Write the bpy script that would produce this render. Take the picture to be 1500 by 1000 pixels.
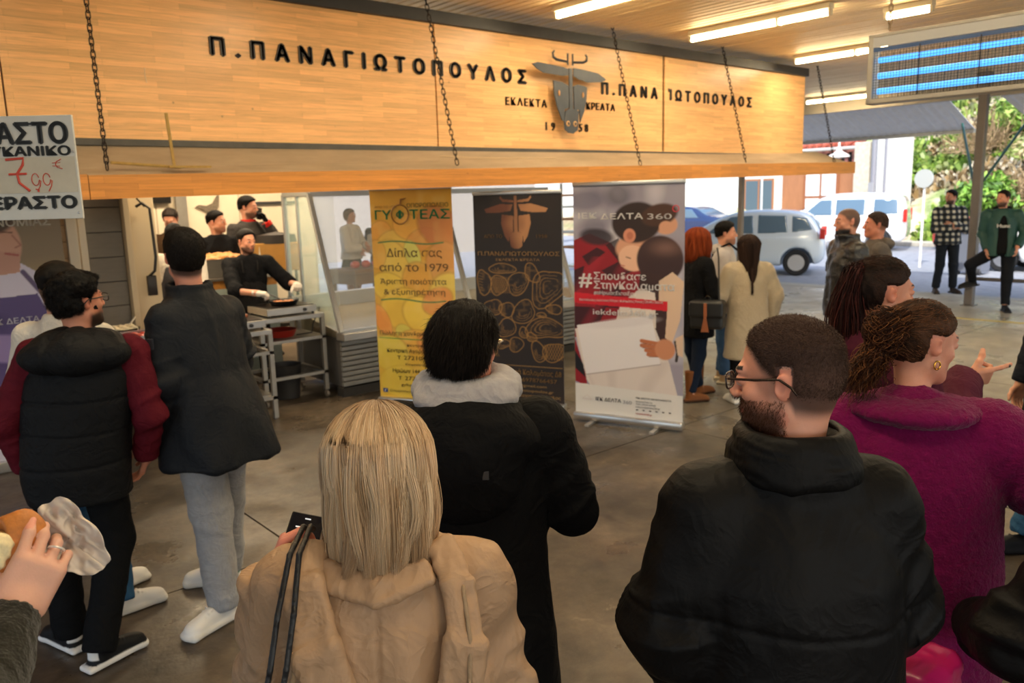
import bpy, bmesh, math, random
import numpy as np
from mathutils import Vector, Matrix
R = math.radians
for o in list(bpy.data.objects): bpy.data.objects.remove(o)
scene = bpy.context.scene
COL = scene.collection
# ---------------------------------------------------------------- camera
cam_d = bpy.data.cameras.new('camera'); cam = bpy.data.objects.new('camera', cam_d); COL.objects.link(cam)
F_PX, YAW, PITCH, ROLL, CAM_H = 1180.0, R(49.4), R(10.2), R(1.55), 1.95
fw = Vector((math.cos(PITCH)*math.cos(YAW), math.cos(PITCH)*math.sin(YAW), -math.sin(PITCH)))
r0 = Vector((math.sin(YAW), -math.cos(YAW), 0)); u0 = r0.cross(fw)
rt = math.cos(ROLL)*r0 - math.sin(ROLL)*u0; up = math.sin(ROLL)*r0 + math.cos(ROLL)*u0
cam.matrix_world = Matrix(((rt.x, up.x, -fw.x, 0), (rt.y, up.y, -fw.y, 0), (rt.z, up.z, -fw.z, CAM_H), (0, 0, 0, 1)))
cam_d.sensor_width = 36; cam_d.lens = F_PX/1500*36; cam_d.clip_start = 0.05; cam_d.clip_end = 300
cam_d.dof.use_dof = True; cam_d.dof.focus_distance = 1.8; cam_d.dof.aperture_fstop = 5.6
scene.camera = cam
# ---------------------------------------------------------------- sky, sun, exposure
world = bpy.data.worlds.new('world'); scene.world = world; world.use_nodes = True
wn = world.node_tree.nodes; wl = world.node_tree.links
sky = wn.new('ShaderNodeTexSky'); sky.sky_type = 'NISHITA'; sky.sun_disc = False
sky.sun_elevation = R(48); sky.sun_rotation = R(200); sky.air_density = 1.0; sky.dust_density = 2.0
wn['Background'].inputs['Strength'].default_value = 0.40
wl.new(sky.outputs[0], wn['Background'].inputs['Color'])
sun_d = bpy.data.lights.new('sun', 'SUN'); sun_d.energy = 5.0; sun_d.angle = R(0.6); sun_d.color = (1, .95, .86)
sun = bpy.data.objects.new('sun', sun_d); COL.objects.link(sun)
sun.rotation_euler = Vector((0.80, 0.30, -0.95)).to_track_quat('-Z', 'Y').to_euler()
scene.view_settings.view_transform = 'Standard'; scene.view_settings.look = 'None'
scene.view_settings.exposure = 0.0; scene.view_settings.gamma = 1; scene.view_settings.use_curve_mapping = False

# ---------------------------------------------------------------- materials
MATS = {}
def srgb(c):
    if isinstance(c, str):
        c = tuple(int(c[i:i+2], 16)/255 for i in (0, 2, 4))
    return tuple((v/12.92 if v <= .04045 else ((v+.055)/1.055)**2.4) for v in c)
def mat(name, col=None, crease=0., rough=.6, metal=0., bump=0., bscale=60., var=0., vscale=8., attr=False, stretch=(1, 1, 1), emit=None, estr=0., alpha=1., trans=0., sheen=0., sss=0., coat=0., spec=.5, wave=None):
    if name in MATS: return MATS[name]
    m = bpy.data.materials.new(name); m.use_nodes = True; MATS[name] = m
    n = m.node_tree.nodes; l = m.node_tree.links; b = n['Principled BSDF']
    b.inputs['Roughness'].default_value = rough; b.inputs['Metallic'].default_value = metal
    b.inputs['Specular IOR Level'].default_value = spec
    if trans: b.inputs['Transmission Weight'].default_value = trans
    if sheen: b.inputs['Sheen Weight'].default_value = sheen
    if coat: b.inputs['Coat Weight'].default_value = coat
    if sss:
        b.inputs['Subsurface Weight'].default_value = sss; b.inputs['Subsurface Radius'].default_value = (.01, .004, .002); b.inputs['Subsurface Scale'].default_value = 1
    if alpha < 1: b.inputs['Alpha'].default_value = alpha
    tc = n.new('ShaderNodeTexCoord'); mp = n.new('ShaderNodeMapping'); mp.inputs['Scale'].default_value = stretch
    l.new(tc.outputs['Object'], mp.inputs[0])
    if attr:
        a = n.new('ShaderNodeAttribute'); a.attribute_name = 'Col'; src = a.outputs['Color']
    else:
        rgb = n.new('ShaderNodeRGB'); rgb.outputs[0].default_value = (*srgb(col), 1); src = rgb.outputs[0]
    if var:
        nz = n.new('ShaderNodeTexNoise'); nz.inputs['Scale'].default_value = vscale; nz.inputs['Detail'].default_value = 6; nz.inputs['Roughness'].default_value = .65
        l.new(mp.outputs[0], nz.inputs['Vector'])
        mr = n.new('ShaderNodeMapRange'); mr.inputs['From Min'].default_value = .3; mr.inputs['From Max'].default_value = .7
        mr.inputs['To Min'].default_value = 1-var; mr.inputs['To Max'].default_value = 1+var; l.new(nz.outputs['Fac'], mr.inputs['Value'])
        mx = n.new('ShaderNodeVectorMath'); mx.operation = 'SCALE'; l.new(src, mx.inputs[0]); l.new(mr.outputs[0], mx.inputs['Scale']); src = mx.outputs[0]
    l.new(src, b.inputs['Base Color'])
    if emit:
        b.inputs['Emission Color'].default_value = (*srgb(emit), 1); b.inputs['Emission Strength'].default_value = estr
    if bump:
        nb = n.new('ShaderNodeTexNoise'); nb.inputs['Scale'].default_value = bscale; nb.inputs['Detail'].default_value = 4
        l.new(mp.outputs[0], nb.inputs['Vector']); h = nb.outputs['Fac']
        if wave:
            wv = n.new('ShaderNodeTexWave'); wv.inputs['Scale'].default_value = wave; wv.inputs['Distortion'].default_value = 2; l.new(mp.outputs[0], wv.inputs['Vector'])
            ad = n.new('ShaderNodeMath'); ad.operation = 'ADD'; l.new(h, ad.inputs[0]); l.new(wv.outputs['Fac'], ad.inputs[1]); h = ad.outputs[0]
        bp = n.new('ShaderNodeBump'); bp.inputs['Strength'].default_value = bump; bp.inputs['Distance'].default_value = .004
        l.new(h, bp.inputs['Height']); out = bp.outputs[0]
        if crease:
            pv = None
            for sc_, dist, st in ((9, 1.6, .030), (24, 1.0, .010)):
                c1 = n.new('ShaderNodeTexNoise'); c1.inputs['Scale'].default_value = sc_; c1.inputs['Detail'].default_value = 2; c1.inputs['Distortion'].default_value = dist; l.new(mp.outputs[0], c1.inputs['Vector'])
                a1 = n.new('ShaderNodeMath'); a1.operation = 'SUBTRACT'; a1.inputs[1].default_value = .5; l.new(c1.outputs['Fac'], a1.inputs[0]); a2 = n.new('ShaderNodeMath'); a2.operation = 'ABSOLUTE'; l.new(a1.outputs[0], a2.inputs[0])
                b2_ = n.new('ShaderNodeBump'); b2_.inputs['Strength'].default_value = crease; b2_.inputs['Distance'].default_value = st; b2_.invert = True; l.new(a2.outputs[0], b2_.inputs['Height']); l.new(out, b2_.inputs['Normal']); out = b2_.outputs[0]
        l.new(out, b.inputs['Normal'])
    return m

# ---------------------------------------------------------------- tagging
def tag(o, label=None, cat=None, group=None, kind=None):
    if label: o['label'] = label
    if cat: o['category'] = cat
    if group: o['group'] = group
    if kind: o['kind'] = kind
    return o
def link(o, parent=None):
    COL.objects.link(o)
    if parent: o.parent = parent
    return o
def empty(name, loc, rz=0, label=None, cat=None, group=None):
    o = bpy.data.objects.new(name, None); o.empty_display_size = .1; o.location = loc; o.rotation_euler = (0, 0, rz)
    link(o); return tag(o, label, cat, group)
def dup(o, parent=None):
    c = o.copy(); COL.objects.link(c)
    if parent: c.parent = parent
    for ch in [x for x in bpy.data.objects if x.parent == o]: dup(ch, c)
    return c
# ---------------------------------------------------------------- plain mesh builder
class MB:
    def __init__(s): s.bm = bmesh.new(); s.mi = 0
    def box(s, lo, hi, bev=0, M=None):
        lo = Vector(lo); hi = Vector(hi)
        r = bmesh.ops.create_cube(s.bm, size=1); vs = r['verts']
        bmesh.ops.scale(s.bm, verts=vs, vec=hi-lo); bmesh.ops.translate(s.bm, verts=vs, vec=(lo+hi)/2)
        if bev:
            es = list({e for v in vs for e in v.link_edges})
            q = bmesh.ops.bevel(s.bm, geom=es, offset=bev, segments=2, affect='EDGES', profile=.5); vs = list({v for f in q['faces'] for v in f.verts} | {v for v in vs if v.is_valid})
        if M is not None: bmesh.ops.transform(s.bm, matrix=M, verts=vs)
        return s
    def tube(s, pts, r, seg=8, caps=True):
        pts = [Vector(p) for p in pts]; rr = r if hasattr(r, '__len__') else [r]*len(pts)
        rings = []; prev = None
        for i, p in enumerate(pts):
            t = (pts[min(i+1, len(pts)-1)]-pts[max(i-1, 0)]).normalized()
            if prev is None: a = t.orthogonal().normalized()
            else:
                a = prev - t*prev.dot(t); a = a.normalized() if a.length > 1e-6 else t.orthogonal().normalized()
            prev = a; b = t.cross(a)
            rings.append([s.bm.verts.new(p + rr[i]*(math.cos(2*math.pi*k/seg)*a + math.sin(2*math.pi*k/seg)*b)) for k in range(seg)])
        for A, B in zip(rings, rings[1:]):
            for k in range(seg): s.bm.faces.new((A[k], A[(k+1) % seg], B[(k+1) % seg], B[k]))
        if caps: s.bm.faces.new(rings[0][::-1]); s.bm.faces.new(rings[-1])
        return s
    def lathe(s, prof, c=(0, 0, 0), seg=24, M=None):
        rings = []; c = Vector(c); vs = []
        for r, z in prof:
            ring = [s.bm.verts.new(c+Vector((r*math.cos(2*math.pi*k/seg), r*math.sin(2*math.pi*k/seg), z))) for k in range(seg)]
            rings.append(ring); vs += ring
        for A, B in zip(rings, rings[1:]):
            for k in range(seg): s.bm.faces.new((A[k], A[(k+1) % seg], B[(k+1) % seg], B[k]))
        if prof[0][0] > 1e-5: s.bm.faces.new(rings[0][::-1])
        if prof[-1][0] > 1e-5: s.bm.faces.new(rings[-1])
        if M is not None: bmesh.ops.transform(s.bm, matrix=M, verts=vs)
        return s
    def prism(s, poly, d0, d1, axis='y', M=None):
        # poly of 2-D points; extruded along axis between d0 and d1
        def P(u, v, d): return {'y': (u, d, v), 'x': (d, u, v), 'z': (u, v, d)}[axis]
        A = [s.bm.verts.new(P(u, v, d0)) for u, v in poly]; B = [s.bm.verts.new(P(u, v, d1)) for u, v in poly]
        n = len(poly)
        try: s.bm.faces.new(A); s.bm.faces.new(B[::-1])
        except ValueError: pass
        for k in range(n): s.bm.faces.new((A[k], B[k], B[(k+1) % n], A[(k+1) % n]))
        if M is not None: bmesh.ops.transform(s.bm, matrix=M, verts=A+B)
        return s
    def sphere(s, c, r, seg=12, sc=(1, 1, 1)):
        q = bmesh.ops.create_uvsphere(s.bm, u_segments=seg, v_segments=max(6, seg*2//3), radius=r)
        bmesh.ops.scale(s.bm, verts=q['verts'], vec=sc); bmesh.ops.translate(s.bm, verts=q['verts'], vec=c); return s
    def build(s, name, m, parent=None, smooth=False, loc=None, rot=None):
        bmesh.ops.recalc_face_normals(s.bm, faces=s.bm.faces)
        me = bpy.data.meshes.new(name); s.bm.to_mesh(me); s.bm.free()
        if smooth:
            me.shade_smooth()
            try: me.set_sharp_from_angle(angle=R(40))
            except Exception: pass
        me.materials.append(m); o = bpy.data.objects.new(name, me); link(o, parent)
        if loc: o.location = loc
        if rot: o.rotation_euler = rot
        return o
# ---------------------------------------------------------------- implicit-surface modeller
rng = np.random.default_rng(7)
_LAT = rng.random((32, 32, 32)).astype(np.float32)
def vnoise(p, f):
    q = np.asarray(p, np.float32)*np.asarray(f, np.float32)+13.7
    i = np.floor(q).astype(int); t = q-i; t = t*t*(3-2*t)
    def L(a, b, c): return _LAT[(i[:, 0]+a) & 31, (i[:, 1]+b) & 31, (i[:, 2]+c) & 31]
    x, y, z = t[:, 0], t[:, 1], t[:, 2]
    c0 = (L(0, 0, 0)*(1-x)+L(1, 0, 0)*x)*(1-y)+(L(0, 1, 0)*(1-x)+L(1, 1, 0)*x)*y
    c1 = (L(0, 0, 1)*(1-x)+L(1, 0, 1)*x)*(1-y)+(L(0, 1, 1)*(1-x)+L(1, 1, 1)*x)*y
    return (c0*(1-z)+c1*z)*2-1
def ridged(p, f): return 1-2*np.abs(vnoise(p, f))
def folds(p, f, amp):
    p = np.asarray(p, np.float32)
    w = np.stack([vnoise(p, (5, 5, 5)), vnoise(p+3.1, (5, 5, 5)), vnoise(p+7.7, (5, 5, 5))], 1)*.05
    return amp*(ridged(p+w, f)*.7+ridged(p*1.0+w+4.3, np.array(f)*2.1)*.35)
V3 = lambda *a: np.array(a, float)
def nrm(v): v = np.asarray(v, float); return v/np.linalg.norm(v)
def cap(a, b, ra, rb, k=0., flat=False, flat0=False, op='u'):
    a = np.asarray(a, float); b = np.asarray(b, float); ba = b-a; L = np.linalg.norm(ba)+1e-9; d = ba/L
    def fn(x, y, z):
        px, py, pz = x-a[0], y-a[1], z-a[2]
        t = px*d[0]+py*d[1]+pz*d[2]; h = np.clip(t/L, 0, 1)
        dist = np.sqrt((px-h*ba[0])**2+(py-h*ba[1])**2+(pz-h*ba[2])**2)-(ra+(rb-ra)*h)
        if flat: dist = np.maximum(dist, t-L)
        if flat0: dist = np.maximum(dist, -t)
        return dist
    r = max(ra, rb); return (fn, np.minimum(a, b)-r, np.maximum(a, b)+r, k, op)
def chain(pts, rad, k=.02, flat=False):
    n = len(pts)-1
    return [cap(pts[i], pts[i+1], rad[i], rad[i+1], k, flat and i == n-1) for i in range(n)]
def ell(c, r, k=0., M=None, op='u'):
    c = np.asarray(c, float); r = np.asarray(r, float); M = np.eye(3) if M is None else np.asarray(M)   # columns of M: axes
    def fn(x, y, z):
        px, py, pz = x-c[0], y-c[1], z-c[2]
        q = [(px*M[0, i]+py*M[1, i]+pz*M[2, i]) for i in range(3)]
        k0 = np.sqrt((q[0]/r[0])**2+(q[1]/r[1])**2+(q[2]/r[2])**2)+1e-6
        k1 = np.sqrt((q[0]/r[0]**2)**2+(q[1]/r[1]**2)**2+(q[2]/r[2]**2)**2)+1e-6
        return k0*(k0-1)/k1
    e = np.sqrt(((M*r)**2).sum(1)); return (fn, c-e, c+e, k, op)
def rbox(c, h, rad, k=0., M=None, op='u'):
    c = np.asarray(c, float); h = np.asarray(h, float); M = np.eye(3) if M is None else np.asarray(M)
    def fn(x, y, z):
        px, py, pz = x-c[0], y-c[1], z-c[2]
        q = [np.abs(px*M[0, i]+py*M[1, i]+pz*M[2, i])-(h[i]-rad) for i in range(3)]
        o = np.sqrt(np.maximum(q[0], 0)**2+np.maximum(q[1], 0)**2+np.maximum(q[2], 0)**2)
        return o+np.minimum(np.maximum(np.maximum(q[0], q[1]), q[2]), 0)-rad
    e = (np.abs(M)*h).sum(1); return (fn, c-e, c+e, k, op)
def loft(rows, e=2.3, k=0., hollow=0., op='u', tw=0.):
    # rows: (z, cx, cy, rx, ry) ; upright stack of superellipses
    A = np.array(sorted(rows), float); z0, z1 = A[0, 0], A[-1, 0]
    zz = np.linspace(z0, z1, 200); T = [np.interp(zz, A[:, 0], A[:, i]) for i in range(1, 5)]
    ker = np.hanning(15); ker /= ker.sum()
    T = [np.convolve(np.pad(t, 7, 'edge'), ker, 'valid') for t in T]
    def fn(x, y, z):
        cx, cy, rx, ry = [np.interp(z, zz, t) for t in T]
        px, py = x-cx, y-cy
        rho = (np.abs(px/rx)**e+np.abs(py/ry)**e)**(1/e)+1e-5
        r = np.sqrt(px**2+py**2)+1e-5
        d = np.where(rho > .3, r-r/rho, -np.minimum(rx, ry)*.7)
        if hollow: d = np.maximum(d, -(d+hollow))
        c = np.maximum(z0-z, z-z1)
        h = np.maximum(.012-np.abs(d-c), 0)/.012
        return np.maximum(d, c)+h*h*.003
    m = max(A[:, 3].max(), A[:, 4].max())
    lo = np.array([(A[:, 1]-A[:, 3]).min(), (A[:, 2]-A[:, 4]).min(), z0]); hi = np.array([(A[:, 1]+A[:, 3]).max(), (A[:, 2]+A[:, 4]).max(), z1])
    return (fn, lo, hi, k, op)
def plane(c, n, op='i'):
    c = np.asarray(c, float); n = nrm(n)
    def fn(x, y, z): return (x-c[0])*n[0]+(y-c[1])*n[1]+(z-c[2])*n[2]
    return (fn, np.full(3, -9.), np.full(3, 9.), 0., op)
def bounds(prims, m=.03):
    lo = np.min([p[1] for p in prims if p[4] == 'u'], 0)-m; hi = np.max([p[2] for p in prims if p[4] == 'u'], 0)+m
    return lo, hi
def raster(prims, lo, hi, res):
    lo = np.asarray(lo, float); n = np.ceil((np.asarray(hi)-lo)/res).astype(int)+1
    a = np.full(n, 1., np.float32); ax = [(lo[i]+res*np.arange(n[i])).astype(np.float32) for i in range(3)]
    for fn, l, h, k, op in prims:
        m = k+2.5*res+.004
        if op == 'i': i0 = np.zeros(3, int); i1 = n
        else:
            i0 = np.clip(np.floor((l-m-lo)/res).astype(int), 0, n); i1 = np.clip(np.ceil((h+m-lo)/res).astype(int)+1, 0, n)
        if (i1 <= i0).any(): continue
        sl = tuple(slice(p, q) for p, q in zip(i0, i1))
        x = ax[0][sl[0]][:, None, None]; y = ax[1][sl[1]][None, :, None]; z = ax[2][sl[2]][None, None, :]
        d = fn(x, y, z).astype(np.float32); b = a[sl]
        if op == 'u':
            if k > 0:
                hh = np.maximum(k-np.abs(b-d), 0)/k; a[sl] = np.minimum(b, d)-hh*hh*k*.25
            else: a[sl] = np.minimum(b, d)
        elif op == 's':
            if k > 0:
                hh = np.maximum(k-np.abs(b+d), 0)/k; a[sl] = np.maximum(b, -d)+hh*hh*k*.25
            else: a[sl] = np.maximum(b, -d)
        else: a[sl] = np.maximum(b, d)
    return a
def nets(a, lo, res):
    ins = a < 0
    c = [ins[i:i+ins.shape[0]-1, j:j+ins.shape[1]-1, k:k+ins.shape[2]-1] for i in (0, 1) for j in (0, 1) for k in (0, 1)]
    s = sum(x.astype(np.int8) for x in c); act = (s > 0) & (s < 8)
    I = np.argwhere(act); idx = -np.ones(act.shape, int); idx[act] = np.arange(len(I))
    P = np.zeros((len(I), 3)); W = np.zeros(len(I))
    off = [(i, j, k) for i in (0, 1) for j in (0, 1) for k in (0, 1)]
    val = {o: a[I[:, 0]+o[0], I[:, 1]+o[1], I[:, 2]+o[2]] for o in off}
    for o in off:
        for ax in range(3):
            if o[ax] == 0:
                q = list(o); q[ax] = 1; q = tuple(q); v0, v1 = val[o], val[q]
                m = (v0 < 0) != (v1 < 0); t = np.where(m, v0/np.where(m, v0-v1, 1), 0)
                pt = np.tile(np.array(o, float), (len(I), 1)); pt[:, ax] = t
                P[m] += pt[m]; W[m] += 1
    P = (I+P/W[:, None])*res+np.asarray(lo)
    F = []
    for ax in range(3):
        sh = list(a.shape); s0 = [slice(1, -1)]*3; s1 = [slice(1, -1)]*3; s0[ax] = slice(0, -1); s1[ax] = slice(1, None)
        A = ins[tuple(s0)]; B = ins[tuple(s1)]; E = np.argwhere(A != B)
        if not len(E): continue
        base = E.copy()
        for q in range(3):
            if q != ax: base[:, q] += 1
        flip = A[tuple(E.T)]
        u, v = [(1, 2), (2, 0), (0, 1)][ax]
        def g(du, dv):
            b = base.copy(); b[:, u] -= du; b[:, v] -= dv; return idx[tuple(b.T)]
        q = np.stack([g(1, 1), g(0, 1), g(0, 0), g(1, 0)], 1)
        q[~flip] = q[~flip][:, ::-1]; F.append(q)
    F = np.concatenate(F) if F else np.zeros((0, 4), int)
    return P, F[(F >= 0).all(1)]
def normals(P, F):
    n = np.cross(P[F[:, 2]]-P[F[:, 0]], P[F[:, 3]]-P[F[:, 1]]); N = np.zeros_like(P)
    for i in range(4):
        for c in range(3): N[:, c] += np.bincount(F[:, i], n[:, c], len(P))
    return N/(np.linalg.norm(N, axis=1)[:, None]+1e-12)
def surf(prims, res, lo=None, hi=None, clip=None, keep=None):
    l, h = bounds(prims)
    if lo is not None: l = np.maximum(l, lo) if clip is None else np.asarray(lo, float)
    if hi is not None: h = np.minimum(h, hi) if clip is None else np.asarray(hi, float)
    P, F = nets(raster(prims, l, h, res), l, res)
    if keep is not None:
        m = keep(P); F = F[m[F].all(1)]; u, inv = np.unique(F, return_inverse=True); P = P[u]; F = inv.reshape(F.shape)
    return P, F
def mk(name, P, F, m, parent=None, col=None, smooth=True):
    me = bpy.data.meshes.new(name); nv, nf, w = len(P), len(F), F.shape[1]
    me.vertices.add(nv); me.vertices.foreach_set('co', np.asarray(P, np.float32).ravel())
    me.loops.add(nf*w); me.loops.foreach_set('vertex_index', F.astype(np.int32).ravel())
    me.polygons.add(nf); me.polygons.foreach_set('loop_start', (np.arange(nf)*w).astype(np.int32))
    me.update(calc_edges=True)
    if smooth: me.shade_smooth()
    if col is not None:
        c = np.ones((nv, 4), np.float32); c[:, :3] = col
        a = me.color_attributes.new('Col', 'FLOAT_COLOR', 'POINT'); a.data.foreach_set('color', c.ravel())
    me.materials.append(m); o = bpy.data.objects.new(name, me); link(o, parent); return o
def sdfobj(name, prims, res, m, parent=None, disp=None, col=None, smooth_it=0, **kw):
    P, F = surf(prims, res, **kw)
    if disp is not None: P = P+normals(P, F)*disp(P)[:, None]
    c = None
    if col is not None: c = col(P) if callable(col) else np.array(col)
    return mk(name, P, F, m, parent, c)
def seg_t(P, a, b):
    a = np.asarray(a, float); d = np.asarray(b, float)-a; L2 = d@d
    t = (P-a)@d/L2; q = P-a-np.clip(t, 0, 1)[:, None]*d; return t, np.linalg.norm(q, axis=1)
def ss(x, a, b):
    t = np.clip((x-a)/(b-a), 0, 1); return t*t*(3-2*t)
def eul(yaw=0, pitch=0, roll=0):
    # yaw about z (ccw), pitch up positive (about x), roll about y ; degrees
    y, p, r = R(yaw), R(pitch), R(roll)
    Z = np.array([[math.cos(y), -math.sin(y), 0], [math.sin(y), math.cos(y), 0], [0, 0, 1]])
    X = np.array([[1, 0, 0], [0, math.cos(p), -math.sin(p)], [0, math.sin(p), math.cos(p)]])
    Y = np.array([[math.cos(r), 0, math.sin(r)], [0, 1, 0], [-math.sin(r), 0, math.cos(r)]])
    return Z@X@Y
def xf(prims_fn, o, M): pass
def blades(name, roots, dirs, m, parent, length, width, cols, bend=None, nseg=2, seed=1):
    # thin tapered blades, one per root; dirs unit vectors; bend: vectors added progressively
    r = np.random.default_rng(seed); n = len(roots); L = length*(.7+.6*r.random(n)) if np.isscalar(length) else length
    s = np.cross(dirs, r.normal(size=(n, 3))); s /= np.linalg.norm(s, axis=1)[:, None]
    pts = []; 
    for i in range(nseg+1):
        t = i/nseg; p = roots+dirs*(L*t)[:, None]
        if bend is not None: p = p+bend*(L*t*t)[:, None]
        w = width*(1-.75*t)
        pts += [p-s*w/2, p+s*w/2]
    P = np.stack(pts, 1).reshape(-1, 3); k = 2*(nseg+1); b = np.arange(n)[:, None]*k
    F = np.concatenate([np.concatenate([b+2*i, b+2*i+1, b+2*i+3, b+2*i+2], 1) for i in range(nseg)])
    return mk(name, P, F, m, parent, np.repeat(cols, k, 0))
def ribbons(name, paths, widths, m, parent, cols):
    # paths (n, k, 3); three-sided tubes
    n, k, _ = paths.shape; t = np.gradient(paths, axis=1); t /= np.linalg.norm(t, axis=2)[..., None]+1e-9
    a = np.cross(t, np.array([.31, .53, .79])); a /= np.linalg.norm(a, axis=2)[..., None]+1e-9; b = np.cross(t, a)
    prof = np.interp(np.linspace(0, 1, k), [0, .1, .7, 1], [.6, 1, .9, .15])
    w = widths[:, None, None]*prof[None, :, None]
    P = np.stack([paths+w*(math.cos(q)*a+math.sin(q)*b) for q in (0, 2.094, 4.189)], 2).reshape(-1, 3)
    base = (np.arange(n)[:, None]*k+np.arange(k-1)[None, :]).ravel()*3
    F = np.concatenate([np.stack([base+q, base+(q+1) % 3, base+3+(q+1) % 3, base+3+q], 1) for q in range(3)])
    return mk(name, P, F, m, parent, np.repeat(cols, k*3, 0) if cols.ndim == 2 else np.repeat(cols.reshape(-1, 3), 3, 0))
# ---------------------------------------------------------------- people
SKIN = (.80, .56, .44); 
def lin(c): return np.array(srgb(c))
m_skin = mat('skin', attr=True, rough=.5, bump=.12, bscale=350, sss=.12, var=.06, vscale=25)
m_hair = mat('hair', attr=True, rough=.6, spec=.14, bump=.5, bscale=500, stretch=(1, 1, .25))
m_eye = mat('eye', attr=True, rough=.12)
class Man:
    def __init__(s, name, loc, face, H=1.76, label='', group=None, hyaw=0, hpitch=0, hroll=0, lean=(0, 0), fem=False, skin=SKIN, bulk=1., J=None, hand=None, res=.012, hres=.005, hd=.006, fingers=None, sit=0):
        s.s = k = H/1.78; s.fem = fem; s.bulk = bulk; s.hres = hres; s.hd = hd
        s.root = empty(name, loc, R(face-90), label, 'person', group)
        sw = .175 if fem else .20
        lx, ly = lean
        j = dict(pelvis=(0, 0, .95*k), waist=(lx*.4, ly*.4, 1.12*k), chest=(lx*.8, ly*.8, 1.34*k), neck=(lx, ly, 1.49*k), head=(lx*1.05, ly*1.05+.015, 1.665*k))
        for sd, q in (('R', 1), ('L', -1)):
            j['sh'+sd] = (lx+q*sw*k, ly, 1.44*k); j['el'+sd] = (lx+q*(sw+.07)*k, ly-.02, 1.16*k); j['wr'+sd] = (lx+q*(sw+.06)*k, ly+.07, .92*k)
            j['hip'+sd] = (q*.095*k, 0, .90*k); j['kn'+sd] = (q*.11*k, .02, .50*k); j['an'+sd] = (q*.12*k, -.02, .085*k); j['toe'+sd] = (q*.2, 1, 0)
            j['hf'+sd] = (0, .25, -1); j['hn'+sd] = (q, .1, 0)
        if J: j.update(J)
        s.J = {a: np.array(b, float) for a, b in j.items()}; J = s.J
        s.skin = np.array(skin); s.HM = eul(-hyaw, hpitch, hroll)
        s.fing = fingers or {}
        s.hs = .985*k**.5*(0.95 if fem else 1)
        s.collect()
    def h(s, *p): return s.J['head']+s.HM@(np.array(p)*s.hs)
    def headprims(s):
        h, M, q = s.h, s.HM, s.hs; f = s.fem
        A = []
        A.append(ell(h(0, -.012, .035), np.array((.074, .097, .083))*q, 0, M))
        A.append(ell(h(0, -.035, .0), np.array((.068, .07, .075))*q, .03, M))
        A.append(ell(h(0, .03, -.03), np.array((.060, .060, .085))*q, .02, M))
        for sx in (-1, 1):
            A.append(cap(h(sx*.050, .0, -.065), h(sx*.016, .064, -.098), .020*q, .018*q, .03))
            A.append(ell(h(sx*.040, .062, -.026), np.array((.018, .016, .017))*q, .02, M))
        A.append(cap(h(0, .070, -.058), h(0, .071, -.092), .021*q, (.016 if f else .019)*q, .025)); A.append(ell(h(0, .082, -.101), np.array((.014, .010, .011))*q, .02, M))
        A.append(cap(h(-.034, .083, .022), h(.034, .083, .022), .010*q, .010*q, .02))
        for sx in (-1, 1): A.append(ell(h(sx*.032, .098, .004), np.array((.017, .014, .012))*q, .012, M, 's'))
        for sx in (-1, 1): A.append(ell(h(sx*.031, .0805, .002), np.array((.0165, .0145, .0125))*q, .004, M)); A.append(cap(h(sx*.018, .091, .008), h(sx*.044, .088, .007), .0035*q, .003*q, .004))
        A.append(cap(h(0, .088, .012), h(0, .110, -.028), .0075*q, .0115*q, .01))
        for sx in (-1, 1): A.append(ell(h(sx*.012, .103, -.033), np.array((.008, .010, .007))*q, .006, M))
        A.append(ell(h(0, .090, -.060), np.array((.022, .010, .006))*q, .006, M)); A.append(ell(h(0, .089, -.071), np.array((.020, .010, .007))*q, .006, M))
        A.append(cap(h(-.02, .106, -.0655), h(.02, .106, -.0655), .0025*q, .0025*q, .003, op='s'))
        for sx in (-1, 1):
            E = M@eul(sx*-24, 0, sx*8)
            A.append(ell(h(sx*.079, -.012, -.006), np.array((.0075, .017, .028))*q, .006, E))
            A.append(ell(h(sx*.088, -.008, -.002), np.array((.007, .0095, .016))*q, .006, E, 's'))
        nb = s.J['neck']; A.append(cap(nb, h(0, -.025, -.055), (.050 if f else .060)*q, (.048 if f else .057)*q, .03))
        return A
    def handprims(s, sd, off=0.):
        J = s.J; w = J['wr'+sd]; f = nrm(J['hf'+sd]); n = J['hn'+sd]; n = nrm(n-f*(n@f)); c = np.cross(f, n)
        t = -c if sd == 'R' else c; k = s.s**.5*(.93 if s.fem else 1)
        M = np.stack([t, f, n], 1); P = lambda a, b, d: w+(t*a+f*b+n*d)*k
        A = [rbox(P(0, .05, 0), np.array((.040, .042, .0135))*k+off, .012*k+off, .012, M), cap(w-f*.03, P(0, .02, 0), .026*k+off, .026*k+off, .02)]
        spec = s.fing.get(sd, [(20, 25, 20)]*4+[(0,)])
        bx = (.030, .010, -.010, -.029); ln = (.070, .078, .072, .056)
        for i in range(4):
            a1, a2, a3 = spec[i][:3]; p = P(bx[i], .086, 0); ang = 0; spread = (spec[i][3] if len(spec[i]) > 3 else (1.5-i)*3)
            r0_ = (.0092, .0094, .009, .008)[i]*k+off
            for a, fr, q in ((a1, .46, 1), (a2, .30, .92), (a3, .24, .84)):
                ang += a; sp = R(spread)
                d = (f*math.cos(R(ang))-n*math.sin(R(ang)))*math.cos(sp)+t*math.sin(sp)
                e = p+d*ln[i]*k*fr*1.08; A.append(cap(p, e, r0_*q, r0_*(q-.07), .004)); p = e
        th = spec[4]; ta = th[1] if len(th) > 1 else 40; tn = th[0]
        p = P(.028, .02, -.006)
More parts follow.
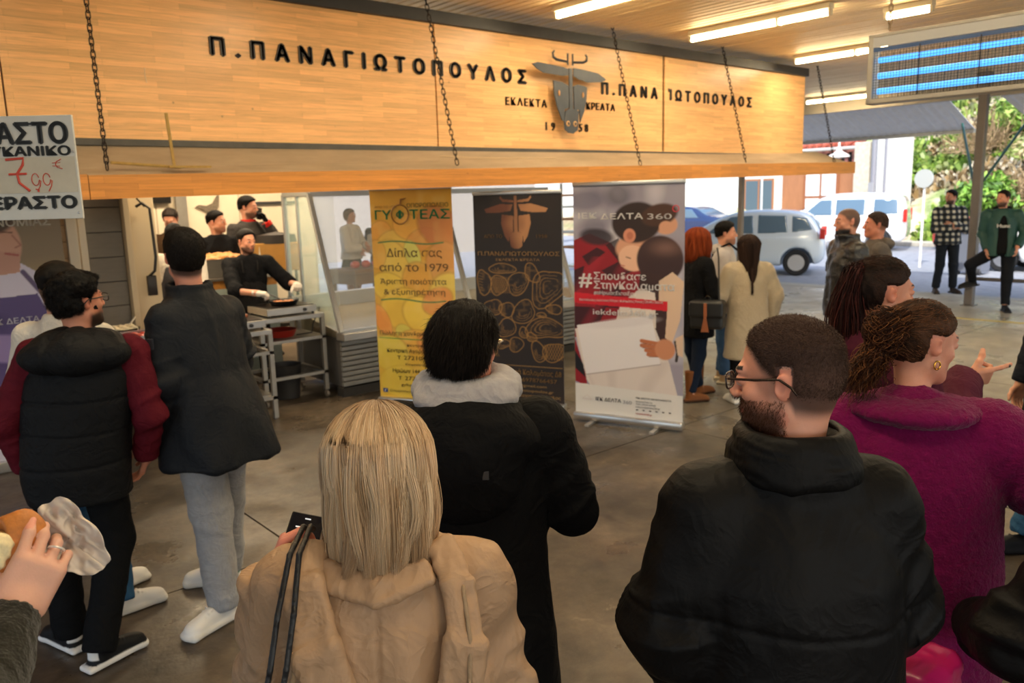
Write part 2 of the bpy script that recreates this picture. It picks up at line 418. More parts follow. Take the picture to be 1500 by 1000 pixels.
        for i, (l_, rr) in enumerate(((.042, .0135), (.034, .0115), (.027, .0105))):
            an = R(ta*(1-.28*i)); b = R(tn+12*i)
            d = (f*math.cos(an)+t*math.sin(an))*math.cos(b)-n*math.sin(b)
            e = p+d*l_*k; A.append(cap(p, e, (rr+off/k)*k, (rr-.001+off/k)*k, .008)); p = e
        return A
    def collect(s):
        J = s.J; k = s.s; B = s.bulk
        def C(z): # spine centre at height
            zs = [J[n][2] for n in ('pelvis', 'waist', 'chest', 'neck')]; return [float(np.interp(z, zs, [J[n][i] for n in ('pelvis', 'waist', 'chest', 'neck')])) for i in (0, 1)]
        s.C = C
        rows = [(z*k, *C(z*k), rx*k*B, ry*k*B) for z, rx, ry in ((.84, .13, .09), (.93, .15, .10), (1.05, .135, .095), (1.15, .13, .09), (1.28, .15, .10), (1.40, .155, .10), (1.46, .12, .08), (1.50, .06, .055))]
        A = [loft(rows, k=0)]
        dz = J['neck'][2]-1.49*k
        A.append(cap(J['shR'], J['shL'], .05, .05, .03))
        for sd in 'RL':
            A += chain([J['sh'+sd], J['el'+sd], J['wr'+sd]], [.05*k, .042*k, .028*k], .02)
            A += chain([J['hip'+sd], J['kn'+sd], J['an'+sd]], [.08*k, .056*k, .036*k], .03)
            t = J['toe'+sd].copy(); t[2] = 0; t = nrm(t); a = J['an'+sd]
            A.append(cap(a-[0, 0, .03], a+t*.13-[0, 0, .05], .035, .025, .02))
        s.prims = A
    def build_body(s, paint=None, coarse=.016):
        H = s.headprims(); hands = {sd: s.handprims(sd) for sd in 'RL'}
        allp = s.prims+H+hands['R']+hands['L']
        zn = s.J['neck'][2]+.0; hl = s.J['head']; rr = .17
        hlo, hhi = hl-[rr, rr, .3], hl+[rr, rr, .17]; hlo[2] = zn
        boxes = [(hlo, hhi)]
        for sd in 'RL':
            l, h = bounds(hands[sd], .012); boxes.append((l, h))
        Ps, Fs, n = [], [], 0
        P, F = surf(allp, coarse, keep=lambda P: ~np.any([((P > b[0]+.012) & (P < b[1]-.012)).all(1) for b in boxes], 0))
        Ps.append(P); Fs.append(F); n += len(P)
        P, F = surf(s.prims[:2]+H, s.hres, lo=hlo, hi=hhi, clip=1); Ps.append(P); Fs.append(F+n); n += len(P); s.headN = len(P)
        for i, sd in enumerate('RL'):
            P, F = surf(s.prims[2:]+hands[sd], s.hd, lo=boxes[i+1][0], hi=boxes[i+1][1], clip=1); Ps.append(P); Fs.append(F+n); n += len(P)
        P = np.concatenate(Ps); F = np.concatenate(Fs)
        col = np.tile(lin(s.skin), (len(P), 1)); hp = (P-s.J['head'])@s.HM/s.hs; s.hp = hp
        isH = P[:, 2] > zn-.02
        lips = isH & (np.abs(hp[:, 0]) < .023) & (np.abs(hp[:, 2]+.0655) < .0085-.16*np.abs(hp[:, 0])) & (hp[:, 1] > .088)
        col[lips] = lin(s.skin)*np.array((.78, .5, .5))
        cheeks = isH & (hp[:, 1] > .02); col[cheeks] *= np.array((1.0, .94, .93))
        ears = isH & (np.abs(hp[:, 0]) > .072) & (hp[:, 2] < .03); col[ears] *= np.array((1.0, .82, .80))
        s.bcol = getattr(s, 'browcol', (.10, .06, .04))
        br = isH & (hp[:, 1] > .075) & (np.abs(np.abs(hp[:, 0])-.033) < .019) & (np.abs(hp[:, 2]-.0255-.10*(.035-np.abs(np.abs(hp[:, 0])-.035))) < .0036)
        col[br] = lin(s.bcol)
        if paint: paint(s, P, hp, col, isH)
        s.body = mk('body', P, F, m_skin, s.root, col)
        # eyes
        for sx in (-1, 1):
            c = s.h(sx*.031, .0838, .0005); r = .0118*s.hs
            P, F = surf([ell(c, (r, r, r))], r/6)
            q = (P-c)@s.HM; f = q[:, 1]/r; cc = np.tile(lin((.86, .83, .8)), (len(P), 1)); cc[f > .80] = lin((.22, .13, .08)); cc[f > .93] = (.004, .004, .004)
            mk('eye', P, F, m_eye, s.root, cc)
        return s
    # hair as a shell peeking out of the skull where t>0
    def hair(s, t, col=(.08, .05, .04), res=None, k=.0, extra=(), disp=None, name='hair', colf=None, mat_=None):
        H = [p for p in s.headprims()[:4]]
        res = res or s.hres; l, h = bounds(H, .05); l = np.minimum(l, s.J['head']-.13); h = np.maximum(h, s.J['head']+.15)
        for e in extra: l = np.minimum(l, e[1]-.02); h = np.maximum(h, e[2]+.02)
        a = raster([p if i else (p[0], p[1]-.06, p[2]+.06, 0, 'u') for i, p in enumerate(H)], l, h, res)
        ax = [(l[i]+res*np.arange(a.shape[i])) for i in range(3)]
        G = np.stack(np.meshgrid(*ax, indexing='ij'), -1); hp = (G-s.J['head'])@s.HM/s.hs
        th = t(hp[..., 0], hp[..., 1], hp[..., 2]).astype(np.float32); a = a-th*s.hs
        if extra:
            b = raster(list(extra), l, h, res); kk = .012; hh = np.maximum(kk-np.abs(a-b), 0)/kk; a = np.minimum(a, b)-hh*hh*kk*.25
        P, F = nets(a, l, res); N = normals(P, F)
        if disp is not None: P = P+N*disp(P, N)[:, None]
        hpv = (P-s.J['head'])@s.HM/s.hs
        c = colf(hpv, P) if colf else np.tile(lin(col), (len(P), 1))*np.clip(.95+.9*vnoise(hpv, (120, 22, 70))+.5*vnoise(hpv, (40, 12, 30)), .35, 3)[:, None]
        s.hP, s.hN, s.hH = P, N, hpv; s.hT = t(*hpv.T)
        s.hairo = mk(name, P, F, mat_ or m_hair, s.root, c); return s
    def stubble(s, n, length, col, comb=(0, -.4, -.6), up=.6, width=.0009, sel=None, var=.35, seed=3, name='hair_strands', bend=None):
        r = np.random.default_rng(seed); m = (s.hT > .0015) if sel is None else sel(s.hH)
        I = np.flatnonzero(m); I = r.choice(I, n); roots = s.hP[I]-s.hN[I]*.001+r.normal(size=(n, 3))*.0018
        cb = comb(s.hH[I]) if callable(comb) else np.tile(np.array(comb, float), (n, 1)); cb = cb@s.HM.T
        d = s.hN[I]*up+cb+r.normal(size=(n, 3))*.18; d /= np.linalg.norm(d, axis=1)[:, None]
        c = lin(col)*(1+var*(r.random((n, 1))*2-1)); blades(name, roots, d, m_hair, s.hairo, length, width, c, bend=-.5*s.hN[I] if bend is None else bend); return s
    # clothing ------------------------------------------------------
    def jacket(s, name, m, prof, sl=(.075, .062, .05), k=.03, res=.008, disp=None, sleeves=True, collar=None, sh=.06, col=None, extra=(), cuff=0., e=2.3, shk=.05, cut=()):
        J = s.J; K = s.s; C = s.C
        rows = [(z*K, C(z*K)[0]+cx, C(z*K)[1]+cy, rx*K, ry*K) for z, rx, ry, cx, cy in prof]
        A = [loft(rows, e=e)]
        nk = J['neck']
        for sd in 'RL': A.append(cap(nk-[0, 0, .035*K], J['sh'+sd]-[0, 0, .012], sh*1.05, sh*.98, shk))
        if sleeves:
            for sd in 'RL':
                a, b, c = J['sh'+sd], J['el'+sd], J['wr'+sd]; c2 = c+nrm(c-b)*cuff
                A += [cap(a-[0, 0, .02], b, sl[0], sl[1], k), cap(b, c2, sl[1], sl[2], .02, flat=True)]
        A += list(extra)
        if collar:
            r1, r2, z0, z1, dy = collar; n = J['neck']
            A.append(loft([(n[2]+z0, n[0], n[1]+dy*0, r1, r1*.9), (n[2]+z1, n[0]+s.J['head'][0]*.0, n[1]+dy, r2, r2*.95)], e=2.1, k=.02))
            A.append((*ell((n[0], n[1]+dy, n[2]+z1+.01), (r2-.014, r2*.95-.014, z1*.8), .008)[:3], .008, 's'))
        A += list(cut)
        return sdfobj(name, A, res, m, s.root, disp=disp, col=col)
    def trousers(s, name, m, r=(.095, .075, .06), hipr=(.165, .115), res=.009, disp=None, end=.02, col=None, top=1.02, parts='RL', kneeb=0):
        J = s.J; K = s.s; C = s.C
        A = [loft([(.84*K, 0, 0, hipr[0]*K*.9, hipr[1]*K*.9), (.93*K, 0, 0, hipr[0]*K, hipr[1]*K), (top*K, *C(top*K), hipr[0]*K*.92, hipr[1]*K*.92)])]
        for sd in 'RL':
            a, b, c = J['hip'+sd], J['kn'+sd], J['an'+sd]; c2 = c-nrm(c-b)*end
            A += [cap(a, b, r[0]*K, r[1]*K, .035), cap(b, c2, r[1]*K, r[2]*K, .03, flat=True)]
        return sdfobj(name, A, res, m, s.root, disp=disp, col=col)
    def shoe(s, sd, upper, sole, boot=0., res=.006, mt=None, name='shoe', sc=1., paint=None):
        a = s.J['an'+sd]; t = s.J['toe'+sd].copy(); tz = t[2]; t = nrm(t); u = nrm(np.cross(np.cross(t, (0, 0, 1)), t)) ; x = np.cross(t, u); K = s.s*sc*(.92 if s.fem else 1)
        M = np.stack([x, t, u], 1); o = a-u*.085*s.s
        P = lambda i, j, k: o+M@np.array((i, j, k))*K
        A = [rbox(P(0, .065, .014), np.array((.046, .147, .014))*K, .012, 0, M), ell(P(0, .195, .017), np.array((.048, .035, .017))*K, .02, M), ell(P(0, .16, .042), np.array((.043, .058, .033))*K, .02, M), ell(P(0, .06, .055), np.array((.037, .10, .042))*K, .03, M), cap(P(0, -.01, .06), P(0, -.012, .10+boot), .040*K, .040*K if not boot else .055*K, .03, flat=True)]
        for q in range(5 if not boot else 0): 
            A.append(cap(P(-.022, .085+.018*q, .094-.0085*q), P(.022, .085+.018*q, .094-.0085*q), .0055, .0055, .003))
        def col(V):
            q = (V-o)@M/K; c = np.tile(lin(upper), (len(V), 1)); c[q[:, 2] < .030] = lin(sole)
            if paint: paint(q, c)
            return c
        return sdfobj(name, A, res, mt or mat('shoe', attr=True, rough=.6, spec=.2), s.root, col=col)
    def glove(s, sd, m, off=.002, name='glove', res=None):
        return sdfobj(name, s.handprims(sd, off), res or s.hd, m, s.root)
    def glasses(s, m, kind=0):
        g = MB(); h = lambda *p: Vector(s.h(*p))
        for sx in (-1, 1):
            pts = [h(sx*.033+.024*math.copysign(abs(math.cos(a))**.6, math.cos(a)), .108, .002+.017*math.copysign(abs(math.sin(a))**.6, math.sin(a))) for a in np.linspace(0, 2*math.pi, 17)]
            g.tube(pts, .0020, 6, False)
            g.tube([h(sx*.057, .106, .012), h(sx*.072, .098, .012), h(sx*.079, .04, .010), h(sx*.084, -.008, .012), h(sx*.086, -.03, -.004), h(sx*.084, -.04, -.02)], [.0024, .0026, .003, .003, .0026, .002], 6)
        g.tube([h(-.010, .110, .006), h(0, .113, .009), h(.010, .110, .006)], .0015, 6)
        f = g.build('glasses', m, s.root, smooth=True)
        for sx in (-1, 1):
            l = MB(); c = h(sx*.033, .1085, .002); vs = []
            l.bm.faces.new([l.bm.verts.new(h(sx*.033+.0235*math.copysign(abs(math.cos(a))**.6, math.cos(a)), .108, .002+.0165*math.copysign(abs(math.sin(a))**.6, math.sin(a)))) for a in np.linspace(0, 2*math.pi, 17)[:-1]])
            l.build('lens', mat('lens', 'ffffff', rough=.02, alpha=.12, spec=.8), f)
        return f
def toward(pt):
    pt = np.array(pt, float)
    def f(h):
        v = pt-h; return v/(np.linalg.norm(v, axis=1)[:, None]+.01)
    return f
def t_short(top=.014, side=.006, nape=-.06, front=.082, temple=.028, blur=.022):
    # thickness of a short haircut, head coordinates
    def t(x, y, z):
        a = ss(z, .02, .08); th = side+(top-side)*a
        low = np.where(y > 0, np.interp(y, [0, .03, .05, .09], [-.02, temple, temple+.03, front]), np.interp(y, [-.12, -.03, 0], [nape, nape+.03, -.012]))
        low = np.where((y > -.035) & (y <= .0) & (np.abs(x) > .05), np.maximum(low, .012), low)
        e = ss(z-low, -.002, blur); return th*e-.004*(1-e)
    return t
def paint_beard(col=(.16, .10, .07), amt=.8, stub=None, stubcol=(.15, .1, .08), nape=-.07):
    def f(s, P, hp, c, isH):
        x, y, z = hp.T
        if amt:
            m = isH*ss(-z, .042, .070)*ss(y, -.015, .01)*(1-ss(-z, .13, .15)); chin = (1-ss(.022-np.abs(x), -.004, .004)*ss(y, .09, .1)*ss(z, -.085, -.055)*0)
            lips = (np.abs(x) < .024) & (np.abs(z+.0655) < .0095-.16*np.abs(x)) & (y > .085)
            w = (m*amt*np.where(lips, 0, 1)*np.where((np.abs(x) > .074) & (z > -.05), 0, 1))[:, None]; c[:] = c*(1-w)+lin(col)*w
        if stub is not None:
            low = np.where(y > 0, np.interp(y, [0, .03, .05, .09], [-.0, .02, .05, .08]), np.interp(y, [-.12, -.03, 0], [nape, nape+.02, -.0]))
            w = (isH*ss(z-low, -.012, .02)*stub*np.where((np.abs(x) > .076) & (z < .04) & (y > -.03), 0, 1))[:, None]; c[:] = c*(1-w)+lin(stubcol)*w
    return f
# ================================================================ THE SETTING
def wood_mat(name, base, scale=1., vert=False):
    # glue-laminated staves, long axis along object X (or Z if vert)
    m = bpy.data.materials.new(name); m.use_nodes = True; n = m.node_tree.nodes; l = m.node_tree.links; b = n['Principled BSDF']
    tc = n.new('ShaderNodeTexCoord'); sx = n.new('ShaderNodeSeparateXYZ'); cx = n.new('ShaderNodeCombineXYZ'); l.new(tc.outputs['Object'], sx.inputs[0])
    l.new(sx.outputs['X'], cx.inputs['X']); l.new(sx.outputs['Z'], cx.inputs['Y'])
    br = n.new('ShaderNodeTexBrick'); br.offset = .37; br.offset_frequency = 2; br.squash = 1
    br.inputs['Scale'].default_value = scale; br.inputs['Brick Width'].default_value = .55; br.inputs['Row Height'].default_value = .042; br.inputs['Mortar Size'].default_value = .0006
    b1, b2 = [tuple(v*f for v in srgb(base)) for f in (1.1, .84)]
    br.inputs['Color1'].default_value = (*b1, 1); br.inputs['Color2'].default_value = (*b2, 1); br.inputs['Mortar'].default_value = (b2[0]*.7, b2[1]*.65, b2[2]*.6, 1); br.inputs['Bias'].default_value = -.2
    l.new(cx.outputs[0], br.inputs['Vector'])
    mp = n.new('ShaderNodeMapping'); mp.inputs['Scale'].default_value = (.9, 1, 26); l.new(tc.outputs['Object'], mp.inputs[0])
    nz = n.new('ShaderNodeTexNoise'); nz.inputs['Scale'].default_value = 3; nz.inputs['Detail'].default_value = 7; nz.inputs['Roughness'].default_value = .6; nz.inputs['Distortion'].default_value = 1.2; l.new(mp.outputs[0], nz.inputs['Vector'])
    rp = n.new('ShaderNodeMapRange'); rp.inputs['From Min'].default_value = .35; rp.inputs['From Max'].default_value = .68; rp.inputs['To Min'].default_value = 1.1; rp.inputs['To Max'].default_value = .80; l.new(nz.outputs['Fac'], rp.inputs['Value'])
    vo = n.new('ShaderNodeTexVoronoi'); vo.inputs['Scale'].default_value = 5.5; l.new(tc.outputs['Object'], vo.inputs['Vector'])
    kn = n.new('ShaderNodeMapRange'); kn.inputs['From Min'].default_value = .0; kn.inputs['From Max'].default_value = .06; kn.inputs['To Min'].default_value = .35; kn.inputs['To Max'].default_value = 1; l.new(vo.outputs['Distance'], kn.inputs['Value'])
    mu = n.new('ShaderNodeMath'); mu.operation = 'MULTIPLY'; l.new(rp.outputs[0], mu.inputs[0]); l.new(kn.outputs[0], mu.inputs[1])
    vm = n.new('ShaderNodeVectorMath'); vm.operation = 'SCALE'; l.new(br.outputs['Color'], vm.inputs[0]); l.new(mu.outputs[0], vm.inputs['Scale'])
    l.new(vm.outputs[0], b.inputs['Base Color']); b.inputs['Roughness'].default_value = .33; b.inputs['Specular IOR Level'].default_value = .4
    return m
def floor_mat():
    m = bpy.data.materials.new('concrete'); m.use_nodes = True; n = m.node_tree.nodes; l = m.node_tree.links; b = n['Principled BSDF']
    tc = n.new('ShaderNodeTexCoord')
    def noise(s, d, r=.6, dist=0):
        z = n.new('ShaderNodeTexNoise'); z.inputs['Scale'].default_value = s; z.inputs['Detail'].default_value = d; z.inputs['Roughness'].default_value = r; z.inputs['Distortion'].default_value = dist; l.new(tc.outputs['Object'], z.inputs['Vector']); return z.outputs['Fac']
    def ramp(src, *st):
        r = n.new('ShaderNodeValToRGB'); e = r.color_ramp.elements
        while len(e) < len(st): e.new(.5)
        for i, (p, c) in enumerate(st): e[i].position = p; e[i].color = (*srgb(c), 1)
        l.new(src, r.inputs[0]); return r.outputs[0]
    a = ramp(noise(1.1, 8, .65, .4), (.34, '3c342b'), (.47, '5d5143'), (.56, '6e604f'), (.68, '8d7c68'))
    f = ramp(noise(9, 8, .7), (.3, '8a8a8a'), (.7, 'e8e8e8'))
    mx = n.new('ShaderNodeMix'); mx.data_type = 'RGBA'; mx.blend_type = 'MULTIPLY'; mx.inputs[0].default_value = .8; l.new(a, mx.inputs[6]); l.new(f, mx.inputs[7])
    # pale powdery spots
    s = n.new('ShaderNodeMapRange'); s.inputs['From Min'].default_value = .64; s.inputs['From Max'].default_value = .72; s.inputs['To Max'].default_value = .55; l.new(noise(2.7, 9, .72, .8), s.inputs['Value'])
    m2 = n.new('ShaderNodeMix'); m2.data_type = 'RGBA'; l.new(s.outputs[0], m2.inputs[0]); l.new(mx.outputs[2], m2.inputs[6]); m2.inputs[7].default_value = (*srgb('b09a82'), 1)
    # lighter greyer dry concrete towards the street
    sp = n.new('ShaderNodeSeparateXYZ'); gm = n.new('ShaderNodeNewGeometry'); l.new(gm.outputs['Position'], sp.inputs[0])
    g = n.new('ShaderNodeMapRange'); g.inputs['From Min'].default_value = 4.5; g.inputs['From Max'].default_value = 9.5; l.new(sp.outputs['X'], g.inputs['Value'])
    dry = ramp(noise(2.0, 8, .65), (.3, '8a8478'), (.7, 'b4ad9c'))
    m3 = n.new('ShaderNodeMix'); m3.data_type = 'RGBA'; l.new(g.outputs[0], m3.inputs[0]); l.new(m2.outputs[2], m3.inputs[6]); l.new(dry, m3.inputs[7])
    l.new(m3.outputs[2], b.inputs['Base Color'])
    r = n.new('ShaderNodeMapRange'); r.inputs['From Min'].default_value = .38; r.inputs['From Max'].default_value = .62; r.inputs['To Min'].default_value = .22; r.inputs['To Max'].default_value = .62; l.new(noise(1.3, 6), r.inputs['Value']); l.new(r.outputs[0], b.inputs['Roughness'])
    bp = n.new('ShaderNodeBump'); bp.inputs['Strength'].default_value = .25; bp.inputs['Distance'].default_value = .01; l.new(noise(22, 8), bp.inputs['Height']); l.new(bp.outputs[0], b.inputs['Normal'])
    return m
m_floor = floor_mat()
fl = MB().box((-7, -8, -.30), (15.3, 15, -.02)).build('floor', mat('joint', '2a251f', rough=.9)); tag(fl, kind='structure')
xs = [-7, -4.9, -1.5, 1.86, 5.3, 8.7, 12.1, 15.3]; ys = [-8, -5.1, -2.05, 1.0, 4.08, 7.2, 10.3, 15]
for i in range(7):
    for j in range(7):
        g = .006; o = MB().box((xs[i]+g, ys[j]+g, -.02), (xs[i+1]-g, ys[j+1]-g, 0)).build('floor_slab', m_floor, fl)
m_yel = mat('yellow_paint', 'c9b45a', rough=.7, var=.25, vscale=20)
ln = MB(); ln.prism([(12.78, 2.5), (12.88, 2.5), (12.66, 6.0), (12.56, 6.0)], 0, .003, 'z'); tag(ln.build('painted_line', m_yel), kind='structure')
m_asph = mat('asphalt', '8e929a', rough=.8, var=.18, vscale=5, bump=.6, bscale=120)
st = MB().box((15.3, -30, -.35), (60, 45, -.04)).build('street', m_asph); tag(st, kind='structure')
kb = MB().box((15.1, -8, -.34), (15.5, 15, .005), bev=.01).build('trim_1', mat('kerb', 'a8a59b', rough=.8, var=.1)); tag(kb, kind='structure')
yd = MB().box((-30, 15, -.35), (15.3, 45, -.04)).build('yard', m_asph); tag(yd, kind='structure')
# ceiling of narrow boards
m_ceil = mat('ceiling_board', 'dcc49a', rough=.5, var=.12, vscale=3, stretch=(6, .7, 1), bump=.2, bscale=30)
ce = MB().box((-7, -8, 3.68), (15.5, 14.5, 3.85)).build('ceiling', mat('roof_slab', '8d8474', rough=.8)); tag(ce, kind='structure')
random.seed(3); proto = None
for i in range(205):
    x = -7+i*.11
    if proto is None:
        mb = MB(); mb.prism([(.0, 0), (.012, -.014), (.088, -.014), (.1, 0), (.1, .01), (0, .01)], -8, 14.5, 'y'); proto = mb.build('ceiling_board', m_ceil, ce, loc=(x, 0, 3.67))
    else:
        c = proto.copy(); COL.objects.link(c); c.location.x = x; c.location.z = 3.67+random.uniform(-.003, .003)
eb = MB().box((15.4, -8, 3.40), (15.55, 14.5, 3.70)).build('trim_2', mat('eave', 'b3aa98', rough=.6)); tag(eb, kind='structure')
# corrugated grey awnings beyond the ceiling edge
m_awn = mat('awning', 'e4e6e8', rough=.55, metal=.1, var=.06)
def awning(name, y0, y1, lab, x1=17.0, z1=2.98, skew=0.):
    mb = MB(); n = int((y1-y0)/.04); A = []
    for i in range(n+1):
        y = y0+(y1-y0)*i/n; dz = .012*math.sin(i*math.pi/2)
        A.append((mb.bm.verts.new((15.5, y, 3.52+dz)), mb.bm.verts.new((x1, y+skew, z1+dz))))
    for a, b in zip(A, A[1:]): mb.bm.faces.new((a[0], b[0], b[1], a[1]))
    o = empty(name, (0, 0, 0), 0, lab, 'awning', 'awnings along the street side')
    s = mb.build('corrugated_sheet', m_awn, o); md = s.modifiers.new('t', 'SOLIDIFY'); md.thickness = .01
    MB().box((x1-.03, y0+skew, z1-.07), (x1+.03, y1+skew, z1)).build('edge_bar', mat('awning_bar', '9a9c9c', rough=.4, metal=.6), o)
    return o
aw1 = awning('awning', 6.15, 14.2, 'long grey corrugated awning sloping out left of the street pole')
aw2 = awning('awning', -6.0, 5.35, 'grey corrugated awning sloping out right of the street pole', 16.6, 2.95, -.35)
m_arm = mat('awning_arm', '35645c', rough=.4, metal=.4)
MB().tube([(14.27, 4.98, 2.0), (16.2, 5.0, 3.05)], .022, 8).build('folding_arm', m_arm, aw2, smooth=True); MB().tube([(14.3, 5.15, 2.0), (16.4, 6.16, 3.05)], .022, 8).build('folding_arm', m_arm, aw1, smooth=True)
# roof post at the street with its rail
pp = empty('roof_post', (14.17, 5.03, 0), 0, 'tall grey steel roof post beside the kerb with a man leaning on it', 'post')
m_post = mat('post_paint', '77706c', rough=.45, metal=.4, var=.08)
MB().box((-.065, -.065, .01), (.065, .065, 3.64), bev=.012).build('post', m_post, pp)
MB().box((-.1, -.1, 0), (.1, .1, .012)).build('base_plate', m_post, pp)
MB().box((-.09, -.09, 3.60), (.09, .09, 3.655)).build('top_plate', m_post, pp)
rl = empty('guard_rail', (14.17, 0, 0), 0, 'low steel guard rail running right from the roof post', 'rail')
MB().tube([(0, 4.95, .44), (0, -4, .44)], .03, 10).build('rail', m_post, rl, smooth=True)
for y in (2.2, -.6, -3.6): MB().tube([(0, y, 0), (0, y, .44)], .025, 10).build('upright', m_post, rl, smooth=True)
# ---------------------------------------------------------------- stall structure
m_white = mat('white_tile', 'd8cbb4', rough=.3, var=.03)
wb = MB().box((-3, 10.3, 0), (5.3, 10.45, 3.68)).build('wall_back', mat('wall_joint', 'b5a88f', rough=.7)); tag(wb, kind='structure')
pan = None
for i in range(8):
    for j in range(3):
        lo = (0, 0, 0); hi = (1.02, .012, 1.19)
        if pan is None: pan = MB().box(lo, hi, bev=.003).build('panel', m_white, wb, loc=(-3+i*1.035, 10.288, .02+j*1.21))
        else: c = pan.copy(); COL.objects.link(c); c.location = (-3+i*1.035, 10.288, .02+j*1.21)
pf = MB().box((1.75, 8.45, 0), (7.0, 10.28, .13), bev=.01).build('platform', mat('platform', '6a5a48', rough=.6, var=.15)); tag(pf, kind='structure')
wl_ = MB().box((-5, 7.62, 0), (1.62, 7.72, 3.68)).build('wall_left', mat('wl_core', '8a7356', rough=.8)); tag(wl_, kind='structure')
m_clad = mat('wood_cladding', 'b89468', rough=.5, var=.14, vscale=3, stretch=(2, 1, 14))
cl = None
for j in range(26):
    if cl is None: cl = MB().box((-5, 0, 0), (1.62, .018, .132), bev=.003).build('plank', m_clad, wl_, loc=(0, 7.60, .02))
    else: c = cl.copy(); COL.objects.link(c); c.location = (0, 7.60, .02+j*.138)
# grey slatted roller door beside the stall opening and its jambs
dr = MB().box((1.78, 7.66, 0), (2.08, 7.69, 2.6)).build('door_1', mat('door_core', '4b4742', rough=.7)); tag(dr, kind='structure')
m_gp = mat('grey_panel', '7d766c', rough=.55, var=.08, vscale=6, stretch=(1, 1, 8))
gp = None
for j in range(12):
    if gp is None: gp = MB().box((1.785, 7.64, 0), (2.075, 7.662, .208), bev=.004).build('panel', m_gp, dr, loc=(0, 0, .02))
    else: c = gp.copy(); COL.objects.link(c); c.location = (0, 0, .02+j*.215)
m_jamb = mat('jamb', 'c9bfae', rough=.45, metal=.2)
tag(MB().box((1.62, 7.56, 0), (1.70, 7.70, 2.7), bev=.004).box((1.72, 7.60, 0), (1.775, 7.70, 2.7), bev=.004).build('trim_3', m_jamb), kind='structure')
tag(MB().box((2.08, 7.56, 0), (2.13, 7.72, 2.7), bev=.004).box((2.15, 7.64, 0), (2.36, 7.72, 2.7), bev=.004).build('trim_4', mat('jamb_cream', 'cbb897', rough=.5)), kind='structure')
br = MB().tube([(2.20, 7.60, 1.95), (2.24, 7.56, 1.98), (2.30, 7.56, 1.93), (2.31, 7.56, 1.5), (2.29, 7.56, 1.38), (2.24, 7.58, 1.33)], .013, 8).tube([(2.27, 7.6, 1.95), (2.2, 7.56, 2.02)], .008, 8).box((2.22, 7.56, 1.16), (2.30, 7.60, 1.34), bev=.008)
tag(br.build('wall_bracket', mat('dark_iron', '3b3632', rough=.4, metal=.6), smooth=True), 'dark bent metal bracket on the cream jamb of the stall', 'bracket')
# ---------------------------------------------------------------- wooden name board
m_board = wood_mat('board_wood', 'f2bd80')
nb = empty('name_board', (0, 6.1, 0), 0, 'long pine name board with dark lettering and bull head above the stall', 'sign')
segs = [(-4.0, -1.6), (-1.58, 1.045), (1.055, 4.405), (4.42, 7.60), (7.64, 10.70)]
for i, (a, b) in enumerate(segs):
    MB().box((a, .0, 2.41), (b, .022, 3.47), bev=.002).build('panel', m_board, nb)
m_strip = mat('dark_steel', '3a3c40', rough=.5, metal=.5, var=.1)
MB().box((-4, -.045, 3.47), (10.72, .05, 3.575), bev=.003).build('top_rail', m_strip, nb)
MB().box((-4, -.03, 2.365), (10.70, .06, 2.412), bev=.003).build('bottom_rail', mat('rail_grey', '55534f', rough=.5, metal=.5, var=.2), nb)
MB().box((-4, .03, 2.4), (10.7, .30, 3.5)).build('backing', mat('board_back', '5b4630', rough=.8), nb)
m_let = mat('letter_black', '302f30', rough=.5)
def text(s, name, m, parent, size, loc, width=None, ext=.004, off=0., rot=(R(90), 0, 0), align='LEFT', **kw):
    # off = how much bolder each stroke gets (copies shifted by +-off)
    c = bpy.data.curves.new(name, 'FONT'); c.body = s; c.size = size; c.extrude = ext; c.resolution_u = 3
    o = bpy.data.objects.new(name, c); COL.objects.link(o); bpy.context.view_layer.update()
    me = bpy.data.meshes.new_from_object(o.evaluated_get(bpy.context.evaluated_depsgraph_get())); bpy.data.objects.remove(o)
    bm = bmesh.new(); bm.from_mesh(me); xs_ = [v.co.x for v in bm.verts] or [0]; w = max(xs_)-min(xs_); x0 = min(xs_)
    kx = width/w if width else 1
    for v in bm.verts: v.co.x = (v.co.x-x0)*kx
    if off:
        g = list(bm.verts)+list(bm.edges)+list(bm.faces)
        for dx, dz in ((-off, 0), (off, 0), (0, off*.7), (0, -off*.7)):
            r = bmesh.ops.duplicate(bm, geom=g); bmesh.ops.translate(bm, verts=[e for e in r['geom'] if isinstance(e, bmesh.types.BMVert)], vec=(dx, dz, 0))
    bm.to_mesh(me); bm.free(); q = bpy.data.objects.new(name, me); me.materials.clear(); me.materials.append(m); link(q, parent); q.location = loc; q.rotation_euler = rot
    return q
# one letter at a time, wide tracking, from the left end of each word
def letters(s, x0, x1, z, h, parent, y=-.006, m=m_let, skip=(), off=.0035):
    cs = []; c = bpy.data.curves.new('t', 'FONT'); c.size = h*1.38
    o = bpy.data.objects.new('t', c); COL.objects.link(o); adv = []
    dg = bpy.context.evaluated_depsgraph_get()
    wd = {}
    for ch in set(s):
        c.body = ch; bpy.context.view_layer.update(); wd[ch] = o.evaluated_get(bpy.context.evaluated_depsgraph_get()).dimensions.x
    bpy.data.objects.remove(o)
    tot = sum(wd[ch] for ch in s); gap = (x1-x0-tot)/(len(s)-1); x = x0
    for i, ch in enumerate(s):
        if i not in skip: text(ch, 'letter', m, parent, h*1.38, (x, y, z), ext=.006, off=off*h/.115)
        x += wd[ch]+gap
letters('Π.ΠΑΝΑΓΙΩΤΟΠΟΥΛΟΣ', 2.40, 5.49, 3.032, .122, nb, off=.0105)
letters('Π.ΠΑΝΑΓΙΩΤΟΠΟΥΛΟΣ', 6.58, 9.39, 3.0, .115, nb, skip=(6,), off=.0085)
text("'", 'letter', m_let, nb, .16, (7.70, -.006, 3.01), ext=.006)
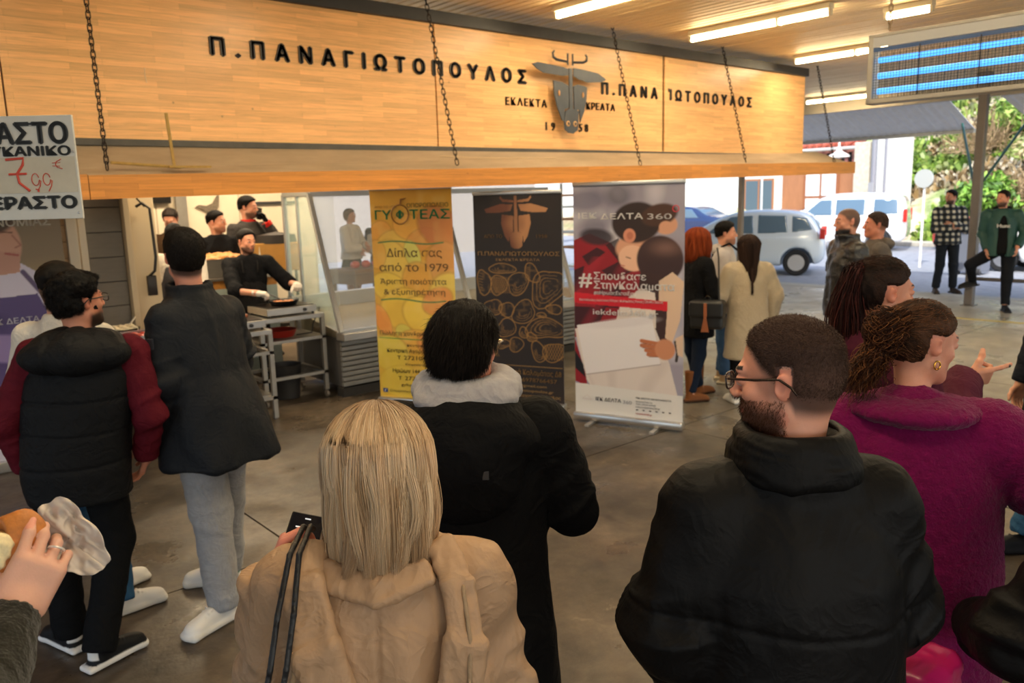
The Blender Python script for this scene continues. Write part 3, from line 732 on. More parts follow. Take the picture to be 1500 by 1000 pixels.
letters('ΕΚΛΕΚΤΑ', 5.225, 5.765, 2.82, .072, nb, off=.001); letters('ΚΡΕΑΤΑ', 6.34, 6.78, 2.83, .072, nb, off=.001)
letters('19', 5.75, 5.875, 2.60, .08, nb, off=.004); letters('58', 6.225, 6.36, 2.60, .08, nb, off=.004)
m_bull = mat('bull_steel', '4a4e54', rough=.42, metal=.5, var=.12, vscale=12)
bl = empty('bull_head_emblem', (6.0, 5.98, 2.93), 0, 'flat grey steel bull head emblem standing proud of the name board', 'emblem'); 
def P2(pts, name, m=m_bull, d=(0, .012), par=None):
    return MB().prism(pts, d[0], d[1], 'y').build(name, m, par or bl)
P2([(-.52, .275), (-.45, .295), (-.1, .275), (-.03, .26), (-.03, .20), (-.1, .19), (-.38, .20), (-.46, .235)], 'ear')
P2([(.04, .275), (.2, .27), (.40, .25), (.50, .21), (.52, .19), (.45, .165), (.25, .15), (.12, .17), (.04, .20)], 'ear')
P2([(-.24, .14), (-.12, .13), (-.035, .10), (-.03, .0), (-.035, -.12), (-.09, -.13), (-.1, -.25), (-.13, -.24), (-.20, -.10), (-.23, .0)], 'face_plate')
P2([(.04, .10), (.10, .12), (.2, .11), (.235, .10), (.225, -.02), (.19, -.14), (.13, -.25), (.12, -.13), (.045, -.13)], 'face_plate')
P2([(-.022, .27), (.022, .27), (.028, 0), (.03, -.12), (.11, -.14), (.10, -.27), (.09, -.33), (.03, -.365), (-.04, -.36), (-.09, -.33), (-.1, -.27), (-.08, -.15), (-.022, -.12)], 'muzzle')
for sx in (-1, 1):
    MB().tube([(sx*.035, .006, .30), (sx*.035, .006, .41)], .009, 8).build('prong', m_bull, bl)
    MB().tube([(sx*.045, .006, .33), (sx*.19, .006, .34), (sx*.235, .006, .36), (sx*.24, .006, .40), (sx*.22, .006, .42)], [.012, .014, .013, .011, .008], 8).build('horn', m_bull, bl)
    MB().sphere((sx*.05, -.004, -.27), .028, 12, (1, .3, 1)).build('nostril', mat('nostril_ring', 'c8a070', rough=.5), bl)
    MB().sphere((sx*.05, -.009, -.27), .017, 12, (1, .3, 1)).build('nostril', m_let, bl)
    MB().sphere((sx*.17, -.004, .02), .022, 12, (.6, .2, 1.3)).build('eye_hole', mat('eye_hole', 'c08a50', rough=.5), bl)
for z in (-.2, .05): MB().tube([(0, .012, z), (0, .115, z)], .012, 8).build('standoff', m_bull, bl)
MB().tube([(1.925, -.002, 2.80), (1.918, -.002, 2.85), (1.92, -.002, 2.90)], .003, 5).build('scratch', mat('scratch', 'f4e0b8', rough=.6), nb)
# ---------------------------------------------------------------- hanging canopy
cp = empty('hanging_canopy', (0, 5.6, 0), 0, 'sloping canopy with pine fascia hung on chains under the name board', 'canopy')
m_fas = wood_mat('fascia_wood', 'cf8a3a')
sl = .0145
def zf(x): return 2.0+(x-1.3)*sl
for a, b, dz in ((-3.5, 1.355, -.004), (1.36, 11.25, 0)):
    mb = MB(); vs = [(a, 0, zf(a)+dz), (b, 0, zf(b)), (b, 0, zf(b)+.155), (a, 0, zf(a)+.150+dz)]
    A = [mb.bm.verts.new(v) for v in vs]; B = [mb.bm.verts.new((v[0], .024, v[2])) for v in vs]
    mb.bm.faces.new(A); mb.bm.faces.new(B[::-1])
    for k in range(4): mb.bm.faces.new((A[k], B[k], B[(k+1) % 4], A[(k+1) % 4]))
    mb.build('fascia_board', m_fas, cp)
m_ctop = mat('canopy_sheet', 'a8957c', rough=.8, var=.18, vscale=2.5, stretch=(.6, 2, 1), bump=.3, bscale=30)
mb = MB(); q = [mb.bm.verts.new(v) for v in ((-3.5, .024, zf(-3.5)+.13), (11.2, .024, zf(11.2)+.13), (11.2, .56, 2.47), (-3.5, .56, 2.37))]; mb.bm.faces.new(q)
o = mb.build('canopy_sheet', m_ctop, cp); o.modifiers.new('t', 'SOLIDIFY').thickness = .02
m_gal = mat('galvanised', '8f8f8c', rough=.4, metal=.7, var=.1)
MB().tube([(-3.5, .05, zf(-3.5)+.03), (11.1, .05, zf(11.1)+.03)], .02, 4).build('steel_angle', m_gal, cp)
for x in (-2, .2, 2.4, 4.6, 6.8, 9.0, 11.0):
    MB().tube([(x, .04, zf(x)+.10), (x, .55, zf(x)+.10)], .015, 6).build('strut', m_gal, cp)
cpo = empty('canopy_post', (8.95, 5.92, 0), 0, 'thin grey steel post under the right end of the canopy', 'post')
MB().box((-.03, -.03, 0), (.03, .03, 2.17), bev=.006).build('post', m_post, cpo); MB().box((-.07, -.07, 0), (.07, .07, .01)).build('base_plate', m_post, cpo)
# chains: every link its own ring, joined as one chain
m_chain = mat('chain_steel', '2b2522', rough=.45, metal=.7)
def chain_obj(a, b, lab, pitch=.042, wr=.0042, L=.058, W=.028, m=None, grp='chains holding the canopy'):
    a = Vector(a); b = Vector(b); d = (b-a).normalized(); u = d.orthogonal().normalized(); v = d.cross(u); n = int((b-a).length/pitch); mb = MB()
    for i in range(n+1):
        c = a+d*(i*pitch); s_ = u if i % 2 else v; pts = []
        for k in range(11):
            t = k/10*2*math.pi; pts.append(c+d*(L/2-W/2)*(1 if math.cos(t) > 0 else -1)*min(1, abs(math.cos(t))*3)+d*(W/2)*math.cos(t)+s_*(W/2)*math.sin(t))
        mb.tube(pts, wr, 5, False)
    return tag(mb.build('chain', m or m_chain, smooth=True), lab, 'chain', grp)
for i, (a, b, lab) in enumerate((((1.55, 5.95, 3.66), (1.50, 5.70, 2.19), 'black chain holding the canopy at its left end by the price sign'),
      ((4.05, 5.72, 3.66), (4.32, 5.70, 2.22), 'black chain crossing the long lettering left of the bull head'),
      ((6.62, 5.98, 3.66), (6.74, 5.70, 2.25), 'black chain just right of the bull head'),
      ((8.60, 6.00, 3.66), (8.70, 5.70, 2.28), 'black chain crossing the end of the right-hand lettering'),
      ((11.1, 6.15, 3.66), (10.84, 5.70, 2.31), 'black chain at the free right end of the canopy'))):
    chain_obj(a, b, lab)
m_stick = mat('stick_wood', 'a88a4c', rough=.8, var=.2, vscale=30)
tag(MB().tube([(1.53, 5.72, 2.235), (1.97, 5.72, 2.205)], .010, 6).build('wooden_stick', m_stick), 'thin wooden stick lying flat on the canopy by the left chain', 'stick')
tag(MB().box((-.009, -.006, 0), (.009, .006, .36)).build('wooden_stick', m_stick, loc=(1.95, 5.78, 2.21), rot=(R(-4), R(-2), 0)), 'thin wooden lath standing upright against the name board', 'stick')
tag(MB().box((1.88, 5.66, 2.20), (2.16, 5.70, 2.215)).build('wooden_offcut', m_stick), 'short yellow offcut of wood on the canopy below the upright lath', 'offcut')
tag(MB().tube([(4.2, 5.8, 2.31), (4.5, 5.79, 2.30), (4.9, 5.8, 2.30), (5.3, 5.78, 2.30), (5.6, 5.8, 2.31)], .005, 6).build('loose_cable', mat('cable_pale', 'c0aa88', rough=.6)), 'pale loose cable lying on the canopy under the second name panel', 'cable')
# ---------------------------------------------------------------- ceiling lights
m_tube = mat('tube_glow', 'fff2d0', emit='ffe3b0', estr=42); m_batten = mat('batten', 'cfc6b0', rough=.5)
def lamp(x, y, L, lab, clip=True):
    o = empty('ceiling_light', (x, y, 3.60), 0, lab, 'ceiling light', 'fluorescent lamps on the board ceiling')
    MB().box((-.045, 0, -.0), (.045, L, .052), bev=.006).build('batten', m_batten, o)
    MB().tube([(0, .03, -.035), (0, L-.03, -.035)], .022, 12).build('tube', m_tube, o, smooth=True)
    for yy in (.0, L-.03): MB().box((-.025, yy, -.06), (.025, yy+.03, 0), bev=.004).build('lamp_holder', m_batten, o)
    if clip: MB().box((-.05, L*.33, -.065), (.05, L*.33+.025, .0), bev=.004).box((.02, L*.33+.03, -.05), (.06, L*.33+.05, .03)).build('clip', mat('clip_white', 'd8d4c8', rough=.4), o)
    ld = bpy.data.lights.new('tube_light', 'AREA'); ld.shape = 'RECTANGLE'; ld.size = .1; ld.size_y = L; ld.energy = 17; ld.color = (1, .86, .62)
    q = bpy.data.objects.new('tube_light', ld); COL.objects.link(q); q.location = (x, y+L/2, 3.53)
    return o
lamp(7.50, 4.03, 1.62, 'long lit fluorescent lamp with a white clip above the right half of the name board')
lamp(5.45, 4.1, 1.52, 'lit fluorescent lamp cut by the top edge of the picture above the bull head')
lamp(9.98, 4.60, 1.25, 'lit fluorescent lamp partly hidden by the hanging lamp box')
lamp(8.20, 3.40, .46, 'short unlit-looking lamp fitting at the top edge above the hanging lamp box', False)
lamp(14.80, 7.0, 1.41, 'farthest lit fluorescent lamp beside the right end of the name board', False)
for x, y, w in ((3.2, 3.4, 'above the row of banners'), (3.2, 1.0, 'above the centre of the crowd'), (5.4, 1.2, 'above the pointing woman'), (8, .2, 'above the leather-jacketed man'), (1.0, 3.0, 'above the price sign'), (1.0, .2, 'straight above the puffer jacket'), (11.2, 1.6, 'nearest to the street'), (0, -3, 'in the left rear corner of the hall'), (4.5, -3, 'in the middle rear of the hall'), (9, -3.5, 'in the right rear corner of the hall')):
    lamp(x, y, 1.5, 'unseen added fluorescent lamp, '+w, False)  # extra unseen lamps, added to light the hall and the crowd
# warm lamps inside the stall
for x, y, e in ((2.2, 8.9, 45), (3.6, 9.2, 45), (4.9, 9.0, 30), (6.2, 8.8, 30), (3.0, 7.4, 26)):
    o = empty('stall_light', (x, y, 3.05 if y > 8 else 2.55), 0, 'warm lamp tube inside the stall, '+('leftmost' if x < 2.5 else 'above the phoning man' if x < 3.7 and y > 8 else 'above the amber chair' if x < 5 and y > 8 else 'above the glass counter' if y > 8 else 'above the trolley'), 'stall light', 'warm lamps inside the stall')
    MB().box((-.6, -.04, 0), (.6, .04, .05), bev=.006).build('batten', m_batten, o); MB().tube([(-.57, 0, -.03), (.57, 0, -.03)], .018, 10).build('tube', m_tube, o, smooth=True)
    for sx in (-.5, .5): MB().tube([(sx, 0, .05), (sx, 0, 3.675-(3.05 if y > 8 else 2.55))], .004, 5).build('wire', m_chain, o)
    ld = bpy.data.lights.new('stall_area', 'AREA'); ld.shape = 'RECTANGLE'; ld.size = 1.1; ld.size_y = .12; ld.energy = e; ld.color = (1, .80, .55)
    q = bpy.data.objects.new('stall_area', ld); COL.objects.link(q); q.location = (x, y, o.location.z-.06)
# ---------------------------------------------------------------- hanging blue lamp box
bx = empty('hanging_lamp_box', (4.95, 2.42, 2.44), R(1.5), 'hanging metal box with glowing blue tubes behind black wire mesh', 'lamp box')
m_boxm = mat('box_metal', 'a9a49b', rough=.45, metal=.3, var=.1)
D_ = 1.75; H_ = .40
MB().box((0, -D_, 0), (.10, 0, .03), bev=.006).box((0, -D_, H_-.02), (.10, 0, H_), bev=.004).box((0, -.035, 0), (.10, 0, H_), bev=.006).box((0, -D_, 0), (.10, -D_+.035, H_), bev=.006).build('frame', m_boxm, bx)
MB().box((.0, -D_+.03, H_-.075), (.014, -.03, H_-.02)).build('top_plate', mat('box_plate', 'b9bcc0', rough=.4), bx)
MB().box((.002, -D_+.03, H_-.10), (.012, -.03, H_-.078)).build('blue_strip', mat('blue_strip', '36588c', rough=.4), bx)
m_blue = mat('blue_tube', '6cb8f0', emit='4aa4f4', estr=1.7)
for z in (.075, .165, .255): MB().tube([(.05, -D_+.05, z), (.05, -.05, z)], .018, 10).build('tube', m_blue, bx, smooth=True)
mb = MB()
for i in range(100): mb.tube([(.004, -.04-i*.0168, .03), (.004, -.04-i*.0168, .30)], .0011, 4, False)
for j in range(18): mb.tube([(.004, -.035, .03+j*.0155), (.004, -D_+.035, .03+j*.0155)], .0011, 4, False)
w_ = mb.build('wire_mesh', mat('mesh_wire', '15181c', rough=.5, metal=.5), bx); w_['kind'] = 'stuff'
for i in range(5): MB().tube([(.001, -.3-i*.32, .03), (.001, -.3-i*.32, .31)], .003, 6).build('mesh_bar', m_chain, bx)
mb = MB()
for i in range(46): mb.tube([(.092, -.04-i*.0368, .03), (.092, -.04-i*.0368, .30)], .0016, 4, False)
mb.build('rear_grille', mat('mesh_wire2', '5a5348', rough=.5, metal=.5), bx)
chain_obj((4.98, 2.30, 3.66), (4.98, 2.31, 2.85), 'rusty chain carrying the near end of the hanging lamp box', .034, .0032, .046, .022, mat('chain_rust', '8a745a', rough=.6, metal=.5), 'chains of the lamp box')
chain_obj((5.02, .80, 3.66), (5.02, .80, 2.85), 'rusty chain carrying the far end of the lamp box outside the picture', .034, .0032, .046, .022, mat('chain_rust'), 'chains of the lamp box')
# ================================================================ ROLL-UP BANNERS
def inpoly(x, y, poly, soft=0.):
    c = np.zeros(np.broadcast(x, y).shape, bool); n = len(poly)
    for i in range(n):
        (x1, y1), (x2, y2) = poly[i], poly[(i+1) % n]
        if y1 == y2: continue
        c ^= ((y1 > y) != (y2 > y)) & (x < (x2-x1)*(y-y1)/(y2-y1)+x1)
    return c
class Art:
    def __init__(s, w, h, nx, ny, base):
        s.w, s.h, s.nx, s.ny = w, h, nx, ny
        s.u, s.v = np.meshgrid(np.linspace(0, 1, nx), np.linspace(0, 1, ny)); s.c = np.tile(lin(base), (ny, nx, 1))
        p = np.stack([s.u.ravel()*w, s.v.ravel()*h, 0*s.u.ravel()], 1); s.p = p
    def n(s, f, seed=0.): return vnoise(s.p+seed, (f, f, 1)).reshape(s.u.shape)
    def put(s, m, col, a=1.):
        m = (np.clip(m, 0, 1)*a)[..., None]; s.c = s.c*(1-m)+lin(col)*m
    def ell(s, u, v, ru, rv, col, ang=0, a=1., soft=.06):
        x = (s.u-u)*s.w; y = (s.v-v)*s.h; t = R(ang); X = x*math.cos(t)+y*math.sin(t); Y = -x*math.sin(t)+y*math.cos(t)
        d = np.sqrt((X/(ru*s.w))**2+(Y/(rv*s.h))**2); s.put((1+soft-d)/(2*soft)*1., col, a); return d
    def poly(s, pts, col, a=1.): s.put(inpoly(s.u, s.v, pts).astype(float), col, a)
    def line(s, pts, wd, col, a=1.):
        m = np.zeros_like(s.u)
        for (x1, y1), (x2, y2) in zip(pts, pts[1:]):
            ax, ay, bx_, by = x1*s.w, y1*s.h, x2*s.w, y2*s.h; px, py = s.u*s.w, s.v*s.h
            L = (bx_-ax)**2+(by-ay)**2+1e-9; t = np.clip(((px-ax)*(bx_-ax)+(py-ay)*(by-ay))/L, 0, 1)
            d = np.hypot(px-ax-t*(bx_-ax), py-ay-t*(by-ay)); m = np.maximum(m, np.clip((wd-d)/.004+.5, 0, 1))
        s.put(m, col, a)
    def mesh(s, name, parent, z0, m, flip=True):
        x = s.u.ravel()*s.w; z = z0+(1-s.v.ravel())*s.h; P = np.stack([x, 0*x, z], 1); i = np.arange(s.ny*s.nx).reshape(s.ny, s.nx)
        F = np.stack([i[1:, :-1].ravel(), i[1:, 1:].ravel(), i[:-1, 1:].ravel(), i[:-1, :-1].ravel()], 1)
        return mk(name, P, F, m, parent, s.c.reshape(-1, 3))
m_print = mat('banner_print', attr=True, rough=.42, spec=.4); m_alu = mat('aluminium', 'c8c6c4', rough=.28, metal=.9)
m_back = mat('banner_back', 'b9b6b2', rough=.6)
def banner(x, y, ang, w, h, label, art, tilt=0):
    o = empty('roll_up_banner', (x, y, 0), R(ang), label, 'banner', 'roll-up banners in front of the stall')
    MB().box((-.01, -.05, .022), (w+.01, .05, .085), bev=.015).build('base_case', m_alu, o, smooth=True)
    for fx in (.18, .78): MB().box((w*fx-.02, -.17, 0), (w*fx+.02, .15, .022), bev=.004).build('foot', mat('foot_alu', 'b8b4ae', rough=.4, metal=.7), o)
    MB().box((-.003, -.016, .085+h), (w+.003, .016, .085+h+.035), bev=.006).build('top_bar', m_alu, o, smooth=True)
    MB().tube([(w/2, .03, .08), (w/2, .03, .1+h)], .009, 8).build('pole', m_alu, o)
    pr_ = art.mesh('printed_sheet', o, .085, m_print)
    MB().box((0, .001, .085), (w, .003, .085+h)).build('sheet_back', m_back, o)
    return o
def btext(o, w, h, s, u0, u1, v0, v1, col, off=0., name='lettering', rough=.5, vc=None):
    # text from u0..u1 across, cap height v0..v1 measured from the top
    c = mat('ink_'+col, col, rough=rough); H = (v1-v0)*h
    s = s.replace('π', 'п')   # this font's pi fills in; the print's own pi is square-shouldered anyway
    return text(s, name, c, o, H*1.38, (u0*w, -.0035, .085+(1-v1)*h), width=(u1-u0)*w, ext=.0006, off=off*H*.45)
# --- yellow greengrocer banner
w, h = .83, 1.95; A = Art(w, h, 190, 440, 'dca63c')
for u, v, ru, rv, c, g in ((.12, .20, .14, .06, 'e6a44a', 20), (.24, .26, .22, .07, 'e8c25a', -30), (.45, .17, .18, .06, 'efb04c', 15), (.62, .23, .2, .05, 'e0984a', -20), (.86, .18, .3, .09, 'c87c4c', 30), (.25, .33, .25, .08, 'eccb5c', 60), (.5, .30, .16, .04, 'd8d870', 70),
      (.88, .34, .22, .1, 'd99a58', 0), (.2, .46, .25, .07, 'ecca50', 20), (.55, .42, .2, .08, 'e2a848', 80), (.95, .50, .28, .11, 'e8cf60', 50), (.35, .56, .3, .1, 'eec74c', -10), (.08, .62, .2, .04, 'ee9a4c', 65), (.62, .6, .3, .09, 'f0cc50', 30), (.78, .52, .2, .06, 'e09050', -30),
      (.35, .68, .12, .04, 'd8d060', 40), (.5, .72, .25, .06, 'e9b24c', 0), (.8, .75, .3, .08, 'e8974e', 20), (.15, .78, .25, .09, 'e2cf55', 10), (.3, .92, .3, .08, 'dfc850', 0), (.7, .9, .3, .07, 'e7b04e', 15), (.05, .3, .12, .07, 'e9b050', 0)):
    d = A.ell(u, v, ru, rv, c, g, .85, .10); A.put(np.exp(-((d-1)/.06)**2), 'a8702c', .35)
A.put(np.clip(A.n(14)*.8, 0, 1), 'f4dc88', .35); A.put(np.clip(A.n(9, 3)*.8, 0, 1), 'b88030', .3)
A.put(np.clip((A.v-.74)/.08, 0, 1), 'd8b63a', .55)
def swoosh(v, s=1): return [(.08+.8*t, v+s*.007*math.sin(t*2*math.pi)) for t in np.linspace(0, 1, 20)]
A.line(swoosh(.245, -1), .006, '2f7a4a'); A.line(swoosh(.52, -1), .006, '2f7a4a'); A.line([(.03, .705), (.95, .715)], .004, '4c8a3a')
b1 = banner(3.965, 6.60, -60.7, w, h, 'yellow roll-up banner with fruit print and green shop name, leftmost of the three', A)
for a in (('ΑΠΟ ΤΟ 1979', .06, .33, .070, .082, 'a87830', 0), ('ΟΠΩΡΟΠΩΛΕΙΟ', .46, .96, .062, .082, '6b5a2a', .01), ('ΓΥ', .06, .26, .092, .135, '1c8a58', .05), ('ΤΕΑΣ', .49, .97, .092, .135, '1c8a58', .05), ('Ο', .325, .415, .100, .127, '1c8a58', .06), ('Ι', .355, .385, .094, .133, '1c8a58', .04),
          ('Δίπλα σας', .18, .86, .272, .312, '6a4a24', .0), ('από το 1979', .08, .93, .342, .380, '6a4a24', 0), ('Άριστη ποιότητα', .08, .90, .415, .442, '6a4a24', 0), ('& εξυπηρέτηση', .12, .88, .465, .492, '6a4a24', 0),
          ('Πώληση χονδρική & λιανική', .04, .98, .67, .69, '6a4a24', 0), ('Κεντρικό', .38, .62, .732, .744, '4a3418', 0), ('Κεντρική Αγορά Καλαμάτας', .12, .96, .757, .775, '3a2a18', .02), ('27210 23654', .33, .82, .79, .81, '3a2a18', .02),
          ('Υποκατάστημα', .34, .66, .828, .838, '4a3418', 0), ('Ηρώων 144, Καλαμάτα', .18, .88, .856, .876, '3a2a18', .02), ('27214 01952', .33, .82, .892, .912, '3a2a18', .02), ('gyfteas.p@gmail.com', .28, .86, .928, .942, '3a2a18', .01), ('Οπωροπωλείο Γυφτέας', .13, .72, .962, .974, '5a4418', 0)):
    btext(b1, w, h, *a)
for v in (.80, .902): btext(b1, w, h, 'T', .25, .29, v-.009, v+.009, '3a2a18', .02)
MB().box((.04*w, -.003, .085+.022*h), (.10*w, -.001, .085+.042*h)).build('printed_icon', mat('icon_blue', '2c3f78'), b1); btext(b1, w, h, 'f', .06, .08, .962, .976, 'f0f0f0', .02)
mb = MB(); mb.tube([(w*(.37+.105*math.cos(a)), -.003, .085+h*(1-.113)+.087*math.sin(a)) for a in np.linspace(0, 2*math.pi, 33)], .006, 5, False); mb.tube([(w*.38, -.003, .085+h*.935), (w*.39, -.003, .085+h*.955), (w*.45, -.003, .085+h*.962)], [.007, .012, .003], 6); mb.build('fruit_outline', mat('ink_8a5a24', '8a5a24'), b1)
# --- black butcher banner
w, h = .86, 1.88; A = Art(w, h, 190, 440, '2a2321'); gold = 'a07844'
A.put(np.clip(A.n(3)*.5, 0, 1), '38302c', .6)
def cow(A, u, v, S, c1='b8845c', c2='6a4030'):
    g = np.clip(.5+(A.u-u)/.2*.8+A.n(9)*.4, 0, 1)
    def pl(pts):
        m = inpoly((A.u-u)*A.w/S, (v-A.v)*A.h/S, pts).astype(float); A.c = A.c*(1-m[..., None])+(lin(c1)*g[..., None]+lin(c2)*(1-g[..., None]))*m[..., None]
    for sx in (-1, 1):
        pl([(sx*x, y) for x, y in ((.04, .275), (.25, .28), (.50, .21), (.47, .16), (.25, .16), (.08, .18))])
        pl([(sx*x, y) for x, y in ((.04, .11), (.22, .13), (.235, .0), (.18, -.18), (.12, -.27), (.10, -.14), (.045, -.12))])
        pl([(sx*x, y) for x, y in ((.03, .33), (.20, .35), (.24, .40), (.25, .36), (.2, .31), (.03, .30))])
    pl([(-.022, .40), (.022, .40), (.028, 0), (.03, -.12), (.11, -.14), (.09, -.33), (.03, -.365), (-.04, -.36), (-.09, -.33), (-.11, -.14), (-.03, -.12), (-.028, 0)])
cow(A, .49, .135, .62)
random.seed(11)
def cut(u, v, ru, rv, ang, kind):
    S = 26; t0 = R(ang); pts = []
    for i in range(S+1):
        a = 2*math.pi*i/S; k = 1+.12*math.sin(2*a+u*9)+.08*math.sin(3*a+v*20)
        if kind == 'ham': k *= 1+.55*max(0, math.cos(a-2.3))**6
        x = ru*k*math.cos(a); y = rv*k*math.sin(a); pts.append((u+x*math.cos(t0)-y*math.sin(t0)*.415/1*2.4/2.4, v+(x*math.sin(t0)+y*math.cos(t0))*.415))
    A.line(pts, .0035, gold)
    for j in range(3 if kind == 'steak' else 8):
        if kind == 'grid':
            o_ = (j-3.5)/4*ru; A.line([(u+o_-.03, v-rv*.3), (u+o_+.05, v+rv*.3)], .002, gold, .9); A.line([(u+o_+.04, v-rv*.3), (u+o_-.04, v+rv*.3)], .002, gold, .9)
        elif kind == 'sausage': A.line([(u-ru*.8, v+(j-3.5)/4*rv*.35), (u-ru*.2, v+(j-3.5)/4*rv*.35+.006)], .0018, gold, .8)
        else:
            f = .75-.2*(j % 3); A.line([(u+(p-u)*f+.006*math.sin(q*90+j), v+(r_-v)*f) for q, (p, r_) in enumerate(pts[j*2:j*2+12])], .0018, gold, .8)
    A.put(inpoly(A.u, A.v, pts)*np.clip(A.n(40, u)*.9, 0, 1), gold, .35)
for a in ((.10, .42, .075, .16, 0, 'sausage'), (.32, .35, .15, .06, 5, 'steak'), (.27, .43, .09, .13, 15, 'grid'), (.5, .42, .14, .12, -20, 'steak'), (.66, .37, .10, .10, 30, 'sausage'), (.85, .43, .17, .2, -10, 'ham'), (.2, .54, .10, .10, 0, 'steak'), (.36, .55, .09, .09, 20, 'sausage'),
          (.55, .56, .16, .13, -30, 'steak'), (.76, .57, .05, .03, 0, 'steak'), (.9, .54, .08, .06, 10, 'sausage'), (.35, .64, .11, .11, 0, 'steak'), (.82, .63, .19, .12, 5, 'ham'), (.55, .66, .06, .06, 20, 'steak'), (.46, .72, .09, .08, 0, 'sausage'), (.30, .72, .08, .06, 0, 'steak'), (.64, .68, .06, .05, 0, 'steak'), (.72, .75, .09, .12, 20, 'steak'), (.89, .75, .12, .12, -10, 'grid'), (.1, .66, .1, .1, 0, 'steak'), (.12, .76, .1, .08, 0, 'grid')): cut(*a)
A.line([(.03, .825), (.98, .825)], .0025, 'a8834e')
b2 = banner(4.600, 5.860, -65.2, w, h, 'dark brown roll-up banner with gold bull head and meat drawings, middle one', A)
for a in (('ΑΠΟ ΤΟ', .12, .33, .187, .203, '8a6a44', .02), ('1958', .72, .84, .187, .203, '8a6a44', .02), ('Π.ΠΑΝΑΓΙΩΤΟΠΟΥΛΟΣ', .04, .97, .268, .287, 'b28a58', .05), ('ΕΚΛΕΚΤΑ ΚΡΕΑΤΑ', .25, .75, .30, .312, '9a7448', 0),
          ('Κεντρική Αγορά Καλαμάτας Δ8', .03, .97, .842, .868, 'a8834e', .01), ('6978766457', .52, .92, .882, .902, 'a8834e', .01), ('kreata.p@gmail.com', .25, .8, .915, .928, 'a8834e', 0), ('kreatapanagiotopoulos.gr', .2, .88, .94, .953, 'a8834e', 0), ('Π.Παναγιωτόπουλος', .42, .96, .965, .98, 'a8834e', 0)):
    btext(b2, w, h, *a)
# --- red and white college banner
w, h = .955, 1.93; A = Art(w, h, 210, 440, '9a96a8')
A.put(np.clip(A.n(4)*1.1, 0, 1), '6a6678', .8); A.put(np.clip(A.n(6, 5)*1.1, 0, 1), 'd2cfdc', .8); A.ell(.12, .06, .22, .05, '55506a', 0, .7, .4); A.ell(.42, .04, .12, .05, '4a4658', 20, .7, .4); A.ell(.2, .17, .13, .05, '4e4a5e', 0, .5, .4)
red, blk, skn = '8e1c26', '17151a', 'd09a7e'
A.poly([(0, .23), (.15, .20), (.35, .24), (.45, .30), (.62, .36), (.62, .62), (.3, .62), (0, .66)], red)
A.ell(.22, .215, .16, .035, '2a2228', 5, .9, .2)
for pts in ([(.08, .30), (.22, .26), (.30, .28), (.14, .34)], [(.26, .36), (.42, .32), (.55, .36), (.38, .40)], [(0, .36), (.1, .34), (.06, .44), (0, .46)], [(.25, .44), (.45, .42), (.42, .52), (.2, .52)], [(0, .52), (.3, .52), (.25, .58), (0, .62)], [(.3, .25), (.42, .22), (.50, .30), (.42, .32)]): A.poly(pts, blk, .85)
A.put(inpoly(A.u, A.v, [(0, .3), (.6, .3), (.6, .6), (0, .6)])*np.clip(np.sin(A.u*22+A.v*30)*.8, 0, 1), 'b83040', .35)
A.ell(.56, .25, .17, .055, skn, -20, 1, .08); A.ell(.84, .165, .10, .04, skn, 0, 1, .08)
A.ell(.58, .155, .22, .085, '30211e', -6, 1, .06); A.ell(.78, .125, .16, .045, '4a3024', -12, 1, .1); A.ell(.84, .175, .06, .025, skn, 0, 1, .1); A.ell(.52, .21, .055, .030, 'cf8a70', 0, 1, .08); A.ell(.525, .21, .028, .016, 'a85f4a', 0, .7, .2)
A.ell(.55, .305, .13, .055, 'e0b49a', 10, 1, .05); A.poly([(.42, .30), (.46, .285), (.50, .30), (.50, .345), (.44, .34), (.455, .32)], 'e0b49a'); A.line([(.49, .30), (.53, .306)], .004, '5a3a30'); A.line([(.445, .335), (.475, .338)], .004, 'b05050')
A.ell(.79, .31, .205, .10, '3a2626', 20, 1, .04); A.put(np.exp(-(((A.u-.84)/.12)**2+((A.v-.26)/.03)**2)), '9a7468', .5); A.poly([(.62, .36), (.9, .38), (.86, .66), (.72, .68), (.74, .5), (.6, .44)], '3d2724')
A.poly([(.78, .40), (.9, .36), (1, .40), (.97, .56), (.9, .66), (.84, .64), (.86, .5), (.78, .5)], 'd8bba2'); A.poly([(.38, .6), (.44, .50), (.62, .43), (.75, .45), (.76, .6)], 'd9cdc6')
A.poly([(.0, .62), (.75, .6), (.88, .75), (.96, .9), (.18, .9), (.1, .84)], 'd9cfcb'); A.put(inpoly(A.u, A.v, [(.1, .8), (.9, .74), (.96, .9), (.18, .9)])*np.clip(np.sin(A.u*19+A.n(3)*3)*.6, 0, 1), 'b8aaa8', .5)
A.poly([(0, .66), (.1, .82), (.12, .88), (0, .86)], red); A.poly([(0, .72), (.08, .78), (.1, .84), (0, .80)], blk)
A.poly([(.02, .605), (.72, .545), (.80, .755), (.11, .825)], 'e4e0e4'); A.line([(.11, .826), (.80, .756)], .005, 'b0a4a6'); A.ell(.45, .585, .3, .02, 'd4ced4', -8, .6, .3)
for i, dv in enumerate((0, .02, .04, .058)):
    A.line([(.63+.02*i*(i > 1), .658+dv), (.80, .668+dv*.8)], .016, 'b8704c'); A.line([(.64+.02*i*(i > 1), .668+dv), (.78, .677+dv*.8)], .003, '7a4028')
A.ell(.84, .69, .09, .045, 'c98a68', 0, 1, .08); A.line([(.93, .655), (.95, .70), (.94, .735)], .012, '3a3030'); A.poly([(.93, .64), (1, .62), (1, .72), (.95, .71)], 'd8bba2')
A.poly([(0, .458), (.86, .485), (.86, .525), (0, .505)], 'c8202e')
A.put((A.v > .868+.018*A.u).astype(float), 'dcdad8')
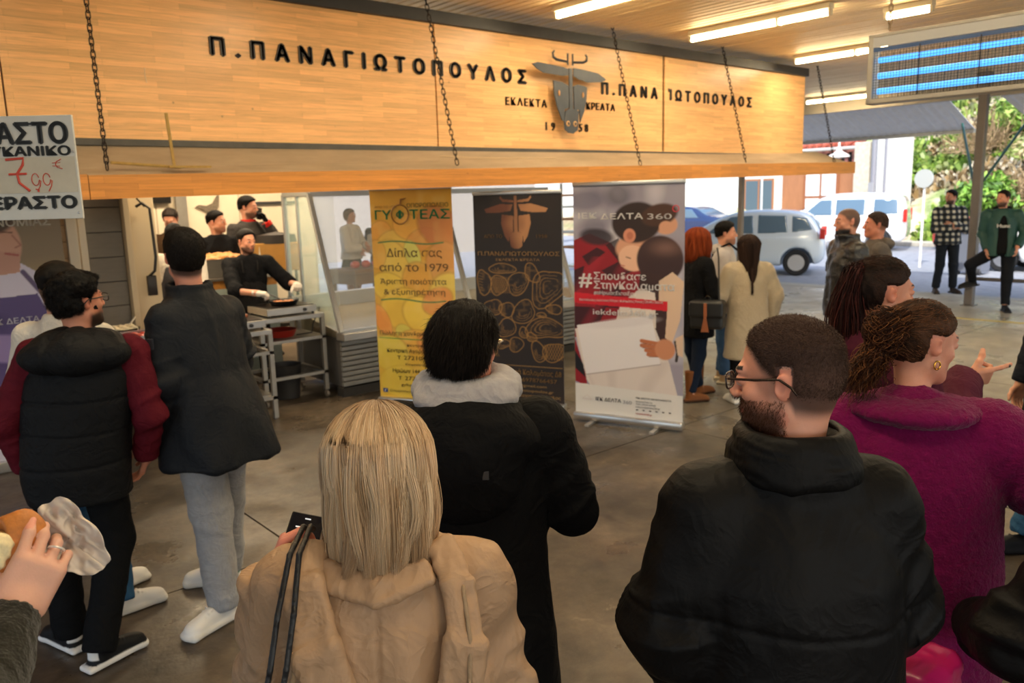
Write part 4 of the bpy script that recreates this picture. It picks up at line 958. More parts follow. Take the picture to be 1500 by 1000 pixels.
b3 = banner(4.872, 4.848, -69.0, w, h, 'college roll-up banner showing a hugging couple and a white envelope, rightmost of the three', A)
for a in (('ΙΕΚ', .05, .22, .112, .136, 'f4f2f2', .06), ('ΔΕΛΤΑ', .26, .64, .116, .14, 'f4f2f2', .06), ('360', .68, .89, .118, .142, 'e8e6ea', -.01), ('#', .05, .17, .365, .428, 'f4f2f2', .06), ('Σπουδασε', .19, .67, .367, .398, 'f4f2f2', .05), ('ΣτηνΚαλαματα', .19, .92, .405, .438, 'f4f2f2', .05), ('#οΗρωαςΕισαιΕσυ', .19, .58, .448, .464, 'f4f2f2', .04),
          ('Θεσσαλονίκη | Ιωάννινα | Πάτρα | Καλαμάτα | Χανιά | Ξάνθη | Βόλος', .05, .82, .484, .494, 'f4f2f2', .02), ('iekdelta360.gr', .18, .78, .527, .552, 'f4f2f2', .04), ('ΙΕΚ ΔΕΛΤΑ', .20, .44, .925, .941, '22222a', .05), ('360', .46, .54, .928, .944, '8a8a90', 0), ('ΙΕΚ ΔΕΛΤΑ 360 ΚΑΛΑΜΑΤΑ', .58, .90, .908, .915, '333338', .03), ('Ιατροπούλου 3α', .58, .73, .924, .931, '66666c', 0), ('Τηλ. 27210 67060', .58, .76, .936, .943, '66666c', 0), ('kalamata@iekdelta360.gr', .58, .80, .948, .955, '66666c', 0), ('iekdelta360.gr', .58, .73, .978, .986, 'a83030', 0)):
    btext(b3, w, h, *a)
btext(b3, w, h, '• • • • • •', .58, .90, .958, .972, '33333a', .02)
MB().tube([(w*(.925+.026*math.cos(a)), -.003, .085+h*(1-.10)+.025*math.sin(a)) for a in np.linspace(0, 2*math.pi, 25)], .0045, 5, False).build('printed_ring', mat('ink_ring', 'c03a4c'), b3)
MB().tube([(w*.07, -.003, .085+h*.062), (w*.115, -.003, .085+h*.082), (w*.16, -.003, .085+h*.062), (w*.07, -.003, .085+h*.062)], .0015, 4, False).build('printed_triangle', mat('ink_tri', 'c8b4b4'), b3)
# ---------------------------------------------------------------- chef poster at the far left
w, h = .95, 2.1; A = Art(w, h, 150, 330, '8a7862')
A.put(np.clip(A.n(3)*1.1, 0, 1), 'b39a6a', .8); A.put(np.clip(A.n(4, 8)*1.1, 0, 1), '6e6a60', .7); A.put((A.v < .10).astype(float), '5d5248', .35)
A.poly([(.30, .36), (.55, .30), (.70, .30), (.90, .37), (1, .42), (1, 1), (.2, 1), (.2, .5)], 'cfc8dc')
A.ell(.52, .22, .19, .105, 'c99a86', -18, 1, .04); A.ell(.44, .135, .24, .06, '4a382c', 8, 1, .08); A.ell(.36, .22, .12, .09, '5a4436', 0, .8, .12); A.poly([(.45, .25), (.70, .26), (.68, .33), (.48, .34)], 'c09080'); A.line([(.60, .262), (.68, .270)], .008, 'a85a56'); A.line([(.66, .20), (.71, .235), (.67, .243)], .006, 'a87466'); A.line([(.56, .185), (.66, .19)], .005, '6a4638')
A.poly([(.34, .42), (.78, .41), (.90, .56), (.95, 1), (.24, 1), (.26, .58)], '584a7c'); A.line([(.70, .33), (.84, .43)], .018, '5a4c70'); A.put((inpoly(A.u, A.v, [(.34, .42), (.78, .41), (.90, .56), (.95, 1), (.24, 1)]))*np.clip(A.n(7, 2), 0, 1), '3c3260', .6)
A.ell(.55, .60, .4, .05, '9a86b8', 10, .9, .1); A.put((A.v > .9).astype(float), 'cfcad4', .8)
pb = empty('chef_poster', (.50, 6.985, 0), R(-3), 'tall poster of a young chef in a purple apron against the wood-clad wall', 'poster')
A.mesh('printed_sheet', pb, .085, m_print); MB().box((0, .002, .085), (w, .02, .085+h), bev=.002).build('board', m_back, pb); MB().box((-.01, -.05, 0), (w+.01, .06, .085), bev=.01).build('base_case', m_alu, pb); 
for a in (('ΣΧΟΛΗ', .42, .63, .110, .125, 'e8e0d4', .04), ('ΓΑΣΤΡΟΝΟΜΙΑΣ', .18, .93, .140, .168, 'f2ece2', .06), ('ΙΕΚ ΔΕΛΤΑ', .42, .77, .49, .51, 'e8e4ee', .05), ('360', .80, .90, .488, .508, 'd8d0e4', 0)): btext(pb, w, h, *a)
# ---------------------------------------------------------------- price sign hanging near the camera's left
ps = empty('price_sign', (.722, 3.103, 0), R(-38), 'white hanging price sign with black capitals and red handwritten 7,99 €', 'sign')
m_sg = mat('sign_white', 'c3c4c2', rough=.45, var=.06, vscale=7)
MB().box((-.85, .0, 1.915), (0, .012, 2.262), bev=.002).build('board', m_sg, ps)
MB().box((-.85, -.0025, 2.005), (-.006, -.0005, 2.125)).build('paper_strip', mat('paper_strip', 'bdb8ab', rough=.7, var=.08, vscale=9, bump=.4, bscale=12), ps)
m_ink = mat('sign_ink', '141414', rough=.4); m_redi = mat('red_marker', 'c84a3c', rough=.6)
def sg(s, x0, x1, z0, z1, off): return text(s, 'lettering', m_ink, ps, (z1-z0)*1.38, (x0, -.003, z0), width=x1-x0, ext=.0008, off=off)
sg('ΨΗΤΟ ΠΑΣΤΟ', -.60, -.020, 2.170, 2.238, .0045); sg('ΛΟΥΚΑΝΙΚΟ', -.37, -.016, 2.130, 2.160, .0024); sg('ΚΕΡΑΣΤΟ', -.345, -.016, 1.953, 1.992, .0045)
mk_ = lambda pts, r: MB().tube([(x*.9-.03, -.004, z) for x, z in pts], r, 6).build('handwriting', m_redi, ps)
mk_([(-.225, 2.118), (-.16, 2.122), (-.165, 2.10), (-.19, 2.07), (-.185, 2.04), (-.15, 2.012)], .0045); mk_([(-.22, 2.069), (-.155, 2.07)], .004)
for dx in (0, .042): mk_([(-.125+dx+.017*math.cos(a)*.8, 2.050+.020*math.sin(a)) for a in np.linspace(.3, 6.2, 14)]+[(-.106+dx, 2.045), (-.110+dx, 2.028), (-.122+dx, 2.010)], .0016)
mk_([(-.022, 2.116), (-.040, 2.108), (-.044, 2.098), (-.038, 2.089), (-.020, 2.084)], .0014); mk_([(-.056, 2.104), (-.026, 2.105)], .001); mk_([(-.056, 2.094), (-.028, 2.093)], .001); mk_([(-.128, 2.018), (-.116, 2.016), (-.118, 2.008)], .002)
for x, sd in ((-.82, 'left'), (-.42, 'right')): chain_obj((.722+x*math.cos(R(-38)), 3.108+x*math.sin(R(-38)), 3.66), (.722+x*math.cos(R(-38)), 3.108+x*math.sin(R(-38)), 2.27), 'thin chain holding the '+sd+' end of the price sign from the ceiling', .03, .002, .04, .018, m_chain, 'chains of the price sign')
for x, z in ((-.012, 1.935), (-.008, 2.14), (-.62, 2.245), (-.3, 1.93)): MB().sphere((x, -.002, z), .004, 8, (1, .5, 1)).build('screw', m_alu, ps)
# ================================================================ STALL FURNITURE
m_ss = mat('stainless', 'b9b4ac', rough=.28, metal=.85, var=.08, vscale=4); m_ss2 = mat('stainless_leg', 'a8a39a', rough=.35, metal=.7, var=.08)
def stable(name, lab, x0, x1, y0, y1, top, shelves, castor=False, edge=.045, leg=.04, cat='table', brace=False):
    o = empty(name, (x0, y0, 0), 0, lab, cat); W, D = x1-x0, y1-y0; zb = .075 if castor else .012
    MB().box((0, 0, top-edge), (W, D, top), bev=.004).build('tabletop', m_ss, o)
    for a in (0, W-leg):
        for b in (0, D-leg):
            l = MB().box((a, b, zb), (a+leg, b+leg, top-edge)).build('leg', m_ss2, o)
            if castor:
                MB().tube([(a+leg/2-.012, b+leg/2, .032), (a+leg/2+.012, b+leg/2, .032)], .032, 14).build('castor', mat('castor', '7a6f63', rough=.5), l)
            else: MB().lathe([(.022, 0), (.022, .012), (.014, .02)], (a+leg/2, b+leg/2, 0), 10).build('foot', m_post, l)
    for z in shelves:
        MB().box((0, 0, z-.015), (W, leg, z+.015)).box((0, D-leg, z-.015), (W, D, z+.015)).box((0, leg, z-.015), (leg, D-leg, z+.015)).box((W-leg, leg, z-.015), (W, D-leg, z+.015)).build('rail', m_ss2, o)
    return o
t1 = stable('preparation_table', 'stainless preparation table with sauces and salad trays behind the man in the quilted vest', 1.54, 2.30, 6.45, 7.50, .86, (.22,))
for i in range(5): MB().tube([(.05+i*.17, .03, .225), (.05+i*.17, 1.02, .225)], .012, 8).build('slat', m_ss2, t1)
MB().box((.02, .9, .3), (.78, .96, .8)).build('rear_panel', mat('pale_board', 'cbb898', rough=.6, var=.1), t1)
t2 = stable('grill_table', 'stainless table carrying the flat grill beside the man in the dark jacket', 2.42, 3.03, 6.85, 7.62, .83, (.20, .62))
MB().box((.04, .04, .215), (.57, .73, .225)).build('shelf', m_ss2, t2)
t3 = stable('castor_trolley', 'open stainless trolley on castors in front of the cook', 3.10, 3.78, 7.28, 7.85, .86, (.26, .62), True)
MB().box((.04, .04, .62), (.64, .53, .632)).build('shelf', m_ss2, t3)
def griddle(name, lab, x, y, z, W, D, cat='griddle'):
    o = empty(name, (x, y, z), 0, lab, cat)
    MB().box((0, 0, .018), (W, D, .085), bev=.005).build('body', m_ss, o)
    MB().box((.02, .02, .085), (W-.02, D-.02, .093), bev=.002).build('plate', mat('griddle_plate', '2c2622', rough=.3, metal=.6), o)
    for a in (.03, W-.03):
        for b in (.03, D-.03): MB().lathe([(.015, 0), (.012, .018)], (a, b, 0), 8).build('foot', m_let, o)
    MB().lathe([(.018, 0), (.016, .02)], (0, 0, 0), 12, Matrix.Translation((W*.75, 0, .05))@Matrix.Rotation(R(90), 4, 'X')).build('knob', m_let, o); return o
griddle('flat_griddle', 'stainless flat griddle with grilled meat on the grill table', 2.44, 6.90, .83, .56, .56)
griddle('hot_plate', 'low stainless hot plate under the frying pan on the trolley', 3.20, 7.32, .86, .52, .46)
m_meat = mat('grilled_meat', '9a5434', rough=.4, var=.3, vscale=30, bump=.6, bscale=90)
def blob(name, c, r, m, lab, cat, grp=None, n=.2, seed=0., res=None, parent=None, M=None):
    c = np.array(c, float); r = np.array(r, float); res = res or r.max()/9
    o = sdfobj(name, [ell((0, 0, 0), r, 0, M)], res, m, parent, disp=lambda P: vnoise(P+seed+c, (2.2/r.max(),)*3)*r.min()*n); o.location = c
    return tag(o, lab, cat, grp)
for i, (x, y, rx, ry) in enumerate(((2.62, 7.12, .11, .05), (2.78, 7.2, .09, .06), (2.66, 7.3, .1, .05), (2.86, 7.08, .05, .04))):
    blob('grilled_meat', (x, y, .948), (rx, ry, .026), m_meat, ('long strip of grilled meat at the front of the griddle', 'thick piece of grilled meat in the middle of the griddle', 'strip of grilled meat at the back of the griddle', 'small piece of meat at the right edge of the griddle')[i], 'meat', 'meat on the griddle', .3, i)
fp = empty('frying_pan', (3.46, 7.50, .955), 0, 'black frying pan of sizzling food held by the cook', 'pan')
MB().lathe([(0, .0), (.12, .0), (.145, .045), (.15, .047), (.122, .006), (0, .006)], (0, 0, 0), 28).build('pan_body', mat('pan_black', '1c1a19', rough=.35, metal=.3), fp, smooth=True)
MB().tube([(-.1, .10, .04), (-.17, .17, .07), (-.24, .24, .085)], [.012, .012, .014], 8).build('handle', mat('pan_black'), fp)
f = sdfobj('pan_food', [ell((.0, .0, .02), (.115, .115, .018))], .006, mat('pan_food', 'b06a34', rough=.35, var=.45, vscale=35), fp, disp=lambda P: vnoise(P, (45, 45, 45))*.012); f['kind'] = 'stuff'
sp = tag(MB().tube([(3.47, 7.50, .99), (3.40, 7.60, 1.04), (3.34, 7.68, 1.07)], .006, 6).build('tongs', m_let), 'dark cooking tongs dipping into the frying pan', 'tongs')
tag(MB().lathe([(.06, 0), (.13, .02), (.16, .08), (.165, .08), (.13, .01), (0, .01)], (3.40, 7.5, .635), 20).build('red_pan', mat('red_enamel', '8e2018', rough=.35), smooth=True), 'dark red pan on the middle shelf of the trolley', 'pan')
tag(MB().lathe([(.13, 0), (.16, .34), (.165, .34), (.16, .33), (.13, .01), (0, .01)], (3.45, 7.56, .005), 20).build('dark_bucket', mat('bucket_dark', '2a2725', rough=.5), smooth=True), 'dark plastic bucket standing under the trolley', 'bucket')
tag(MB().box((0, 0, 0), (.34, .44, .05), bev=.006).build('tray', m_ss, loc=(2.55, 6.98, .226)), 'steel tray lying on the lower shelf of the grill table', 'tray')
tag(MB().tube([(3.62, 7.45, .875), (3.74, 7.40, .885), (3.80, 7.42, .90), (3.84, 7.5, .87), (3.79, 7.56, .72), (3.74, 7.5, .64), (3.55, 7.45, .645)], .006, 6).build('power_cord', m_let, smooth=True), 'black power cord looping off the hot plate', 'cord')
# trays, bowl and bottles on the preparation table
def tray(x, y, W, D, H, lab, z=.86, deep=None):
    o = MB(); o.box((0, 0, 0), (W, D, .004)); t = .004
    o.box((0, 0, 0), (W, t, H)).box((0, D-t, 0), (W, D, H)).box((0, t, 0), (t, D-t, H)).box((W-t, t, 0), (W, D-t, H)).box((-.014, -.014, H-.004), (W+.014, .0, H)).box((-.014, D, H-.004), (W+.014, D+.014, H)).box((-.014, 0, H-.004), (0, D, H)).box((W, 0, H-.004), (W+.014, D, H))
    return tag(o.build('food_tray', m_ss, loc=(x, y, z)), lab, 'tray', 'trays on the preparation table')
tray(1.70, 6.50, .27, .34, .11, 'steel tray of cut tomatoes on the preparation table'); tray(2.02, 6.50, .26, .34, .06, 'steel tray of green salad leaves on the preparation table')
def heap(name, x, y, z, rx, ry, rz, m, lab, cat, f=40, amp=.014, par=None):
    o = sdfobj(name, [rbox((0, 0, 0), (rx, ry, rz), min(rx, ry, rz)*.7)], .006, m, par, disp=lambda P: vnoise(P, (f, f, f))*amp); o.location = (x, y, z); o['kind'] = 'stuff'
    return tag(o, lab, cat)
random.seed(5)
for i in range(9): blob('tomato_slice', (1.75+.085*(i % 3)+random.uniform(-.01, .01), 6.57+.095*(i//3), .945+random.uniform(0, .015)), (.036, .036, .014), mat('tomato', 'c83a28', rough=.3, var=.2, vscale=40), 'red tomato slice, '+('left', 'middle', 'right')[i % 3]+' of the '+('front', 'middle', 'back')[i//3]+' row in its steel tray', 'tomato', 'tomato slices in the tray', .15, i)
heap('salad_leaves', 2.15, 6.67, .90, .11, .15, .03, mat('lettuce', '9ab02e', rough=.5, var=.4, vscale=40), 'heap of chopped bright green salad leaves in the tray', 'salad', 50, .02)
tag(MB().tube([(2.10, 6.62, .95), (2.24, 6.72, 1.0), (2.34, 6.80, 1.05)], .006, 6).build('serving_tongs', m_let), 'dark serving tongs stuck in the green salad', 'tongs')
bw = empty('black_bowl', (1.86, 7.12, .86), 0, 'black bowl heaped with white food and a spoon beside the sauce bottles', 'bowl')
MB().lathe([(.05, 0), (.055, .012), (.10, .03), (.125, .10), (.13, .10), (.105, .028), (0, .02)], (0, 0, 0), 28).build('bowl_body', mat('bowl_black', '161412', rough=.25), bw, smooth=True)
heap('white_food', 0, 0, .085, .095, .095, .03, mat('white_food', 'd8c8a4', rough=.6, var=.15, vscale=40), None, None, par=bw)
tag(MB().sphere((1.91, 7.10, .99), .02, 10, (1, .7, .4)).tube([(1.91, 7.10, .99), (1.95, 7.08, 1.05)], .007, 6).build('white_spoon', mat('spoon_white', 'e8dcc4', rough=.4)), 'white spoon standing in the bowl of white food', 'spoon')
def bottle(x, y, col, lab, h=.20):
    o = empty('sauce_bottle', (x, y, .86), 0, lab, 'bottle', 'squeeze bottles on the preparation table')
    m = mat('sauce_'+col, col, rough=.35)
    MB().lathe([(.0, 0), (.031, .002), (.033, .02), (.033, h-.03), (.026, h-.01), (.024, h)], (0, 0, 0), 20).build('bottle_body', m, o, smooth=True)
    MB().lathe([(.027, h-.008), (.027, h+.008), (.012, h+.016), (.005, h+.05), (0, h+.05)], (0, 0, 0), 16).build('nozzle', m, o, smooth=True)
bottle(2.085, 7.05, 'd89a1c', 'yellow mustard squeeze bottle on the preparation table'); bottle(2.20, 7.06, 'b84a26', 'red ketchup squeeze bottle next to the yellow one')
tag(MB().box((-.11, 0, 0), (.11, .03, .02), bev=.006).tube([(.1, .015, .01), (.25, .02, .03)], .012, 8).build('dark_brush', m_let, loc=(2.02, 6.9, .862), rot=(0, 0, R(-20))), 'dark brush lying between the trays and the bottles', 'brush')
# rear service counter with the big food tray
rc = empty('rear_counter', (2.88, 8.50, .13), 0, 'service counter with amber and pale blue bands carrying the big food tray', 'counter')
m_amb = mat('amber_wood', 'a8712e', rough=.5, var=.35, vscale=14); m_pb = mat('pale_blue', '9aa8a4', rough=.5, var=.08)
for z0, z1, mm in ((0, .62, m_pb), (.62, .70, m_amb), (.70, .93, m_pb), (.93, 1.02, m_amb)): MB().box((0, 0, z0), (.98, .5, z1), bev=.002).build('band', mm, rc)
MB().box((-.02, -.03, 1.02), (1.0, .52, 1.05), bev=.004).build('worktop', m_ss, rc)
ft = empty('food_tray_large', (2.98, 8.55, 1.182), 0, 'big steel tray heaped with golden fried food on the rear counter', 'tray')
MB().prism([(0, .0), (.05, -.0), (.62, -.0), (.67, .19), (.0, .19)], 0, .004, 'y').prism([(.05, 0), (.62, 0), (.67, .19), (0, .19)], .38, .384, 'y').box((.05, 0, 0), (.62, .384, .004)).box((-.012, -.012, .186), (.682, .0, .194)).box((-.012, .384, .186), (.682, .396, .194)).box((-.012, 0, .186), (.01, .384, .194)).box((.66, 0, .186), (.682, .384, .194)).box((.018, 0, .0), (.03, .384, .19)).box((.64, 0, 0), (.652, .384, .19)).build('tray_body', m_ss, ft)
fo = sdfobj('fried_food', [rbox((.335, .19, .175), (.285, .165, .035), .03), ell((.335, .19, .2), (.24, .14, .05), .04)], .009, mat('fried_food', 'b4762e', rough=.5, var=.5, vscale=28), ft, disp=lambda P: vnoise(P, (30, 30, 30))*.018); fo['kind'] = 'stuff'
tag(MB().prism([(-.03, 0), (.03, 0), (.0, .30)], 0, .004, 'y').build('paper_cone', mat('paper', 'd8cfbc', rough=.7), loc=(3.74, 8.62, 1.182)), 'pale paper cone standing beside the fried food tray', 'paper')
sb = empty('work_bench', (2.35, 9.75, .13), 0, 'dark work bench under the brown-jacketed man by the back wall', 'bench')
MB().box((0, 0, .86), (1.05, .48, .90), bev=.004).build('worktop', mat('bench_top', '3b342c', rough=.4), sb); MB().box((.03, .03, 0), (1.02, .46, .86)).build('cabinet_body', mat('cab_brown', '97805f', rough=.5, var=.08), sb)
for x in (.04, .54): d = MB().box((x, .005, .04), (x+.45, .03, .84), bev=.003).build('door', mat('cab_door', 'a58c68', rough=.5), sb); MB().tube([(x+.4, -.01, .7), (x+.4, -.01, .8)], .006, 6).build('handle', m_ss, d)
tag(MB().box((0, 0, 0), (.75, .04, .28), bev=.004).build('menu_screen', mat('screen_black', '161311', rough=.25), loc=(2.62, 10.22, 1.98)), 'black switched-off screen on the back wall above the bench', 'screen')
tag(MB().box((0, 0, 0), (.13, .06, .9), bev=.004).build('steel_upright', m_ss2, loc=(3.42, 10.20, 1.45)), 'vertical steel upright on the back wall behind the brown-jacketed man', 'upright')
tag(MB().box((0, 0, 0), (.62, .03, .035), bev=.003).build('magnetic_strip', m_let, loc=(4.38, 10.25, 1.935)), 'dark horizontal tool strip on the tiled back wall', 'strip')
mb = MB(); mb.prism([(-.19, .05), (-.14, .07), (-.05, .055), (.03, .09), (.09, .18), (.115, .19), (.11, .12), (.10, .04), (.06, -.02), (.0, -.07), (-.05, -.05), (-.06, -.01), (-.12, .02)], 0, .02, 'y')
tag(mb.build('fish_ornament', mat('ornament', '6a5f50', rough=.5, var=.5, vscale=40), loc=(3.86, 10.255, 1.88)), 'grey speckled fish-shaped ornament on the tiled back wall', 'ornament')
tag(MB().prism([(0, .03), (.03, .04), (.06, .03), (.03, .015)], 0, .01, 'y').build('small_sticker', m_let, loc=(3.86, 10.27, 2.05)), 'small dark sticker high on the tiled back wall', 'sticker')
ch = empty('bentwood_chair', (4.12, 9.0, .13), R(-20), 'amber wooden crate-like stand with a rounded dark chair back behind the cook', 'chair')
MB().lathe([(0, 0), (.24, .02), (.22, .12), (.0, .16)], (0, 0, 0), 24, Matrix.Translation((0, .02, 1.33))@Matrix.Diagonal((1, .25, 1, 1))).build('backrest', mat('chair_dark', '2a211b', rough=.5), ch, smooth=True)
MB().box((-.27, -.03, 1.03), (.27, .03, 1.36), bev=.01).build('back_panel', mat('amber_panel', 'c08a3c', rough=.45, var=.1), ch)
MB().box((-.24, -.4, .42), (.24, 0, .47), bev=.01).build('seat', mat('chair_dark'), ch)
for x in (-.2, .2):
    for y in (-.36, .0): MB().tube([(x, y, 0), (x, y, .43 if y else 1.1)], .017, 8).build('leg', mat('chair_dark'), ch)
# ---------------------------------------------------------------- glazed display counter
gc = empty('display_counter', (0, 0, 0), 0, 'long glazed stainless display counter with leaning front glass behind the banners', 'display counter')
m_cab = mat('cab_base', '8c8a86', rough=.4, metal=.5, var=.06); m_al2 = mat('alu_frame', 'b2b4b4', rough=.3, metal=.7)
X0, X1 = 3.85, 7.15
MB().box((X0+.02, 7.14, .10), (X1, 8.15, .60)).build('base_core', mat('cab_core', '55504a', rough=.6), gc)
for i in range(9): MB().box((X0+.0, 7.10, .11+i*.052), (X1, 7.14, .152+i*.052), bev=.006).build('base_slat', m_cab, gc)
MB().box((X0, 7.12, .0), (X1, 7.25, .09)).build('plinth', mat('plinth', '2b2723', rough=.7), gc)
MB().box((X0-.02, 7.0, .585), (X1, 7.16, .66), bev=.006).build('front_ledge', m_ss, gc)
mb = MB(); mb.prism([(7.14, .66), (8.1, .80), (8.15, .80), (8.15, .60), (7.14, .60)], X0, X1, 'x').build('deck', mat('deck_steel', 'b8aa90', rough=.25, metal=.8, var=.1), gc)
MB().box((X0-.02, 8.1, .60), (X1, 8.2, .95), bev=.005).build('rear_ledge', m_ss, gc)
def bar(a, b, w_=.035, m=m_al2, n='frame_bar'):
    a = Vector(a); b = Vector(b); d = (b-a); M = Matrix.Translation(a)@d.to_track_quat('Z', 'X').to_matrix().to_4x4()
    return MB().box((-w_/2, -w_/2, 0), (w_/2, w_/2, d.length), bev=.003, M=M).build(n, m, gc)
for x in (X0, 5.50, X1-.02): bar((x, 7.09, .66), (x, 7.58, 2.03), .045)
bar((X0, 7.58, 2.03), (X1, 7.58, 2.03), .05); bar((X0, 8.15, 2.03), (X1, 8.15, 2.03), .05); bar((X0, 7.10, .67), (X1, 7.10, .67), .03)
for x in (X0, X1-.02): bar((x, 7.58, 2.03), (x, 8.15, 2.03), .045); bar((x, 8.15, .9), (x, 8.15, 2.03), .045)
bar((X0+.0, 7.85, .74), (X0, 7.85, 2.03), .03)
m_glass = mat('glass', 'e8f0ee', rough=.02, alpha=.16, spec=.9)
def quad(pts, n, m, par):
    mb = MB(); mb.bm.faces.new([mb.bm.verts.new(p) for p in pts]); o = mb.build(n, m, par); s = o.modifiers.new('t', 'SOLIDIFY'); s.thickness = .006; return o
quad([(X0, 7.10, .66), (5.50, 7.10, .66), (5.50, 7.58, 2.03), (X0, 7.58, 2.03)], 'front_pane', m_glass, gc); quad([(5.50, 7.10, .66), (X1, 7.10, .66), (X1, 7.58, 2.03), (5.50, 7.58, 2.03)], 'front_pane', m_glass, gc)
quad([(X0, 7.14, .68), (X0, 8.12, .8), (X0, 8.12, 2.03), (X0, 7.58, 2.03)], 'side_pane', mat('glass_green', 'c4dcd2', rough=.02, alpha=.25, spec=.9), gc)
quad([(X0+.1, 8.0, .8), (X0+.1, 8.0, 2.0), (4.35, 8.0, 2.0), (4.35, 8.0, .8)], 'sliding_pane', m_glass, gc)
# shelf rack standing past the end of the counter (seen between the banners)
sr = empty('shelf_rack', (7.55, 7.4, 0), R(-8), 'tall pale shelf rack seen between the dark and the college banner', 'shelf rack')
for x in (0, .9): 
    for y in (0, .4): MB().box((x, y, 0), (x+.03, y+.03, 2.1)).build('upright', m_al2, sr)
for i, z in enumerate((1.0, 1.25, 1.45, 1.62, 1.78, 1.93)): MB().box((0, 0, z), (.93, .43, z+.03), bev=.003).build('shelf', mat('shelf_brown', '8a6a4c', rough=.5) if i % 2 else m_al2, sr)
MB().box((0, -.02, 0), (.93, .43, .72), bev=.006).build('lower_cabinet', mat('rack_wood', '9a7a52', rough=.5, var=.12), sr)
# trestle and stick-like props right of the college banner
tag(MB().tube([(6.3, 5.575, 2.06), (6.8, 5.3, .0)], .012, 6).build('hanging_cable', mat('cable_green', '6a6a50', rough=.6)), 'thin greenish cable hanging right of the college banner', 'cable')
ot = empty('market_table', (6.45, 11.3, 0), R(10), 'brown wooden market table with red goods behind the display counter', 'table')
MB().box((0, 0, .80), (1.6, .7, .86), bev=.005).build('tabletop', mat('market_wood', '7a5434', rough=.6, var=.15), ot); MB().box((.03, .03, .62), (1.57, .67, .80)).build('apron', mat('market_wood2', '6a4a2e', rough=.6), ot)
for x in (.03, 1.5):
    for y in (.03, .6): MB().box((x, y, 0), (x+.07, y+.07, .62)).build('leg', mat('market_wood2'), ot)
for i in range(4): tag(MB().sphere((6.6+.2*i, 11.55, .93), .07, 10, (1.2, 1, .9)).build('red_bag', mat('red_bag', 'b8342a', rough=.4)), ('leftmost', 'second from left', 'third from left', 'rightmost')[i]+' small red bag on the brown market table behind the glass', 'bag', 'red bags on the market table')
# ================================================================ STREET
m_wh = mat('plaster_white', 'e9e6df', rough=.8, var=.05, bump=.2, bscale=30)
# long low building across the street
fb = empty('street_building', (30.5, 0, 0), 0, 'low white building with a reddish slatted band and wooden door across the street', 'building')
MB().box((0, 15.1, -.04), (6, 40, 3.35)).build('wall', m_wh, fb)
m_pk = mat('red_timber', '8e5a4e', rough=.7, var=.15)
MB().box((-.10, 15.15, 2.72), (0, 22, 2.86), bev=.01).box((-.10, 15.15, 3.28), (0, 22, 3.42), bev=.01).build('timber_beam', m_pk, fb)
MB().box((-.01, 15.2, 2.86), (0.0, 22, 3.28)).build('shadow_gap', mat('gap_dark', '2c2422', rough=.9), fb)
for i in range(22): MB().box((-.07, 15.15+i*.30, 2.86), (-.01, 15.29+i*.30, 3.28), bev=.004).build('slat', m_pk, fb)
MB().box((-.06, 15.15, -.04), (-.0, 18.2, 2.72)).build('timber_panel', mat('brown_timber', 'a8714c', rough=.6, var=.15, vscale=3, stretch=(1, 1, .3)), fb)
dd = MB().box((-.10, 15.75, -.02), (-.06, 17.25, 2.62), bev=.01).build('door', mat('door_brown', '9a5f3c', rough=.5), fb)
for y in (15.88, 16.55):
    for z0, z1 in ((.15, .75), (.85, 1.55), (1.65, 2.5)): MB().box((-.115, y, z0), (-.10, y+.58, z1)).build('pane', mat('pane_white', 'e2e6e6', rough=.2), dd)
for y in (18.6, 23.5): 
    w_ = MB().box((-.05, y, .9), (-.0, y+1.4, 2.4), bev=.01).build('window', mat('brown_timber'), fb)
    for k in (0, 1): MB().box((-.06, y+.08+k*.66, .98), (-.05, y+.66+k*.66, 2.32)).build('pane', mat('pane_dark', '5a6a74', rough=.15), w_)
for y in (26.5, 29): MB().box((-.08, y, 0), (0, y+.3, 2.5)).build('pilaster', mat('brown_timber'), fb)
tl = None
for j in range(3):
    for i in range(44):
        if tl is None: tl = MB().lathe([(.13, 0), (.15, .55)], (0, 0, 0), 8, Matrix.Diagonal((1, .5, 1, 1))).build('roof_tile', mat('roof_tile', 'b8604a', rough=.7, var=.2), fb, loc=(0, 15.3, 3.45), rot=(0, R(72), 0))
        else:
            c = tl.copy(); COL.objects.link(c); c.location = (-.25+j*.5, 15.2+i*.3, 3.5+j*.16)
MB().tube([(-.35, 15, 3.42), (-.35, 29, 3.42)], .06, 8).build('gutter', mat('gutter', 'c8c6c0', rough=.5), fb)
gp_ = tag(MB().box((30.1, 14.45, -.04), (30.6, 15.05, 3.6), bev=.03).build('stone_pillar', mat('pale_stone', 'cfc5b2', rough=.9, var=.2, bump=.6, bscale=12)), 'pale stone gate pillar at the right end of the low street building', 'pillar')
up_ = empty('utility_pole', (29.5, 14.0, 0), 0, 'thin grey utility pole beside the pale stone pillar', 'pole'); MB().tube([(0, 0, -.04), (0, 0, 7.2)], [.10, .07], 10).build('pole', mat('pole_grey', '8a8a92', rough=.6), up_, smooth=True); MB().box((-.12, -.08, 1.6), (-.05, .12, 2.1), bev=.01).build('meter_box', mat('pole_box', '9a9a9e'), up_); MB().tube([(.25, -.3, -.04), (.25, -.3, 6.5)], .05, 8).build('stay', mat('pole_grey'), up_)
lp = empty('street_lamp', (27.5, 14.3, 0), 0, 'white hanging street lamp in front of the slatted band', 'street lamp')
MB().tube([(0, 3.0, -.04), (0, 3.0, 4.6), (0, .3, 4.5), (0, 0, 4.3), (0, 0, 3.3)], .035, 8).build('pole', m_wh, lp, smooth=True); MB().lathe([(.05, 3.35), (.1, 3.2), (.34, 3.05), (.36, 3.0), (.0, 2.95)], (0, 0, 0), 20).build('lamp_shade', m_wh, lp, smooth=True)
